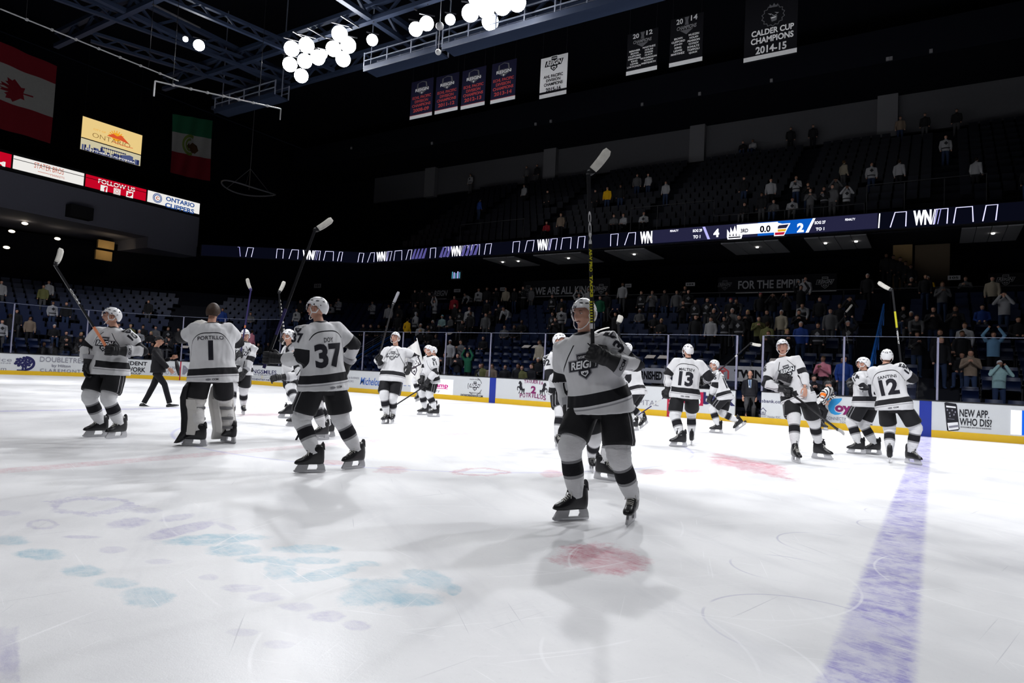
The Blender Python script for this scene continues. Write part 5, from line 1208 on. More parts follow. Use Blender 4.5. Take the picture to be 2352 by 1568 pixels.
def make_skate():
    b = MB(); rings = []
    for (y, w, zb, zt, wt) in [(-.105, .02, .11, .235, .6), (-.095, .036, .095, .29, .8), (-.06, .044, .09, .315, .95), (-.02, .047, .09, .318, 1.0), (.02, .048, .09, .30, .95), (.055, .048, .09, .245, .8), (.09, .048, .09, .2, .7), (.13, .049, .09, .172, .75), (.165, .047, .091, .156, .8), (.195, .038, .093, .142, .75), (.215, .018, .1, .122, .6)]:
        pts = []
        for j in range(16):
            q = 2 * PI * j / 16; c, s = math.cos(q), math.sin(q); z = (zb + zt) / 2 + (zt - zb) / 2 * (abs(s) ** .7) * (1 if s > 0 else -1)
            pts.append(np.array([w * (abs(c) ** .6) * (1 if c > 0 else -1) * (wt if s > .3 else 1), y, z]))
        rings.append(pts)
    b.loft(rings); b.prism([(-.11, .25), (-.06, .3), (-.07, .325), (-.085, .345), (-.1, .32)], (-.018, 0, 0), (0, 1, 0), (0, 0, 1), (1, 0, 0), .036)
    b.tube([(0, .06, .235), (0, .048, .3), (0, .056, .345)], [(.034, .008), (.036, .008), (.03, .006)], 12)
    boot = b.mesh('skate', [BOOT]); smooth_by_angle(boot, 50)
    l = MB()
    for k in range(7):
        y = .035 + .0155 * k; z = .002 + float(np.interp(y, [.02, .055, .09, .13, .165], [.3, .245, .2, .172, .156])); s = 1 if k % 2 else -1
        l.tube([(-.03, y, z - .004), (0, y + .004 * s, z + .004), (.03, y, z - .004)], [.0038] * 3, 5)
    l.tube([(.0, .06, .262), (.035, .07, .25), (.052, .075, .2)], [.0035] * 3, 5); l.tube([(.0, .06, .262), (-.035, .07, .25), (-.052, .08, .195)], [.0035] * 3, 5)
    lm = l.mesh('laces', [LACE])
    h = MB()
    h.prism([(-.105, .1), (-.03, .1), (-.042, .06), (-.03, .036), (.075, .036), (.068, .06), (.06, .1), (.17, .1), (.2, .05), (.215, .022), (-.125, .022), (-.12, .06)], (-.011, 0, 0), (0, 1, 0), (0, 0, 1), (1, 0, 0), .022)
    hm = h.mesh('blade_holder', [HOLD])
    k = MB(); k.prism([(-.132, .012), (-.12, .003), (-.06, 0), (.15, 0), (.2, .004), (.222, .016), (.222, .032), (-.13, .03)], (-.002, 0, 0), (0, 1, 0), (0, 0, 1), (1, 0, 0), .004)
    return boot, lm, hm, k.mesh('blade', [BLADE])
SKATE = make_skate()
def frame(o, x, y, z, s=1.0):
    m = Matrix.Identity(4)
    for i in range(3): m[i][0], m[i][1], m[i][2], m[i][3] = x[i] * s, y[i] * s, z[i] * s, o[i]
    return m
def place(name, me, mw, parent):
    """linked copy of a template mesh under a parent whose own matrix is a pure translation or a placed part"""
    o = bpy.data.objects.new(name, me); COL.objects.link(o); o.parent = parent
    o.matrix_parent_inverse = parent.matrix_world.inverted() if parent.type == 'MESH' else Matrix.Translation(parent.location).inverted()
    o.matrix_basis = mw; return o
def sub(name, me, parent):
    """sub-part sharing its part's axes"""
    o = bpy.data.objects.new(name, me); COL.objects.link(o); o.parent = parent; return o
def ik(a, t, l1, l2, pole):
    a, t = V3(a), V3(t); d = t - a; L = np.linalg.norm(d); mx = (l1 + l2) * .995
    if L > mx: t = a + d / L * mx; L = mx; d = t - a
    u = d / L; x = (l1 * l1 - l2 * l2 + L * L) / (2 * L); h = math.sqrt(max(0, l1 * l1 - x * x))
    p = V3(pole) - u * np.dot(pole, u); return a + u * x + unit(p) * h, t
def seg_t(P, a, b):
    d = b - a; t = np.clip(((P - a) @ d) / (d @ d), 0, 1); return t, np.linalg.norm(P - (a + t[:, None] * d), axis=1)
class Wrap:
    def __init__(s, me): s.bvh = BVHTree.FromPolygons([tuple(v) for v in coords(me)], [tuple(p.vertices) for p in me.polygons])
    def art(s, d2, O, U, W, N, arch=0.0, lift=.005, reach=.35, cell=.028):
        out = MB(); O, U, W, N = V3(O), V3(U), V3(W), V3(N)
        for i, (v, f, mi) in enumerate(d2.parts):
            bm = bmesh.new(); vs = [bm.verts.new((x, y, 0)) for x, y in v]
            for q in f:
                try: bm.faces.new([vs[k] for k in q])
                except ValueError: pass
            for ax in (0, 1):
                lo, hi = v[:, ax].min(), v[:, ax].max(); k = math.ceil(lo / cell) * cell
                while k < hi:
                    bmesh.ops.bisect_plane(bm, geom=bm.verts[:] + bm.edges[:] + bm.faces[:], plane_co=(k if ax == 0 else 0, k if ax == 1 else 0, 0), plane_no=(1, 0, 0) if ax == 0 else (0, 1, 0)); k += cell
            bm.verts.index_update(); P = []
            for w in bm.verts:
                x, y = w.co.x, w.co.y; p = O + U * x + W * (y - arch * x * x); h = s.bvh.ray_cast(Vector(p + N * reach), Vector(-N), reach * 2)
                P.append(np.array(h[0]) + N * (lift + i * .0012) if h[0] is not None else None)
            good = [q for q in P if q is not None]
            if good:
                pl = np.mean([(q - O) @ N for q in good])
                P = [q if q is not None else O + U * w.co.x + W * w.co.y + N * (pl + lift) for q, w in zip(P, bm.verts)]
                out.add(P, [[w.index for w in q.verts] for q in bm.faces], mi)
            bm.free()
        return out
def foldnoise(P, seed, amp):
    r = np.random.RandomState(seed); d = np.zeros(len(P))
    for k, f in enumerate((7, 11, 17, 27)):
        w = r.normal(size=(2, 3)) * f * np.array([1, 1, .55]); ph = r.uniform(0, 6, 2)
        d += np.sin(P @ w[0] + ph[0] + 1.5 * np.sin(P @ w[1] * .6 + ph[1])) / (k + 1.2)
    return d * amp

NUMART = [INK, INKW, mat('crest_grey', (.2, .2, .22), .6, .2)]
people = []
def photo_axes(B):
    ct = unit((CAM - B) * np.array([1, 1, 0])); cr = np.array([-ct[1], ct[0], 0]); return cr, ct
def skater(sp):
    S = sp.get('S', 1.0); kind = sp.get('kind', 'player')
    Bs = [onz(*q[:2]) for q in sp['base']] if isinstance(sp['base'][0], tuple) else [onz(*sp['base'])]
    B = np.mean(Bs, 0); cr, ct = photo_axes(B); U = np.array([0, 0, 1.0])
    def dirn(a): a = math.radians(a); return math.cos(a) * ct + math.sin(a) * cr
    def at(px, py, t=0.0):
        d = ray(px, py); k = ((B + ct * t - CAM) @ ct) / (d @ ct); return CAM + d * k
    def off(r, t, z): return B + cr * r + ct * t + U * z
    F = dirn(sp['face']); R_ = np.cross(F, U)
    root = tag(empty('person', B), sp['label'], 'person', sp.get('group'))
    seed = int(abs(B[0] * 100) + abs(B[1] * 37)) % 1000
    # --- legs
    ank, fdir, fup, fpos = {}, {}, {}, {}
    for side in 'RL':
        q = sp['feet'][side]; a = q[2]; lift = q[3] if len(q) > 3 else 0
        if len(q) > 4: p = at(q[0], q[1], q[4])
        else: p = onz(q[0], q[1])
        d = dirn(a); pitch = q[5] if len(q) > 5 else 0
        up = unit(U * math.cos(math.radians(pitch)) + d * math.sin(math.radians(pitch))); d2 = unit(d * math.cos(math.radians(pitch)) - U * math.sin(math.radians(pitch)))
        p = p - d2 * .04 * S
        fpos[side], fdir[side], fup[side] = p, d2, up; ank[side] = p + up * .2 * S
    hz = sp.get('hip', .985) * S; hl = sp.get('hipoff', (0, 0))
    mid = (fpos['R'] + fpos['L']) / 2; hipc = np.array([mid[0], mid[1], 0]) + cr * hl[0] + ct * hl[1] + U * hz
    if 'hp' in sp:
        q = at(sp['hp'][0], sp['hp'][1], (mid - B) @ ct + hl[1]); hipc[:2] = q[:2]
    FH = dirn(sp.get('hipface', sp['face'])); RH = np.cross(FH, U)
    hip = {'R': hipc + RH * .105 * S, 'L': hipc - RH * .105 * S}
    knee = {}
    for s_ in 'RL':
        knee[s_], ank[s_] = ik(hip[s_], ank[s_], .43 * S, .43 * S, fdir[s_] * .6 + FH * .5 + U * .05)
    # --- trunk
    ln = sp.get('lean', (0, 0)); chest = hipc + U * .55 * S + cr * ln[0] + ct * ln[1]; tl_ = .57 * S
    if sp.get('head'):
        hc0 = at(*sp['head']); hf0 = dirn(sp.get('look', sp['face'])); chest = hc0 - U * .235 * S - hf0 * .035 * S - F * .02; tl_ = float(np.clip(np.linalg.norm(chest - hipc), .5 * S, .66 * S))
    sp_up = unit(chest - hipc); chest = hipc + sp_up * tl_
    FC = unit(F - sp_up * (F @ sp_up)); RC = np.cross(FC, sp_up); tilt = sp.get('tilt', 0)
    sh = {'R': chest + RC * .2 * S - sp_up * .02 * S + U * tilt, 'L': chest - RC * .2 * S - sp_up * .02 * S - U * tilt}
    hz_ = sp.get('head'); neck = chest + sp_up * .07 * S
    hdF = dirn(sp.get('look', sp['face'])); pt_ = math.radians(sp.get('nod', 0)); rl = math.radians(sp.get('roll', 0))
    hF = unit(hdF * math.cos(pt_) - U * math.sin(pt_)); hU = unit(U * math.cos(pt_) + hdF * math.sin(pt_)); hR = np.cross(hF, hU)
    hU = unit(hU * math.cos(rl) + hR * math.sin(rl)); hR = np.cross(hF, hU)
    hc = at(hz_[0], hz_[1], hz_[2]) if hz_ else chest + sp_up * .21 * S + FC * .035 * S
    # --- arms
    elb, wri, hdir, grip = {}, {}, {}, {}
    for s_ in 'RL':
        q = sp['arms'][s_]; tgt = at(*q['to']) if len(q['to']) == 3 else off(*q['to'][1:])
        sgn = 1 if s_ == 'R' else -1
        pole = q.get('pole'); pv = cr * pole[0] + ct * pole[1] + U * pole[2] if pole else RC * sgn * .5 - U * .8 - FC * .35
        hv_ = q.get('hand'); tg2 = tgt - (unit(cr * hv_[0] + ct * hv_[1] + U * hv_[2]) * .12 if hv_ and not q.get('bare') else unit(tgt - sh[s_]) * .08)
        elb[s_], wri[s_] = ik(sh[s_], tg2, .31 * S, .275 * S, pv); hdir[s_] = unit(wri[s_] - elb[s_])
    skin = SKIN[sp.get('skin', 0)]; bk = .58 if kind in ('man', 'ref') else .9; bt = .7 if kind in ('man', 'ref') else 1.0
    # --- body: one continuous mesh under the clothes, head joined on
    b = MB()
    b.tube([hipc - U * .05, hipc + sp_up * .2 * S, hipc + sp_up * .42 * S, chest, neck, hc - hU * .05], [(.15 * bt, .1 * bt), (.14 * bt, .1 * bt), (.16 * bt, .11 * bt), (.15 * bt * bt, .09 * bt * bt), .058, .056], 14, RC)
    for s_ in 'RL':
        b.tube([chest, sh[s_], elb[s_], wri[s_]], [.06 * bk, .062 * bk, .045 * bk, .03], 10); b.tube([hipc, hip[s_], knee[s_], ank[s_]], [.1 * bk, .085 * bk, .06 * bk, .04], 10)
    bm_ = remesh(b, .024, 2, .4, 'body'); hb = HEADS[1 if sp.get('guard') else 0]
    v0 = coords(bm_); HM = np.stack([hR, hF, hU], 1) * S * .98; hv = (np.array(hb.v) @ HM.T) + hc
    mb = MB(); mb.add(v0, [tuple(p.vertices) for p in bm_.polygons], 0); o_ = len(mb.v); mb.v.extend(map(tuple, hv)); mb.f.extend([tuple(i + o_ for i in f) for f in hb.f]); mb.m.extend(hb.m)
    bpy.data.meshes.remove(bm_)
    for s_ in 'RL':
        if sp['arms'][s_].get('bare'):
            hm = HANDS[sp['arms'][s_]['bare']]; X = hdir[s_]; Yt = sp['arms'][s_].get('thumb', (0, 0, 1)); Y = cr * Yt[0] + ct * Yt[1] + U * Yt[2]; Y = unit(Y - X * (Y @ X)); Z = np.cross(X, Y) * (1 if s_ == 'R' else -1)
            vv = coords(hm) @ np.stack([X, Y, Z], 0) + wri[s_] + X * .01; mb.add(vv, [tuple(p.vertices) for p in hm.polygons], 0)
    put(mb.build('body', [skin, EYEW, EYED, LIP, TEETH, HAIRB], smooth=True), root)
    # --- upper garment
    b = MB(); wd_ = sp.get('bulk', 1.0) * S; hem = sp.get('hem', .0); hemd = hipc - U * (.07 + hem) * S
    spine = [hemd, hipc + sp_up * .05 * S, hipc + sp_up * .2 * S, hipc * .4 + chest * .6, chest - sp_up * .09 * S, chest + sp_up * .0 * S, chest + sp_up * .06 * S, chest + sp_up * .1 * S]
    rad = [(.3, .248), (.288, .228), (.258, .188), (.262, .178), (.265, .165), (.225, .14), (.14, .105), (.075, .078)]
    if kind in ('man', 'ref'): rad = [(a * .78, c * .76) for a, c in rad]
    if kind == 'goalie': rad = [(a * 1.16, c * 1.12) for a, c in rad[:6]] + rad[6:]
    RH2 = unit(RH + RC)
    b.tube(spine, [(a * wd_, c * wd_) for a, c in rad], 24, [RH, RH2, RC, RC, RC, RC, RC, RC])
    k = 1.0 if kind in ('player', 'goalie') else .68
    if kind == 'goalie': k = 1.15
    for s_ in 'RL':
        ib = unit(elb[s_] - sh[s_]); st_ = sh[s_] * .72 + chest * .28
        P = [st_, sh[s_], sh[s_] * .5 + elb[s_] * .5, elb[s_], elb[s_] * .45 + wri[s_] * .55, wri[s_] - hdir[s_] * .04]
        b.tube(P, [.095 * k * S, .112 * k * S, .1 * k * S, .092 * k * S, .078 * k * S, .058 * k * S], 16)
    me = remesh(b, .0155 if kind != 'man' else .014, 3, .5, 'jersey')
    P = coords(me); n = np.zeros(len(P) * 3); me.vertices.foreach_get('normal', n); n = n.reshape(-1, 3)
    rel = P - hemd; hgt = rel @ sp_up; axp = hemd + hgt[:, None] * sp_up
    hgt = rel @ sp_up
    kk = .64 / (tl_ + .07 * S); hgt = np.where(hgt > .25 * S, .25 * S + (hgt - .25 * S) * (.39 * S / max(.1, tl_ + .07 * S - .25 * S)), hgt); tl = np.stack([(P - hipc) @ RC, (P - hipc) @ FC, hgt / S], 1)
    dt = np.linalg.norm((P - hipc) - ((P - hipc) @ sp_up)[:, None] * sp_up, axis=1) / .2
    dt = np.sqrt((tl[:, 0] / .24) ** 2 + (tl[:, 1] / .16) ** 2); dt = np.where(hgt > .62 * S, dt + 0, dt); am = np.zeros((len(P), 3)); bestd = np.full(len(P), 9.)
    for s_ in 'RL':
        t1, d1 = seg_t(P, sh[s_], elb[s_]); t2, d2 = seg_t(P, elb[s_], wri[s_]); use2 = d2 < d1; t = np.where(use2, 1 + t2, t1); dm = np.where(use2, d2, d1) / (.1 * k * S)
        side = unit(np.cross(elb[s_] - sh[s_], wri[s_] - elb[s_]) + RC * .01); qv = (P - elb[s_]) @ side
        m_ = dm < bestd; bestd = np.where(m_, dm, bestd); am[:, 0] = np.where(m_, t, am[:, 0]); am[:, 2] = np.where(m_, qv, am[:, 2])
    isarm = (bestd < np.maximum(dt, .2) * 1.02) & ((am[:, 0] > .3) | (bestd < dt * .8)) & (bestd < 1.9); am[:, 1] = np.clip(.5 + (np.maximum(dt, .2) * 1.03 - bestd) * 1.2 - np.clip(.35 - am[:, 0], 0, 1) * 1.5, 0, 1)
    loose = np.clip(1.25 - np.abs(hgt / S - .3), .4, 1)
    P2 = P + n * foldnoise(P, seed, .0145 * sp.get('folds', 1.0))[:, None] * loose[:, None] * np.clip(hgt / S / .06, .25, 1)[:, None]; setco(me, P2); vattr(me, 'tl', tl); vattr(me, 'am', am)
    if kind == 'ref': vattr(me, 'st', np.stack([np.where(am[:, 1] > .5, am[:, 0] * .35, tl[:, 0]), tl[:, 1], tl[:, 2]], 1))
    top = sp.get('top') or {'player': JERSEY, 'goalie': JERSEY, 'ref': REFSHIRT}.get(kind)
    me.materials.append(top); jer = link({'man': 'jacket', 'ref': 'shirt'}.get(kind, 'jersey'), me); put(jer, root)
    # --- lettering on the garment
    def letter(name, d2, O, Ux, W, N, **kw):
        mb_ = WR.art(d2, O, Ux, W, N, **kw)
        if mb_.v: o = mb_.build(name, NUMART); o.parent = jer
    bpy.context.view_layer.update(); WR = Wrap(me)
    if kind in ('player', 'goalie'):
        if sp.get('name'): letter('name', D2().text(sp['name'], -.021 * len(sp['name']), .021 * len(sp['name']), -.027, .027, 0, bold=.012), chest - sp_up * .13 * S - FC * .1, RC, sp_up, -FC, arch=.35)
        if sp.get('num'):
            w = .14 * text2d(sp['num'], .045)[2] * .95; letter('number', D2().text(sp['num'], -w, w, -.14, .14, 0, bold=.045), chest - sp_up * .31 * S - FC * .1, RC, sp_up, -FC)
            for s_ in sp.get('sleeve', ''):
                sg = 1 if s_ == 'R' else -1; W = unit(sh[s_] - elb[s_]); N_ = RC * sg + sp.get('snorm', 0) * ct; N_ = unit(N_ - W * (N_ @ W)); w2 = .055 * text2d(sp['num'], .04)[2]
                letter('sleeve_number', D2().text(sp['num'], -w2, w2, -.055, .055, 0, bold=.04), sh[s_] * .72 + elb[s_] * .28 + N_ * .02, np.cross(W, N_), W, N_, reach=.2)
                sd = D2().poly([(-.045, .05), (.045, .05), (.04, -.02), (0, -.055), (-.04, -.02)], 0); sd.rect(-.03, .03, .012, .022, 1); sd.poly([(-.025, .0), (.025, .0), (0, -.03)], 2)
                letter('shoulder_patch', sd, sh[s_] * 1.0 + N_ * .02 + W * .02, np.cross(W, N_), W, N_, reach=.2)
        if sp.get('crest', True): letter('crest', D2().merge(crest(0, 1, 2), 0, 0, .22), chest - sp_up * .18 * S + FC * .1, -RC, sp_up, FC)
        if sp.get('amark'): letter('captain_letter', D2().text('A', -.035, .035, -.04, .04, 0, bold=.04), chest - sp_up * .06 * S - RC * .15 + FC * .1, -RC, sp_up, FC)
        letter('maker_mark', D2().text('CCM', .02, .1, -.012, .012, 0, bold=.04).disc(-.03, 0, .035, .014, 2), hemd + sp_up * .04 - FC * .1, RC, sp_up, -FC)
    if sp.get('extra'): sp['extra'](locals())
    # --- lower garments
    lowm = sp.get('low', SHORTS)
    if kind in ('player', 'goalie'):
        b = MB(); sdv = []
        def leg_tube(path, rads, s_):
            n0 = len(b.v); b.tube(path, rads, 20, FH)
            for p in b.v[n0:]:
                p = V3(p); t, _ = seg_t(p[None], path[0], path[-1]); c = path[0] + (path[-1] - path[0]) * t[0]; r_ = p - c; sg = 1 if s_ == 'R' else -1; sdv.append((r_ @ FH, (r_ @ RH) * sg * 8, 0))
        for s_ in 'RL':
            h, kn = hip[s_], knee[s_]; e2 = h + (kn - h) * .80; sg = 1 if s_ == 'R' else -1
            leg_tube([h + U * .08 * S - RH * sg * .02, h - U * .0 + RH * sg * .01, h * .6 + e2 * .4 + RH * sg * .02, e2 * .92 + h * .08 + RH * sg * .015, e2 + RH * sg * .012], [(.13 * wd_, .11 * wd_), (.15 * wd_, .125 * wd_), (.152 * wd_, .134 * wd_), (.146 * wd_, .14 * wd_), (.138 * wd_, .132 * wd_)], s_)
        n0 = len(b.v); b.tube([hipc - U * .12 * S, hipc - U * .02, hipc + sp_up * .06 * S], [(.17, .13), (.21, .15), (.2, .14)], 20, RH); sdv += [(9, 0, 0)] * (len(b.v) - n0)
        sm = b.mesh('shorts', [lowm], True); vattr(sm, 'sd', np.array(sdv)); put(link('shorts', sm), root)
        for s_ in 'RL':
            kn, an = knee[s_], ank[s_]; hp = hip[s_]; b = MB(); st_ = []; N_ = 22; path_, rads = [], []
            for i in range(N_ + 1):
                v = i / N_; tot = .15
                p = kn + (hp - kn) * (.34 * (1 - v / .24)) if v < .24 else kn + (an - kn) * ((v - .24) / .76)
                prof = np.interp(v, [0, .12, .24, .34, .42, .6, .8, .93, 1], [.105, .108, .104, .092, .085, .089, .076, .06, .056]) * S * (1.12 if kind == 'goalie' else 1)
                prof *= 1 + .02 * math.sin(v * 60 + seed) * (v < .4); path_.append(p); rads.append((prof * 1.06, prof))
            b.tube(path_, rads, 18, fdir[s_] + FH * .3); vs = np.repeat(np.arange(N_ + 1) / N_, 18); vs = np.concatenate([vs, [0, 1]])
            sm = b.mesh('sock', [GOALSOCK if kind == 'goalie' else SOCK], True); vattr(sm, 'st', np.stack([vs, vs, vs], 1)); put(link('sock', sm), root)
            mw = frame(fpos[s_], np.cross(fdir[s_], fup[s_]), fdir[s_], fup[s_], S)
            sk = place('skate', SKATE[0], mw, root)
            sub('laces', SKATE[1], sk); sub('blade_holder', SKATE[2], sk); sub('blade', SKATE[3], sk)
    else:
        b = MB(); b.tube([hipc - U * .1, hipc, hipc + sp_up * .12], [(.13, .1), (.16, .115), (.15, .105)], 18, RH)
        for s_ in 'RL': b.tube([hip[s_] + U * .04, hip[s_] - U * .08, knee[s_], ank[s_] - fup[s_] * .08], [.09, .095, .072, .062 if kind == 'man' else .055], 16)
        me2 = remesh(b, .014, 3, .5, 'trousers'); p3 = coords(me2); n = np.zeros(len(p3) * 3); me2.vertices.foreach_get('normal', n); setco(me2, p3 + n.reshape(-1, 3) * foldnoise(p3, seed + 5, .004)[:, None]); me2.materials.append(lowm); put(link('trousers', me2), root)
        for s_ in 'RL':
            if kind == 'ref':
                sk = place('skate', SKATE[0], frame(fpos[s_], np.cross(fdir[s_], fup[s_]), fdir[s_], fup[s_], S), root); sub('blade_holder', SKATE[2], sk); sub('blade', SKATE[3], sk); continue
            b = MB(); X, Y, Z = np.cross(fdir[s_], fup[s_]), fdir[s_], fup[s_]; rings = []
            for (y, w, zb, zt) in [(-.085, .025, .01, .07), (-.06, .038, 0, .1), (0, .042, 0, .105), (.05, .044, 0, .08), (.12, .046, 0, .062), (.17, .036, .004, .05), (.195, .014, .012, .035)]:
                rings.append([fpos[s_] + X * w * math.cos(q) + Y * y + Z * ((zb + zt) / 2 + (zt - zb) / 2 * math.sin(q)) for q in [2 * PI * j / 14 for j in range(14)]])
            b.loft(rings); sh_ = put(b.build('shoe', mat('shoe_black', (.012, .012, .013), .4, .4), smooth=True), root)
            b = MB(); b.prism([(-.085, -.04), (-.085, .04), (.1, .047), (.18, .035), (.19, 0), (.18, -.035), (.1, -.047)], fpos[s_], Y, X, Z, .02); so = put(b.build('sole', mat('shoe_sole', (.5, .5, .5), .6, .2)), root)
    # --- gloves
    for s_ in 'RL':
        q = sp['arms'][s_]
        if kind in ('player', 'goalie') and not q.get('bare') and not q.get('none'):
            X = hdir[s_] if not q.get('hand') else unit(cr * q['hand'][0] + ct * q['hand'][1] + U * q['hand'][2])
            ax = q.get('axis'); Y = (unit(at(*ax[1]) - at(*ax[0])) if isinstance(ax[0], tuple) else cr * ax[0] + ct * ax[1] + U * ax[2]) if ax else (FC * .8 + (RC if s_ == 'L' else -RC) * .3 + U * .2)
            Y = unit(Y - X * (Y @ X)); Z = np.cross(X, Y) * (1 if s_ == 'R' else -1)
            mw = frame(wri[s_] + X * .03, X, Y, Z, 1.22 * S)
            grip[s_] = wri[s_] + X * (.03 + .128) * S - Z * .043 * S
            g = place('glove', GLOVES[q.get('pose', 'grip')], mw, root); c_ = sub('cuff', CUFFM, g); sub('lettering', CUFFT if s_ == 'R' else CUFFTM, g) if q.get('ccm') else None
    # --- headgear
    if kind == 'player':
        mw = frame(hc + hU * .012, hR, hF, hU, S); h = place('helmet', HELMET[0], mw, root)
        sub('vents', HELMET[1], h); sub('ear_guard', HELMET[2], h); sub('visor', HELMET[3], h)
        nm = sp.get('num')
        if nm:
            for (qa, s_) in ((PI, 1), (0.0, .8)):
                t_ = .42; c = np.array([math.cos(t_) * math.sin(qa) * .104, math.cos(t_) * math.cos(qa) * .135 - .006, math.sin(t_) * .134]); nz = unit(c); tx = unit(np.cross((0, 0, 1), nz)); w_ = np.cross(nz, tx)
                ml = D2().text(nm, -.011 * len(nm) * s_, .011 * len(nm) * s_, -.014, .014, 0, bold=.04).mb(plane_fn(c, tx, w_, nz, .002)).mesh('lettering', [INK]); sub('lettering', ml, h)
    elif kind == 'ref':
        mw = frame(hc + hU * .012, hR, hF, hU, S); h = place('helmet', BLKHELM, mw, root); sub('visor', HELMET[3], h)
    if sp.get('hair') is not None: place('hair', sp['hair'], frame(hc, hR, hF, hU, S), root)
    sp.update(grip=grip, root=root, at=at, B=B, cr=cr, ct=ct, hc=hc, wri=wri, chest=chest, FC=FC, RC=RC, sp_up=sp_up, hR=hR, hF=hF, hU=hU, jer=jer, off=off, hipc=hipc, knee=knee, ank=ank, fdir=fdir, fup=fup, fpos=fpos, hdir=hdir)
    people.append(sp); return sp
BLKHELM = HELMET[0].copy(); BLKHELM.materials.clear(); BLKHELM.materials.append(HELMD)

def through(G, Q, ext):
    G, Q = V3(G), V3(Q); return G + unit(G - Q) * ext
def stick(label, P, Q, tip, mats=(STKB, TAPE, TAPE), grip=.18, accent=None, text=None, texts=None):
    """P butt end, Q heel, tip of the blade; world points"""
    P, Q, tip = V3(P), V3(Q), V3(tip); root = tag(empty('hockey_stick', P), label, 'hockey stick', None)
    ax = unit(Q - P); side = unit(np.cross(ax, tip - Q)); w = np.cross(side, ax); L = np.linalg.norm(Q - P)
    b = MB(); b.beam(P, Q + ax * .012, .021, .031, 0, w); sh_ = put(b.build('shaft', mats[0]), root)
    if grip: put(MB().beam(P - ax * .005, P + ax * grip, .025, .035, 0, w).build('grip_tape', mats[2]), root)
    if accent: put(MB().beam(P + ax * accent[0], P + ax * accent[1], .0225, .0325, 0, w).build('shaft_colour', accent[2]), root)
    bd = unit(tip - Q); bn = unit(np.cross(side, bd)); bn = bn if bn @ ax > 0 else -bn; bl = np.linalg.norm(tip - Q)
    rings = []; n = 9
    for i in range(n + 1):
        v = i / n; hh = np.interp(v, [0, .1, .4, .85, .96, 1], [.018, .03, .036, .038, .036, .024]); th = .006 if v > .15 else .010
        c = Q + bd * bl * v + bn * .012 + side * .035 * v * v + bn * -.02 * math.sin(v * PI) * .5
        rings.append([c + bn * hh * a + side * th * s for a, s in ((-1, -.6), (-1, .6), (-.3, 1), (.5, 1), (1, .6), (1, -.6), (.5, -1), (-.3, -1))])
    put(MB().loft(rings[:3]).build('blade_heel', mats[0], smooth=True), root)
    put(MB().loft(rings[2:]).build('blade', mats[1], smooth=True), root)
    vw = unit(CAM - (P + Q) / 2)
    for (t, a0, a1, mt, flip) in (texts or []):
        N_ = unit(vw - ax * (vw @ ax)); Up = np.cross(N_, ax); d = D2().text(t, a0, a1, -.012, .012, 0, bold=.05)
        if flip: d = D2().text(t, -a1, -a0, -.012, .012, 0, bold=.05)
        sg = -1 if flip else 1; face = side * (1 if side @ vw > 0 else -1) if abs(side @ vw) > abs(w @ vw) else w * (1 if w @ vw > 0 else -1)
        hw = .0112 if abs(side @ vw) > abs(w @ vw) else .0162
        put(d.mb(lambda x, y, l: P + ax * x * sg + np.cross(face, ax) * y * sg + face * (hw + .0012), .0).build('lettering', [mt]), root)
    return root

# ================================================================== THE PLAYERS AND STAFF ON THE ICE
def sp(**k): return skater(k)
HB, HD = hair_mesh(HAIRB), hair_mesh(HAIRD)
# number 10, far left, stick raised
p10 = sp(base=[(220, 1003), (268, 1006)], hp=(248, 880), face=-38, look=-88, nod=-3, head=(256, 727, .0), label='hockey player number 10 in profile at the far left, stick raised', num='10', sleeve='L', snorm=.4,
         feet={'R': (221, 1003, -72), 'L': (267, 1006, -52)}, arms={'R': dict(to=(199, 852, .02), pole=(-.6, -.5, -.2), pose='open', hand=(-.05, .1, -1)), 'L': dict(to=(258, 805, .30), pole=(.8, .1, -.6), axis=(-.35, .1, .9), hand=(-.85, .25, 0), ccm=1)}, skin=0, lean=(-.02, 0))
a = p10['at']; Q = a(128, 612, .35); P = through(p10['grip']['L'], Q, .04)
stick('raised hockey stick with orange handle held by the leftmost player', P, Q, a(145, 570, .28), (STKB, TAPE, STKO), .0, (.08, .42, STKO), None, [('CCM', .78, 1.02, STKW, True)])
# man in black walking
def cap_low(q): return .05 if math.cos(q) > .3 else (.035 if math.cos(q) > -.4 else .0)
def make_cap(col):
    b = shell_mb((.088, .112, .132), cap_low, .01); n = 12; v = []
    for k in range(2):
        for j in range(n + 1): q = -1.0 + 2.0 * j / n; v.append((math.sin(q) * .088, math.cos(q) * (.108 + .085 * k) - (.03 * k), .052 - .012 * k - .01 * q * q))
    b.add(v, [(j, j + 1, n + 2 + j, n + 1 + j) for j in range(n)]); b.add([(x, y, z - .006) for x, y, z in v], [(j, j + 1, n + 2 + j, n + 1 + j) for j in range(n)])
    me = b.mesh('cap', [col]); smooth_by_angle(me, 50); return me
CLOB = mat('cloth_black', (.011, .011, .013), .75, .15, vary=.2, bump=.3)
man = sp(kind='man', base=[(333, 936), (395, 932)], hp=(361, 872), face=72, look=84, nod=2, head=(366, 783, .0), S=.93, label='man in black cap and black clothes walking right across the ice', top=CLOB, low=CLOB, hair=make_cap(CLOB),
         feet={'R': (395, 935, 82, 0, .05, -12), 'L': (332, 936, 72, 0, -.1, 6)}, arms={'R': dict(to=(398, 858, .12), bare='grip', pole=(-.3, .3, -.7), thumb=(0, 0, 1)), 'L': dict(to=(402, 826, -.05), bare='grip', pole=(-.5, -.4, -.7), thumb=(0, 0, 1))}, hip=.97, lean=(.03, 0), skin=1)
b = MB(); P, Q = man['at'](405, 828, .0), man['at'](411, 862, .0); b.tube([P, (P + Q) / 2, Q], [.035, .05, .02], 10); tag(b.build('camera', BLACK, smooth=True), 'small black camera hanging from the hand of the man in black', 'camera')
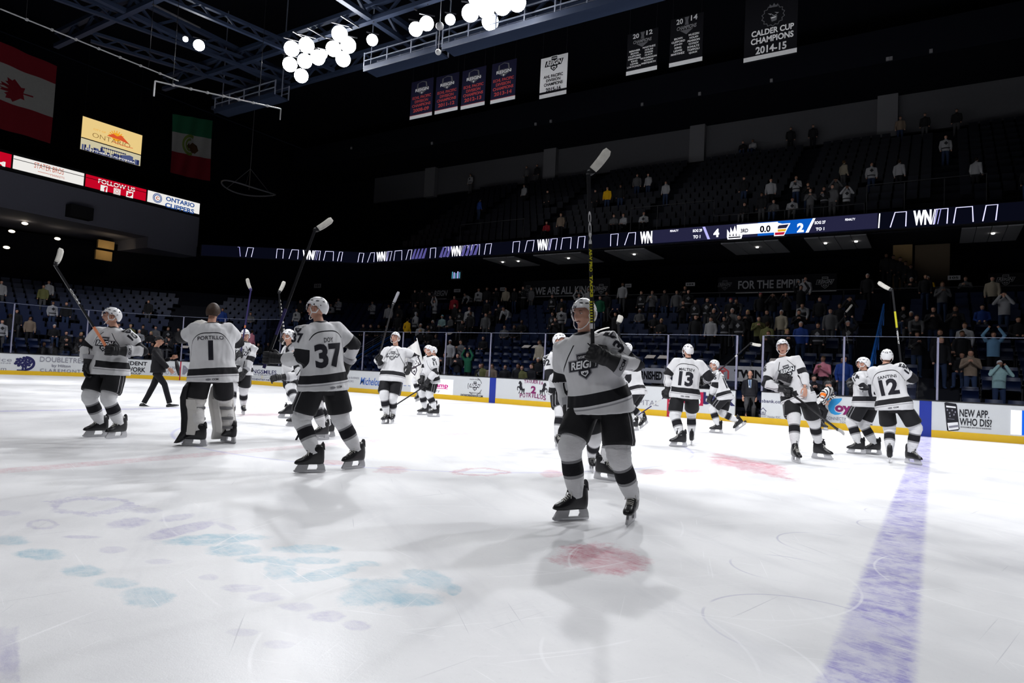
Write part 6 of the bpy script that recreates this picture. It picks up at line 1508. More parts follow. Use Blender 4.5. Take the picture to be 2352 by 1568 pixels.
# goaltender, back to the camera
def goal_extra(L): pass
p1 = sp(kind='goalie', base=[(445, 1023), (522, 1017)], hp=(487, 885), face=176, look=165, nod=8, head=(490, 716, -.02), label='goaltender number 1 without a mask, back to camera, big leg pads', num='1', name='PORTILLO', crest=False, hair=HB,
        feet={'L': (447, 1024, -112), 'R': (524, 1017, -145)}, arms={'L': dict(to=(462, 752, -.32), pole=(-.9, .0, -.6), none=1), 'R': dict(to=(505, 770, -.36), pole=(.9, .1, -.5), pose='grip')}, hip=.99, bulk=1.02, skin=0, hem=.03)
# leg pads and catching glove of the goaltender (his own kit)
PADW = mat('pad_white', (.6, .585, .56), .6, .25); PADK = mat('pad_black', (.012, .012, .014), .45, .35); PADG = mat('pad_grey', (.16, .16, .165), .6, .2)
for s_ in 'LR':
    kn, an, fp = p1['knee'][s_], p1['ank'][s_], p1['fpos'][s_]; Fd = unit(p1['fdir'][s_] * np.array([1, 1, 0])); Rd = np.cross(Fd, (0, 0, 1.0)); sg = 1 if s_ == 'R' else -1
    b = MB(); rings = []
    for (z, f, w, th) in [(.04, .26, .11, .03), (.09, .20, .135, .05), (.2, .12, .145, .055), (.38, .10, .15, .06), (.56, .105, .15, .06), (.66, .12, .148, .055), (.80, .10, .14, .045), (.88, .07, .11, .03)]:
        base = fp * np.array([1, 1, 0]) + (kn - fp) * np.array([1, 1, 0]) * min(1, z / .55); pts = []
        for j in range(16):
            q = 2 * PI * j / 16; c, s2 = math.cos(q), math.sin(q); pts.append(base + Rd * w * (abs(c) ** .5) * np.sign(c) + Fd * (f + th * (abs(s2) ** .6) * np.sign(s2)) + np.array([0, 0, z]))
        rings.append(pts)
    b.loft(rings); pad = put(b.build('leg_pad', PADK if s_ == 'L' else PADW, smooth=True), p1['root'])
    b = MB()
    for (z, rr_, h) in [(.60, .125, .07), (.44, .115, .055), (.30, .1, .05)]:
        base = fp * np.array([1, 1, 0]) + (kn - fp) * np.array([1, 1, 0]) * min(1, z / .55) + Fd * .0 + np.array([0, 0, z])
        b.tube([base - np.array([0, 0, h]), base, base + np.array([0, 0, h])], [rr_ * .96, rr_, rr_ * .97], 18, Fd, cap=False)
    put(b.build('knee_strap', PADW, smooth=True), p1['root'])
    b = MB()
    for (z, rr_) in [(.52, .128), (.37, .12), (.24, .112)]:
        base = fp * np.array([1, 1, 0]) + (kn - fp) * np.array([1, 1, 0]) * min(1, z / .55) + np.array([0, 0, z]); b.tube([base - np.array([0, 0, .018]), base + np.array([0, 0, .018])], [(rr_ * 1.05, rr_)] * 2, 18, Fd, cap=False)
    put(b.build('strap', PADG, smooth=True), p1['root'])
    b = MB()
    for sd in (-1, 1):
        r2 = []
        for (z, f0, f1) in [(.16, -.02, .09), (.3, -.06, .09), (.5, -.07, .09), (.64, -.05, .1)]:
            base = fp * np.array([1, 1, 0]) + (kn - fp) * np.array([1, 1, 0]) * min(1, z / .55) + Rd * sd * .118 + np.array([0, 0, z]); r2.append([base + Fd * f0 - Rd * sd * .012, base + Fd * f1 - Rd * sd * .012, base + Fd * f1 + Rd * sd * .012, base + Fd * f0 + Rd * sd * .012])
        b.loft(r2)
    put(b.build('pad_wing', PADW), p1['root'])
    b = MB(); b.ball(kn - Fd * .02 + np.array([0, 0, .06]), (.12, .13, .1), 14, 10, 0, Rd, Fd, (0, 0, 1)); put(b.build('knee_cover', PADW, smooth=True), p1['root'])
X = p1['wri']['L']; b = MB(); b.ball(X + np.array([0, 0, .02]), (.12, .07, .1), 16, 10, 0, p1['cr'], p1['ct'], (0, 0, 1)); b.tube([X + p1['cr'] * -.1 + np.array([0, 0, .02]), X + p1['cr'] * .02 + np.array([0, 0, .09]), X + p1['cr'] * .12 + np.array([0, 0, .06])], [.03, .04, .03], 10)
put(b.build('catching_glove', PADW, smooth=True), p1['root'])
# captain's mate with the A, half behind the goaltender
pA = sp(base=[(545, 954)], hp=(549, 875), face=-18, look=-15, nod=22, head=(563, 770, .02), label='hockey player with a letter A on his chest half behind the goaltender', num='25', amark=1,
        feet={'R': (530, 956, -25), 'L': (558, 952, 10)}, arms={'R': dict(to=(546, 815, .25), pole=(-.9, 0, -.5), axis=(.2, 0, 1), hand=(.3, .6, .3)), 'L': dict(to=(553, 868, .22), pole=(.9, 0, -.3), pose='open', hand=(-.5, .3, -.9))}, lean=(.02, .03), nodx=0)
a = pA['at']; stick('raised stick with violet and red shaft beside the goaltender', through(pA['grip']['R'], a(576, 668, .2), .12), a(576, 668, .2), a(566, 640, .2), (STKP, TAPE, STKW), .15, (.72, .78, STKO))
# player facing away left with the vertical stick
pN = sp(base=[(668, 977)], hp=(672, 880), face=-118, look=-100, head=(662, 772, .0), label='hockey player with name half hidden, holding a spiral taped stick upright', num='7', name='ANDERSON', crest=False,
        feet={'L': (678, 979, -85), 'R': (657, 960, -95)}, arms={'L': dict(to=(646, 872, .15), pole=(.5, .5, -.5), pose='open'), 'R': dict(to=(654, 782, -.12), pole=(.1, -.8, -.6), axis=(0, 0, 1), hand=(-.6, -.3, .5))})
a = pN['at']; sk_ = stick('upright stick with a white spiral on its shaft left of number 37', through(pN['grip']['R'], a(641, 674, -.12), .1), a(641, 674, -.12), a(654, 646, -.12), (STKB, TAPE, TAPE), .1)
b = MB(); P, Q = a(655, 775, -.12), a(642, 684, -.12)
for k in range(11): b.beam(P + (Q - P) * (k / 11), P + (Q - P) * (k / 11 + .045), .024, .034)
put(b.build('spiral_tape', TAPE), sk_)
# teammate hidden behind number 37
pH = sp(base=[(742, 1008)], hp=(738, 905), face=-70, look=-80, head=(690, 774, .0), label='hockey player almost hidden behind number 37, only helmet and legs showing', num='', crest=False, S=.97,
        feet={'L': (735, 1010, -60), 'R': (748, 1003, -70)}, arms={'L': dict(to=(712, 900, .12), pole=(.4, .3, -.6), pose='grip'), 'R': dict(to=(700, 890, .1), pole=(-.4, 0, -.6), pose='grip')}, lean=(-.18, 0), hipoff=(-.1, 0))
a = pH['at']; stick('stick with a black and white blade resting on the ice beside number 37', a(745, 880, .1), a(672, 1026, .25), a(644, 1023, .25), (STKB, STKB, TAPE))
P = a(655, 1025, .255); 
# number 37
p37 = sp(base=[(712, 1084), (810, 1076)], hp=(743, 905), face=-146, look=-106, nod=2, head=(728, 709, .0), label='hockey player number 37 seen from behind, left arm stretched to the left', num='37', name='DOY', crest=False, sleeve='L', snorm=.5,
         feet={'L': (712, 1085, -78), 'R': (812, 1076, -52, 0, None, 0)[:3]}, arms={'L': dict(to=(622, 822, -.02), pole=(.2, .3, -1), hand=(-1, 0, .02), axis=(.25, 0, 1), ccm=1), 'R': dict(to=(800, 850, -.32), pole=(.8, -.2, -.5), pose='grip')}, bulk=1.02, lean=(.0, 0))
a = p37['at']; stick('raised stick with pale taped blade held high by number 37', through(p37['grip']['L'], a(722, 532, -.1), .12), a(722, 532, -.1), a(764, 503, -.1), (STKB, TAPE, STKP), .12, (.4, .72, STKP))
# player facing the camera, stick raised, left of the white flag
p7 = sp(base=[(885, 972), (900, 970)], hp=(899, 893), face=-18, look=-32, nod=-6, head=(908, 776, .0), label='hockey player facing the camera with feet together left of the white flag', num='3',
        feet={'R': (885, 973, -28), 'L': (901, 972, -12)}, arms={'R': dict(to=(868, 822, .22), pole=(-.7, -.2, -.8), axis=(.3, 0, 1), hand=(-.3, .5, .6)), 'L': dict(to=(938, 850, .12), pole=(.8, -.2, -.3), pose='open', hand=(-.2, .3, -.9))}, bulk=1.0)
a = p7['at']; stick('dim raised stick with a dark blade above the stair rail', through(p7['grip']['R'], a(902, 702, .2), .1), a(902, 702, .2), a(915, 669, .2), (STKB, mat('tape_grey', (.2, .2, .22), .7, .2), STKB), .1)
# number 11 and the flag bearer behind
p11 = sp(base=[(985, 956)], hp=(990, 880), face=-62, look=-92, head=(984, 804, .0), label='hockey player number 11 in front of the white flag, stick on the ice', num='11', name='FA', sleeve='L', snorm=.6, crest=False,
         feet={'R': (972, 953, -85), 'L': (996, 957, -80)}, arms={'R': dict(to=(968, 876, .05), pole=(-.2, -.5, -.8), axis=(-.8, 0, -.5)), 'L': dict(to=(980, 880, .2), pole=(.7, .4, -.6), axis=(-.8, 0, -.5), hand=(-.4, .3, -.8))}, S=.98)
a = p11['at']; stick('stick slanting down to the ice from the hands of number 11', through(p11['grip']['L'], a(893, 940, .3), .12), a(893, 940, .3), a(872, 939, .3), (STKB, STKB, STKB), .1)
pF = sp(base=[(985, 944)], face=-80, look=-80, head=(994, 806, .0), label='skater hidden behind number 11 carrying the white team flag', num='', crest=False,
        feet={'R': (966, 918, -60, 0, .0, 25), 'L': (992, 945, -80)}, arms={'R': dict(to=(981, 850, .1), pole=(.2, .5, -.6), axis=(-.2, 0, 1)), 'L': dict(to=(984, 868, .1), pole=(.4, .3, -.6), axis=(-.2, 0, 1))})
a = pF['at']; fl = tag(empty('team_flag', a(984, 880, .15)), 'white team flag with the reversed crest on a short pole', 'flag')
put(MB().tube([a(986, 885, .15), a(957, 776, .15)], [.014, .012], 8).build('pole', mat('flag_pole', (.5, .5, .5), .4, .4), smooth=True), fl)
def FL(u, v, l=0):
    tl, tr, br, bl = a(926, 806, .12), a(958, 782, .15), a(984, 872, .15), a(926, 884, .12)
    P = (tl * (1 - u) + tr * u) * (1 - v) + (bl * (1 - u) + br * u) * v
    return P + pF['ct'] * (.05 * math.sin(u * 8 + v * 3) + .03 * math.sin(v * 9 + u * 2) + l) + np.array([0, 0, -.06 * math.sin(u * PI) * v])
b = MB(); n = 26; b.add([FL(i / n, j / n) for j in range(n + 1) for i in range(n + 1)], [(j * (n + 1) + i, (j + 1) * (n + 1) + i, (j + 1) * (n + 1) + i + 1, j * (n + 1) + i + 1) for j in range(n) for i in range(n)])
put(b.build('cloth', mat('flag_cloth', (.72, .71, .69), .8, .1), smooth=True), fl)
cd = D2().merge(crest(0, 1), .52, .5, .58, -.6, flip=True); mb_ = MB()
for i, (v2, f, k) in enumerate(cd.parts):
    bm = bmesh.new(); vs = [bm.verts.new((x, y, 0)) for x, y in v2]
    for q in f: bm.faces.new([vs[k2] for k2 in q])
    for ax_ in (0, 1):
        for k2 in range(1, 26): bmesh.ops.bisect_plane(bm, geom=bm.verts[:] + bm.edges[:] + bm.faces[:], plane_co=(k2 / 26 if ax_ == 0 else 0, k2 / 26 if ax_ else 0, 0), plane_no=(1 - ax_, ax_, 0))
    bm.verts.index_update(); mb_.add([FL(w.co.x, w.co.y, .008 + .0015 * i) for w in bm.verts], [[w.index for w in q.verts] for q in bm.faces], k); bm.free()
put(mb_.build('crest', [mat('crest_dark', (.06, .05, .06), .7, .1), INKW]), fl)
# number 92
p92 = sp(base=[(1295, 1029)], hp=(1292, 925), face=42, look=62, head=(1286, 783, .0), label='hockey player number 92 facing right, half behind the raised stick player', num='92', sleeve='R', snorm=.9,
         feet={'R': (1281, 1031, 15), 'L': (1308, 1022, 50)}, arms={'R': dict(to=(1303, 888, .22), pole=(-.9, .2, -.5), axis=(.7, 0, .6)), 'L': dict(to=(1318, 880, -.02), pole=(.5, -.3, -.6))}, skin=0)
a = p92['at']; stick('stick held slanting up behind the nearest player by number 92', a(1300, 800, .1), a(1372, 760, -.1), a(1398, 748, -.1), (STKW, TAPE, STKW), .0)
# nearest player, stick raised straight up
pf = sp(base=[(1312, 1194), (1450, 1201)], hp=(1378, 965), face=-20, look=-36, nod=8, head=(1341, 722, .10), label='nearest hockey player facing left with his stick raised straight up', num='34', guard=1, sleeve='L', snorm=.5,
        feet={'R': (1312, 1195, -58), 'L': (1449, 1202, -14)}, arms={'R': dict(to=(1308, 975, -.1), pole=(-.5, -.6, -.2), pose='open', hand=(.1, .1, -1)), 'L': dict(to=(1374, 815, .28), pole=(.75, .0, -.8), axis=(-.05, 0, 1), hand=(-.85, .2, .35), ccm=1)}, hip=.99, lean=(-.03, .0), tilt=.0, skin=0, folds=1.2)
a = pf['at']; Q = a(1352, 404, .33); P = through(pf['grip']['L'], Q, .1)
dB = float(np.linalg.norm(a(1361.5, 757, .33) - P))
sk_ = stick('tall upright stick with yellow lettering held by the nearest player', P, Q, a(1401, 343, .33), (STKB, TAPE, STKB), .12, None, None, [('CCM', dB + .7, dB + .97, STKW, True), ('TACKS', dB + .26, dB + .44, STKY, True), ('AS-V PRO', dB + .47, dB + .66, STKY, True)])
ax_ = unit(Q - P); b = MB(); b.beam(P + ax_ * dB, P + ax_ * (dB + .045), .024, .034); put(b.build('white_band', STKW), sk_)
b = MB()
for k in range(8): b.beam(P + ax_ * (dB + .055 + k * .023), P + ax_ * (dB + .067 + k * .023), .0235, .0335)
put(b.build('yellow_bars', STKY), sk_)
# player hidden behind the nearest one
ph = sp(base=[(1375, 1092)], face=20, look=10, head=(1395, 800, .0), label='hockey player hidden behind the nearest player, only legs and skates showing', num='', crest=False, S=.95,
        feet={'R': (1358, 1083, 8), 'L': (1391, 1103, 62)}, arms={'R': dict(to=(1395, 880, .1), pole=(-.2, -.3, -.8)), 'L': dict(to=(1425, 850, -.12), pole=(.1, -.3, -.8), axis=(0, 0, 1))}, bulk=.95, hip=.9, lean=(.06, -.1))
a = ph['at']; stick('stick with a small pale blade standing up behind the nearest player', a(1432, 880, -.16), a(1420, 745, -.16), a(1428, 724, -.16), (STKB, TAPE, STKB), .1)
# player skating away, half hidden
pB = sp(base=[(1450, 985)], face=-115, look=-100, head=(1440, 800, .0), label='hockey player skating off behind the nearest player, one skate lifted', num='', crest=False,
        feet={'R': (1480, 978, -40, 0, .0, 28), 'L': (1452, 988, -70)}, arms={'L': dict(to=(1420, 880, .1), pole=(.2, .3, -.6)), 'R': dict(to=(1450, 890, .1), pole=(.5, .3, -.6))}, lean=(-.1, 0), hip=.93, hipoff=(-.08, 0))
# number 13
p13 = sp(base=[(1558, 1025), (1587, 1022)], hp=(1572, 935), face=176, look=-152, head=(1580, 806, .0), label='hockey player number 13 seen from behind near the red stripe', num='13', name='MALTSEV', crest=False, sleeve='L',
         feet={'L': (1558, 1026, -75), 'R': (1588, 1022, 178)}, arms={'L': dict(to=(1532, 905, .02), pole=(-.9, .3, -.2), pose='grip', axis=(-.8, .2, -.5), hand=(-.1, 0, -1)), 'R': dict(to=(1624, 880, -.16), pole=(.6, .3, -.6), pose='grip')}, bulk=1.0)
a = p13['at']; stick('stick with a white and violet shaft low in the hand of number 13', through(p13['grip']['L'], a(1470, 950, .1), .2), a(1470, 950, .1), a(1452, 962, .1), (STKP, STKB, STKB), .25, (.3, .55, STKW))
# number 15
p15 = sp(base=[(1650, 993)], hp=(1664, 925), face=-100, look=-88, head=(1640, 838, .0), label='hockey player number 15 striding left with stick over the shoulder', num='15', name='THOMAS', sleeve='L', crest=False, S=.97,
         feet={'L': (1645, 994, -85), 'R': (1702, 982, -70, 0, -.1, 38)}, arms={'L': dict(to=(1632, 916, .15), pole=(.4, .5, -.6), pose='open'), 'R': dict(to=(1626, 880, -.05), pole=(-.2, -.4, -.8), axis=(.6, 0, .7))}, lean=(-.1, 0), hip=.93)
a = p15['at']; stick('stick with a pale blade carried over the shoulder of number 15', through(p15['grip']['R'], a(1722, 789, .1), .12), a(1722, 789, .1), a(1748, 794, .1), (STKB, TAPE, STKP), .25, (1.0, 1.06, STKW))
# tall player facing the camera on the right, head tilted
p56 = sp(base=[(1828, 1061), (1890, 1053)], hp=(1834, 925), face=6, look=-8, nod=6, roll=12, head=(1798, 797, .05), label='tall hockey player facing the camera with head tilted, one bare hand', num='56', sleeve='R', snorm=.4,
         feet={'R': (1828, 1062, 22), 'L': (1888, 1054, 78)}, arms={'R': dict(to=(1812, 897, .24), pole=(-.9, .2, -.4), axis=(.75, .2, -.6), hand=(.75, .4, -.2), ccm=1), 'L': dict(to=(1852, 900, .3), pole=(.9, -.3, -.3), bare='open', thumb=(-.6, .6, .2))}, hip=1.01, S=1.02, lean=(-.05, 0), hipoff=(-.03, 0), skin=0)
a = p56['at']; stick('stick slanting down right from the gloved hand of the tall player', through(p56['grip']['R'], a(1921, 984, .35), .1), a(1921, 984, .35), a(1942, 993, .4), (STKB, mat('blade_grey', (.4, .4, .4), .5, .3), STKB), .2)
X, Y, Z = unit(-p56['cr'] * .3 - np.array([0, 0, .2]) + p56['ct'] * .3), unit(p56['cr']), (0, 0, 1)
X = unit(p56['cr'] * .9 + np.array([0, 0, -.25])); Y = unit(np.cross(p56['ct'], X)); gl = link('spare_glove', GLOVES['grip'], mw=frame(a(1797, 866, .25), X, Y, np.cross(X, Y), 1.05)); tag(gl, 'empty black glove tucked under the arm of the tall player', 'glove'); sub('cuff', CUFFM, gl)
# number 14 and number 12
p14 = sp(base=[(1968, 1041), (2003, 1043)], hp=(1990, 950), face=-128, look=-98, nod=4, head=(1982, 836, .0), label='hockey player number 14 turned left beside number 12', num='14', crest=False, sleeve='L', snorm=.5,
         feet={'L': (1967, 1042, -82), 'R': (2004, 1043, -72)}, arms={'L': dict(to=(1957, 880, .15), pole=(.3, .5, -.8), hand=(-1, .2, .05)), 'R': dict(to=(1960, 890, -.2), pole=(.1, -.4, -.8))}, bulk=1.0)
p12 = sp(base=[(2042, 1061), (2095, 1065)], hp=(2054, 960), face=174, look=178, head=(2037, 819, .0), label='hockey player number 12 seen from behind at the blue line', num='12', name='SANTINI', crest=False, sleeve='R', snorm=.3,
         feet={'L': (2043, 1062, 180), 'R': (2097, 1066, 48)}, arms={'R': dict(to=(2068, 880, -.3), pole=(1, .2, -.3), pose='grip'), 'L': dict(to=(2063, 846, -.36), pole=(-.8, .1, -.4), pose='grip', axis=(0, 0, 1), hand=(.7, -.5, .4))}, bulk=1.0)
a = p12['at']; stick('raised stick with a yellow and black shaft rising behind number 12', through(p12['grip']['L'], a(2050, 668, -.38), .12), a(2050, 668, -.38), a(2016, 650, -.38), (STKB, TAPE, STKB), .1, (.85, 1.15, STKY), None, [('VIZION XT', .55, .8, STKW, True)])
# linesman leaning forward
pr = sp(kind='ref', base=[(1888, 986)], hp=(1884, 930), face=60, look=70, nod=10, head=(1902, 884, .05), S=.95, label='linesman in black and white stripes with an orange armband leaning right', low=CLOB, crest=False,
        feet={'R': (1890, 987, 60), 'L': (1872, 983, 40)}, arms={'R': dict(to=(1896, 932, .15), pole=(-.2, .5, -.6), bare='open', thumb=(.5, .3, 0)), 'L': dict(to=(1905, 925, -.1), pole=(.3, -.5, -.6), bare='open', thumb=(.5, .3, 0))}, lean=(.2, .05), hip=.9, hipoff=(-.1, 0), skin=0)
e1, e2 = pr['chest'], pr['wri']['R']
sh_ = pr['chest'] + pr['RC'] * .2 * .95 - pr['sp_up'] * .02
el_ = pr['wri']['R'] - pr['hdir']['R'] * .26; b = MB(); m0 = sh_ * .55 + el_ * .45; dx = unit(el_ - sh_); b.tube([m0 - dx * .05, m0 + dx * .05], [.082, .08], 18, cap=False); o = put(b.build('armband', mat('orange_band', (.8, .16, .01), .6, .2), smooth=True), pr['root'])
# official in a dark blazer standing in the open bench door
SUIT = mat('blazer', (.012, .012, .016), .75, .15, bump=.3); TROU = mat('grey_trousers', (.055, .055, .06), .8, .15, bump=.3)
dd_ = ony(1720, 950, 13.45); zf = dd_[2]
def suit_extra(L): pass
pw = None
def stand_base(px, Y): return np.array([ony(px, 900, Y)[0], Y, 0.0])
_onz = onz
def onz(x, y, z=0.0):
    return _onz(x, y, z)
ps = sp(kind='man', base=[(1721.6, 969.6)], face=-4, look=-6, nod=2, head=(1723, 859, .0), S=.94, label='man in dark blazer, blue tie and lanyard standing in the bench door', top=SUIT, low=TROU, crest=False,
        feet={'R': (1712, 970, -10), 'L': (1731, 970, 12)}, arms={'R': dict(to=(1706, 916, .1), pole=(-.35, -.7, -.2), bare='open', thumb=(.4, .6, 0)), 'L': dict(to=(1737, 918, .1), pole=(.35, -.7, -.2), bare='open', thumb=(-.4, .6, 0))}, skin=0)
W2 = Wrap(ps['jer'].data)
d = D2().poly([(-.055, .13), (.055, .13), (.035, -.16), (-.035, -.16)], 0).poly([(-.018, .12), (.018, .12), (.024, -.13), (0, -.17), (-.024, -.13)], 1).rect(-.04, -.005, -.14, -.09, 2)
o = W2.art(d, ps['chest'] - ps['sp_up'] * .12 + ps['FC'] * .05, -ps['RC'], ps['sp_up'], ps['FC']).build('shirt_and_tie', [mat('shirt_blue', (.4, .5, .62), .7, .2), mat('tie_blue', (.02, .05, .14), .6, .2), INKW]); o.parent = ps['jer']

# ================================================================== THE CROWD: bodies
def fan_mesh(pose, longhair):
    """one continuous body; slots: skin, hair, top, lower, crest, bands. Faces +y"""
    sit = pose in 'IJ'; segs = []; b = MB()
    def tb(path, rad, lab, n=10, ref=(1, 0, 0)):
        b.tube(path, rad, n, ref)
        for i in range(len(path) - 1):
            r0 = rad[i] if not isinstance(rad[i], tuple) else (rad[i][0] + rad[i][1]) / 2; r1 = rad[i + 1] if not isinstance(rad[i + 1], tuple) else (rad[i + 1][0] + rad[i + 1][1]) / 2
            segs.append((V3(path[i]), V3(path[i + 1]), r0, r1, lab))
    hz = .52 if sit else .92; lean = .0 if pose != 'B' else .38
    hip = V3((0, 0, hz)); ch = V3((0, .03 + lean, hz + .5 - lean * .6)); nk = V3((0, .04 + lean * 1.25, hz + .57 - lean * .7)); hd = V3((0, .06 + lean * 1.55, hz + .69 - lean * .85))
    tb([hip - (0, 0, .08), hip + (0, 0, .1), (hip + ch) / 2 + (0, .0, .03), ch - (0, 0, .06), ch + (0, 0, .02), nk], [(.19, .135), (.19, .14), (.195, .14), (.2, .13), (.15, .1), (.07, .07)], 2, 16)
    tb([nk - (0, 0, .02), hd - (0, 0, .04)], [.055, .055], 0)
    tb([hd - (0, -.01, .085), hd - (0, 0, .03), hd + (0, .0, .04), hd + (0, -.005, .085)], [(.045, .05), (.068, .082), (.074, .092), (.045, .06)], 0, 14)
    tb([hd + (0, .085, .01), hd + (0, .108, -.025)], [.012, .016], 0, 6)
    tb([hd + (0, -.03, .01), hd + (0, -.02, .075), hd + (0, .03, .098)], [(.084, .075), (.085, .09), (.05, .05)], 1, 12)
    if longhair: tb([hd + (0, -.04, .04), hd + (0, -.06, -.1), hd + (0, -.05, -.24)], [(.09, .07), (.105, .06), (.09, .04)], 1, 12)
    for s in (-1, 1):
        sh = ch + (s * .2, 0, -.03)
        if pose in 'CJ': el, wr, hn = sh + (s * .08, .06, -.27), ch + (s * .06, .27, -.12), ch + (s * .012, .3, -.03)
        elif pose == 'U': el, wr, hn = sh + (s * .12, .06, .2), ch + (s * .15, .08, .42), ch + (s * .11, .1, .5)
        elif pose == 'P': el, wr, hn = sh + (s * .12, .14, -.14), hd + (s * .1, .16, -.05), hd + (s * .05, .17, .02)
        elif pose == 'I': el, wr, hn = sh + (s * .06, .02, -.27), hip + (s * .12, .24, .12), hip + (s * .06, .32, .12)
        elif pose == 'B': el, wr, hn = sh + (s * .03, .08, -.25), sh + (s * .0, .2, -.42), sh + (s * .0, .24, -.5)
        else: el, wr, hn = sh + (s * .06, -.02, -.28), sh + (s * .05, .08, -.5), sh + (s * .04, .12, -.58)
        tb([ch + (s * .12, 0, -.02), sh, el, wr], [.07, .078, .062, .05], 2); tb([wr, hn], [.034, .045], 0, 8)
        if sit: kn, an = hip + (s * .12, .43, .03), hip + (s * .13, .42, -.42)
        else: kn, an = V3((s * .11, .03, .48)), V3((s * .12, -.01, .06))
        tb([hip + (s * .09, 0, 0), kn, an], [.1, .075, .055], 3); tb([an, an + V3((s * .01, .16, -.02))], [.05, .04], 3, 8)
    me = remesh(b, .021, 2, .45, 'fan'); n = len(me.polygons); c = np.zeros(n * 3); me.polygons.foreach_get('center', c); c = c.reshape(-1, 3); nr = np.zeros(n * 3); me.polygons.foreach_get('normal', nr); nr = nr.reshape(-1, 3)
    best = np.full(n, 9.); lab = np.zeros(n, int)
    for a, q, r0, r1, l in segs:
        t, d = seg_t(c, a, q); d = d - (r0 + (r1 - r0) * t) - (.004 if l == 1 else 0); m_ = d < best; best[m_] = d[m_]; lab[m_] = l
    torso = np.abs(c[:, 0]) < .215
    lab[(lab == 2) & torso & (c[:, 2] < hip[2] - .07) & (np.abs(c[:, 1]) < .2)] = 3
    if not sit: lab[(lab == 3) & torso & (c[:, 2] > hip[2] - .07)] = 2
    top = lab == 2; u = c - ch
    lab[top & (np.abs(c[:, 0]) + np.abs(u[:, 2] + .15) < .1) & (nr[:, 1] > .55)] = 4
    lab[top & (np.abs(c[:, 0]) < .2) & (np.abs(c[:, 2] - hip[2] - .08) < .03) & (lab != 4)] = 5
    me.polygons.foreach_set('material_index', lab.astype(np.int32)); return me
FCOL = dict(k=(.016, .016, .018), K=(.016, .016, .018), w=(.32, .32, .33), W=(.32, .32, .33), g=(.1, .1, .105), y=(.75, .42, .01), p=(.62, .22, .28), n=(.015, .1, .05), o=(.13, .13, .05), b=(.02, .05, .22), r=(.3, .02, .03), c=(.33, .29, .22), t=(.26, .4, .4), d=(.14, .28, .42), m=(.2, .15, .11))
FNAME = dict(k='black top', K='crested black jersey', w='white top', W='crested white jersey', g='grey top', y='yellow jersey', p='pink hoodie', n='green hoodie', o='olive jacket', b='blue top', r='red top', c='cream top', t='teal patterned top', d='light blue shirt', m='brown top')
PNAME = dict(S='standing', C='clapping', U='with arms raised', T='turned away', P='with hands at the face', I='seated', J='seated and clapping', B='bending over')
HAT = {'': None, '1': None, '2': (.36, .25, .1), '3': (.42, .42, .43), '4': (.42, .24, .17), '5': (.2, .5, .6), '6': (.3, .02, .04)}
HNAME = {'2': 'fair haired ', '3': 'pale capped ', '4': 'bald ', '5': 'light blue hooded ', '6': 'red capped '}
FM = {}
def fmat(key, col): return mat('fan_' + key, col, .75, .12, vary=.1, vscale=14)
NEUT = mat('fan_slot', (.1, .1, .1), .7, .1)
TROUS = [mat('fan_jeans', (.025, .04, .085), .8, .1), mat('fan_dark', (.012, .012, .014), .8, .1), mat('fan_grey_trousers', (.07, .07, .075), .8, .1)]
PLACES = [(210, 'above the letter D board'), (420, 'behind player number 10'), (640, 'beyond the goaltender'), (800, 'behind number 37'), (930, 'above the grey stair rail'), (1080, 'above the white flag'), (1240, 'above the taqueria board'), (1420, 'behind the nearest player'), (1560, 'left of number 13'), (1700, 'above number 13'), (1850, 'above the tall player'), (2010, 'above the linesman'), (2150, 'behind number 12'), (9999, 'above the phone board')]
ORD = ['first', 'second', 'third', 'fourth', 'fifth', 'sixth', 'seventh', 'eighth', 'ninth', 'tenth', 'eleventh', 'twelfth', 'thirteenth', 'fourteenth', 'fifteenth']
labs = {}
for q in FANS:
    x, y, pose, top, hat, P, N, row, up = q
    where = 'high in the upper deck' if up else next(n for lim, n in PLACES if x < lim)
    L = '%sfan in %s %s, %s' % (HNAME.get(hat, 'long haired ' if 'h' in pose else ''), FNAME[top], PNAME[pose[0]], where)
    labs.setdefault(L, []).append(q)
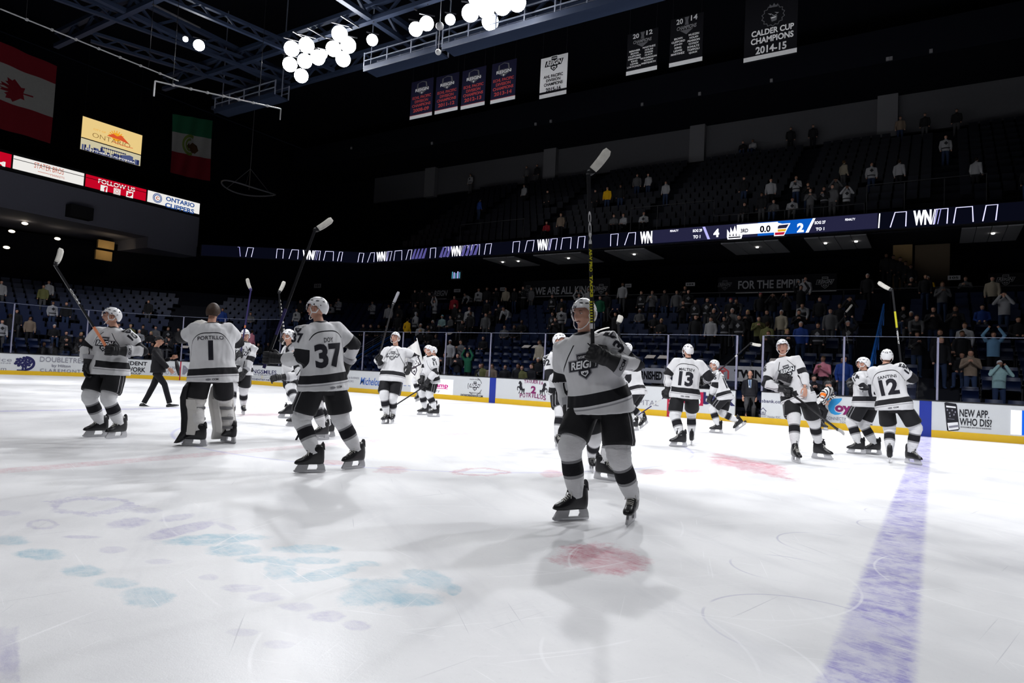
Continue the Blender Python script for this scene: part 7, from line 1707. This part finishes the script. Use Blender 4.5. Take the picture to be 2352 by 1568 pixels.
for L, qs in labs.items():
    qs.sort(key=lambda q: q[0])
    for i, (x, y, pose, top, hat, P, N, row, up) in enumerate(qs):
        lab = L if len(qs) == 1 else L + ', %s from left' % ORD[i] if i < 15 else L
        key = (pose[0], 'h' in pose)
        if key not in FM:
            FM[key] = fan_mesh(*key)
            for _ in range(6): FM[key].materials.append(NEUT)
        F_ = -N if pose[0] != 'T' else N * .9 + np.array([N[1], -N[0], 0]) * .4
        ang = rng.uniform(-.35, .35); F_ = unit(np.array([F_[0] * math.cos(ang) - F_[1] * math.sin(ang), F_[0] * math.sin(ang) + F_[1] * math.cos(ang), 0])); X = np.cross(F_, (0, 0, 1.0))
        sc_ = rng.uniform(.95, 1.03)
        o = link('person', FM[key], mw=frame(P, X, F_, (0, 0, 1), sc_))
        tag(o, lab, 'person', 'fans in the upper deck' if up else 'fans in the lower stands')
        h = HAT.get(hat) or rng.choice([(.014, .01, .008), (.03, .018, .01), (.012, .01, .01), (.06, .035, .015)])
        light = top in 'W'; dk = top == 'K'
        ms = [SKIN[rng.choice([0, 0, 1, 1, 2])], fmat('hair%d' % (int(h[0] * 999)), h), fmat(top, FCOL[top]), rng.choice(TROUS), fmat('crest_dark', (.03, .03, .034)) if light else fmat('crest_pale', (.2, .2, .21)) if dk else fmat(top, FCOL[top]), fmat('crest_dark', (.03, .03, .034)) if light else fmat('crest_pale', (.2, .2, .21)) if dk else fmat(top, FCOL[top])]
        for k, m_ in enumerate(ms): o.material_slots[k].link = 'OBJECT'; o.material_slots[k].material = m_
        if (x, y) == (935, 734) or (x, y) == (954, 721):
            nm = '6' if x == 935 else '88'; Wf = Wrap(FM[key]); art_ = Wf.art(D2().text(nm, -.05 * len(nm), .05 * len(nm), -.1, .1, 0, bold=.04), (0, 0, 1.2), (1, 0, 0), (0, 0, 1), (0, -1, 0), lift=.006)
            t_ = art_.build('number', [INK]); t_.parent = o
# queue of people going up the lit stairwell at the right
for i, (x, y) in enumerate([(2036, 588), (2052, 592), (2068, 597), (2080, 606), (2092, 614)]):
    Q = ony(x, y, 28.4); o = link('person', FM[('T', False)] if ('T', False) in FM else list(FM.values())[0], mw=frame((Q[0], 28.4, Q[2] - 1.6), (-1, 0, 0), (0, -1, 0), (0, 0, 1)))
    for k, m_ in enumerate([SKIN[2], fmat('hair14', (.014, .01, .008)), fmat('k', FCOL['k']), TROUS[1], fmat('k', FCOL['k']), fmat('k', FCOL['k'])]): o.material_slots[k].link = 'OBJECT'; o.material_slots[k].material = m_
    tag(o, 'dark silhouette of a person queuing in front of the tan stairwell wall, %s from left' % ORD[i], 'person', 'people queuing by the tan wall')
tag(MB().box((5.2, 28.6, 5.6), (4.5, 1.6, 1.1)).build('floor_stair_landing', DARK), kind='structure')
# the man whose stick is raised among the fans
a_ = [q for q in FANS if (q[0], q[1]) == (1947, 745)][0]; PP = a_[5]
def fanpt(px, py, dy=-.35): return ony(px, py, PP[1] + dy)
stick('pale bladed stick held up by a capped fan above the linesman', fanpt(1949, 800), fanpt(1939, 722), fanpt(1958, 699), (STKB, TAPE, STKB), .05, None, None, [('CCM', .2, .62, STKW, True)])
for i, (x, y, t_, lab) in enumerate([(1501, 863, 'FURNISHED', 'grey bench banner ending in SHED left of number 13'), (1695, 858, 'T  TWINS', 'grey bench banner with a red arch and block letters behind the bench door')]):
    Y = 14.05; w_ = 50 if i == 0 else 70; e, X0, X1, z0, z1 = hang(x - w_, x + (26 if i == 0 else 76), y - 20, y + 14, Y, 'bench_banner', lab, 'banner', CLOTHG, 'bench banners')
    d = D2(); d.text(t_, X0 + .12, X1 - .1, z0 + .12, z1 - .12, 1, bold=.05)
    if i: m0 = X0 + .55; d.parts = []; d.text('T', m0 - .1, m0 + .1, z0 + .1, z1 - .16, 3, bold=.05); d.line([(m0 - .2, z0 + .06), (m0 - .2, z1 - .2), (m0, z1 - .06), (m0 + .2, z1 - .2), (m0 + .2, z0 + .06)], .06, 3); d.text('TWINS', m0 + .4, X1 - .1, z0 + .12, z1 - .12, 1, bold=.05)
    put(d.mb(yfn(Y)).build('lettering', BM), e)
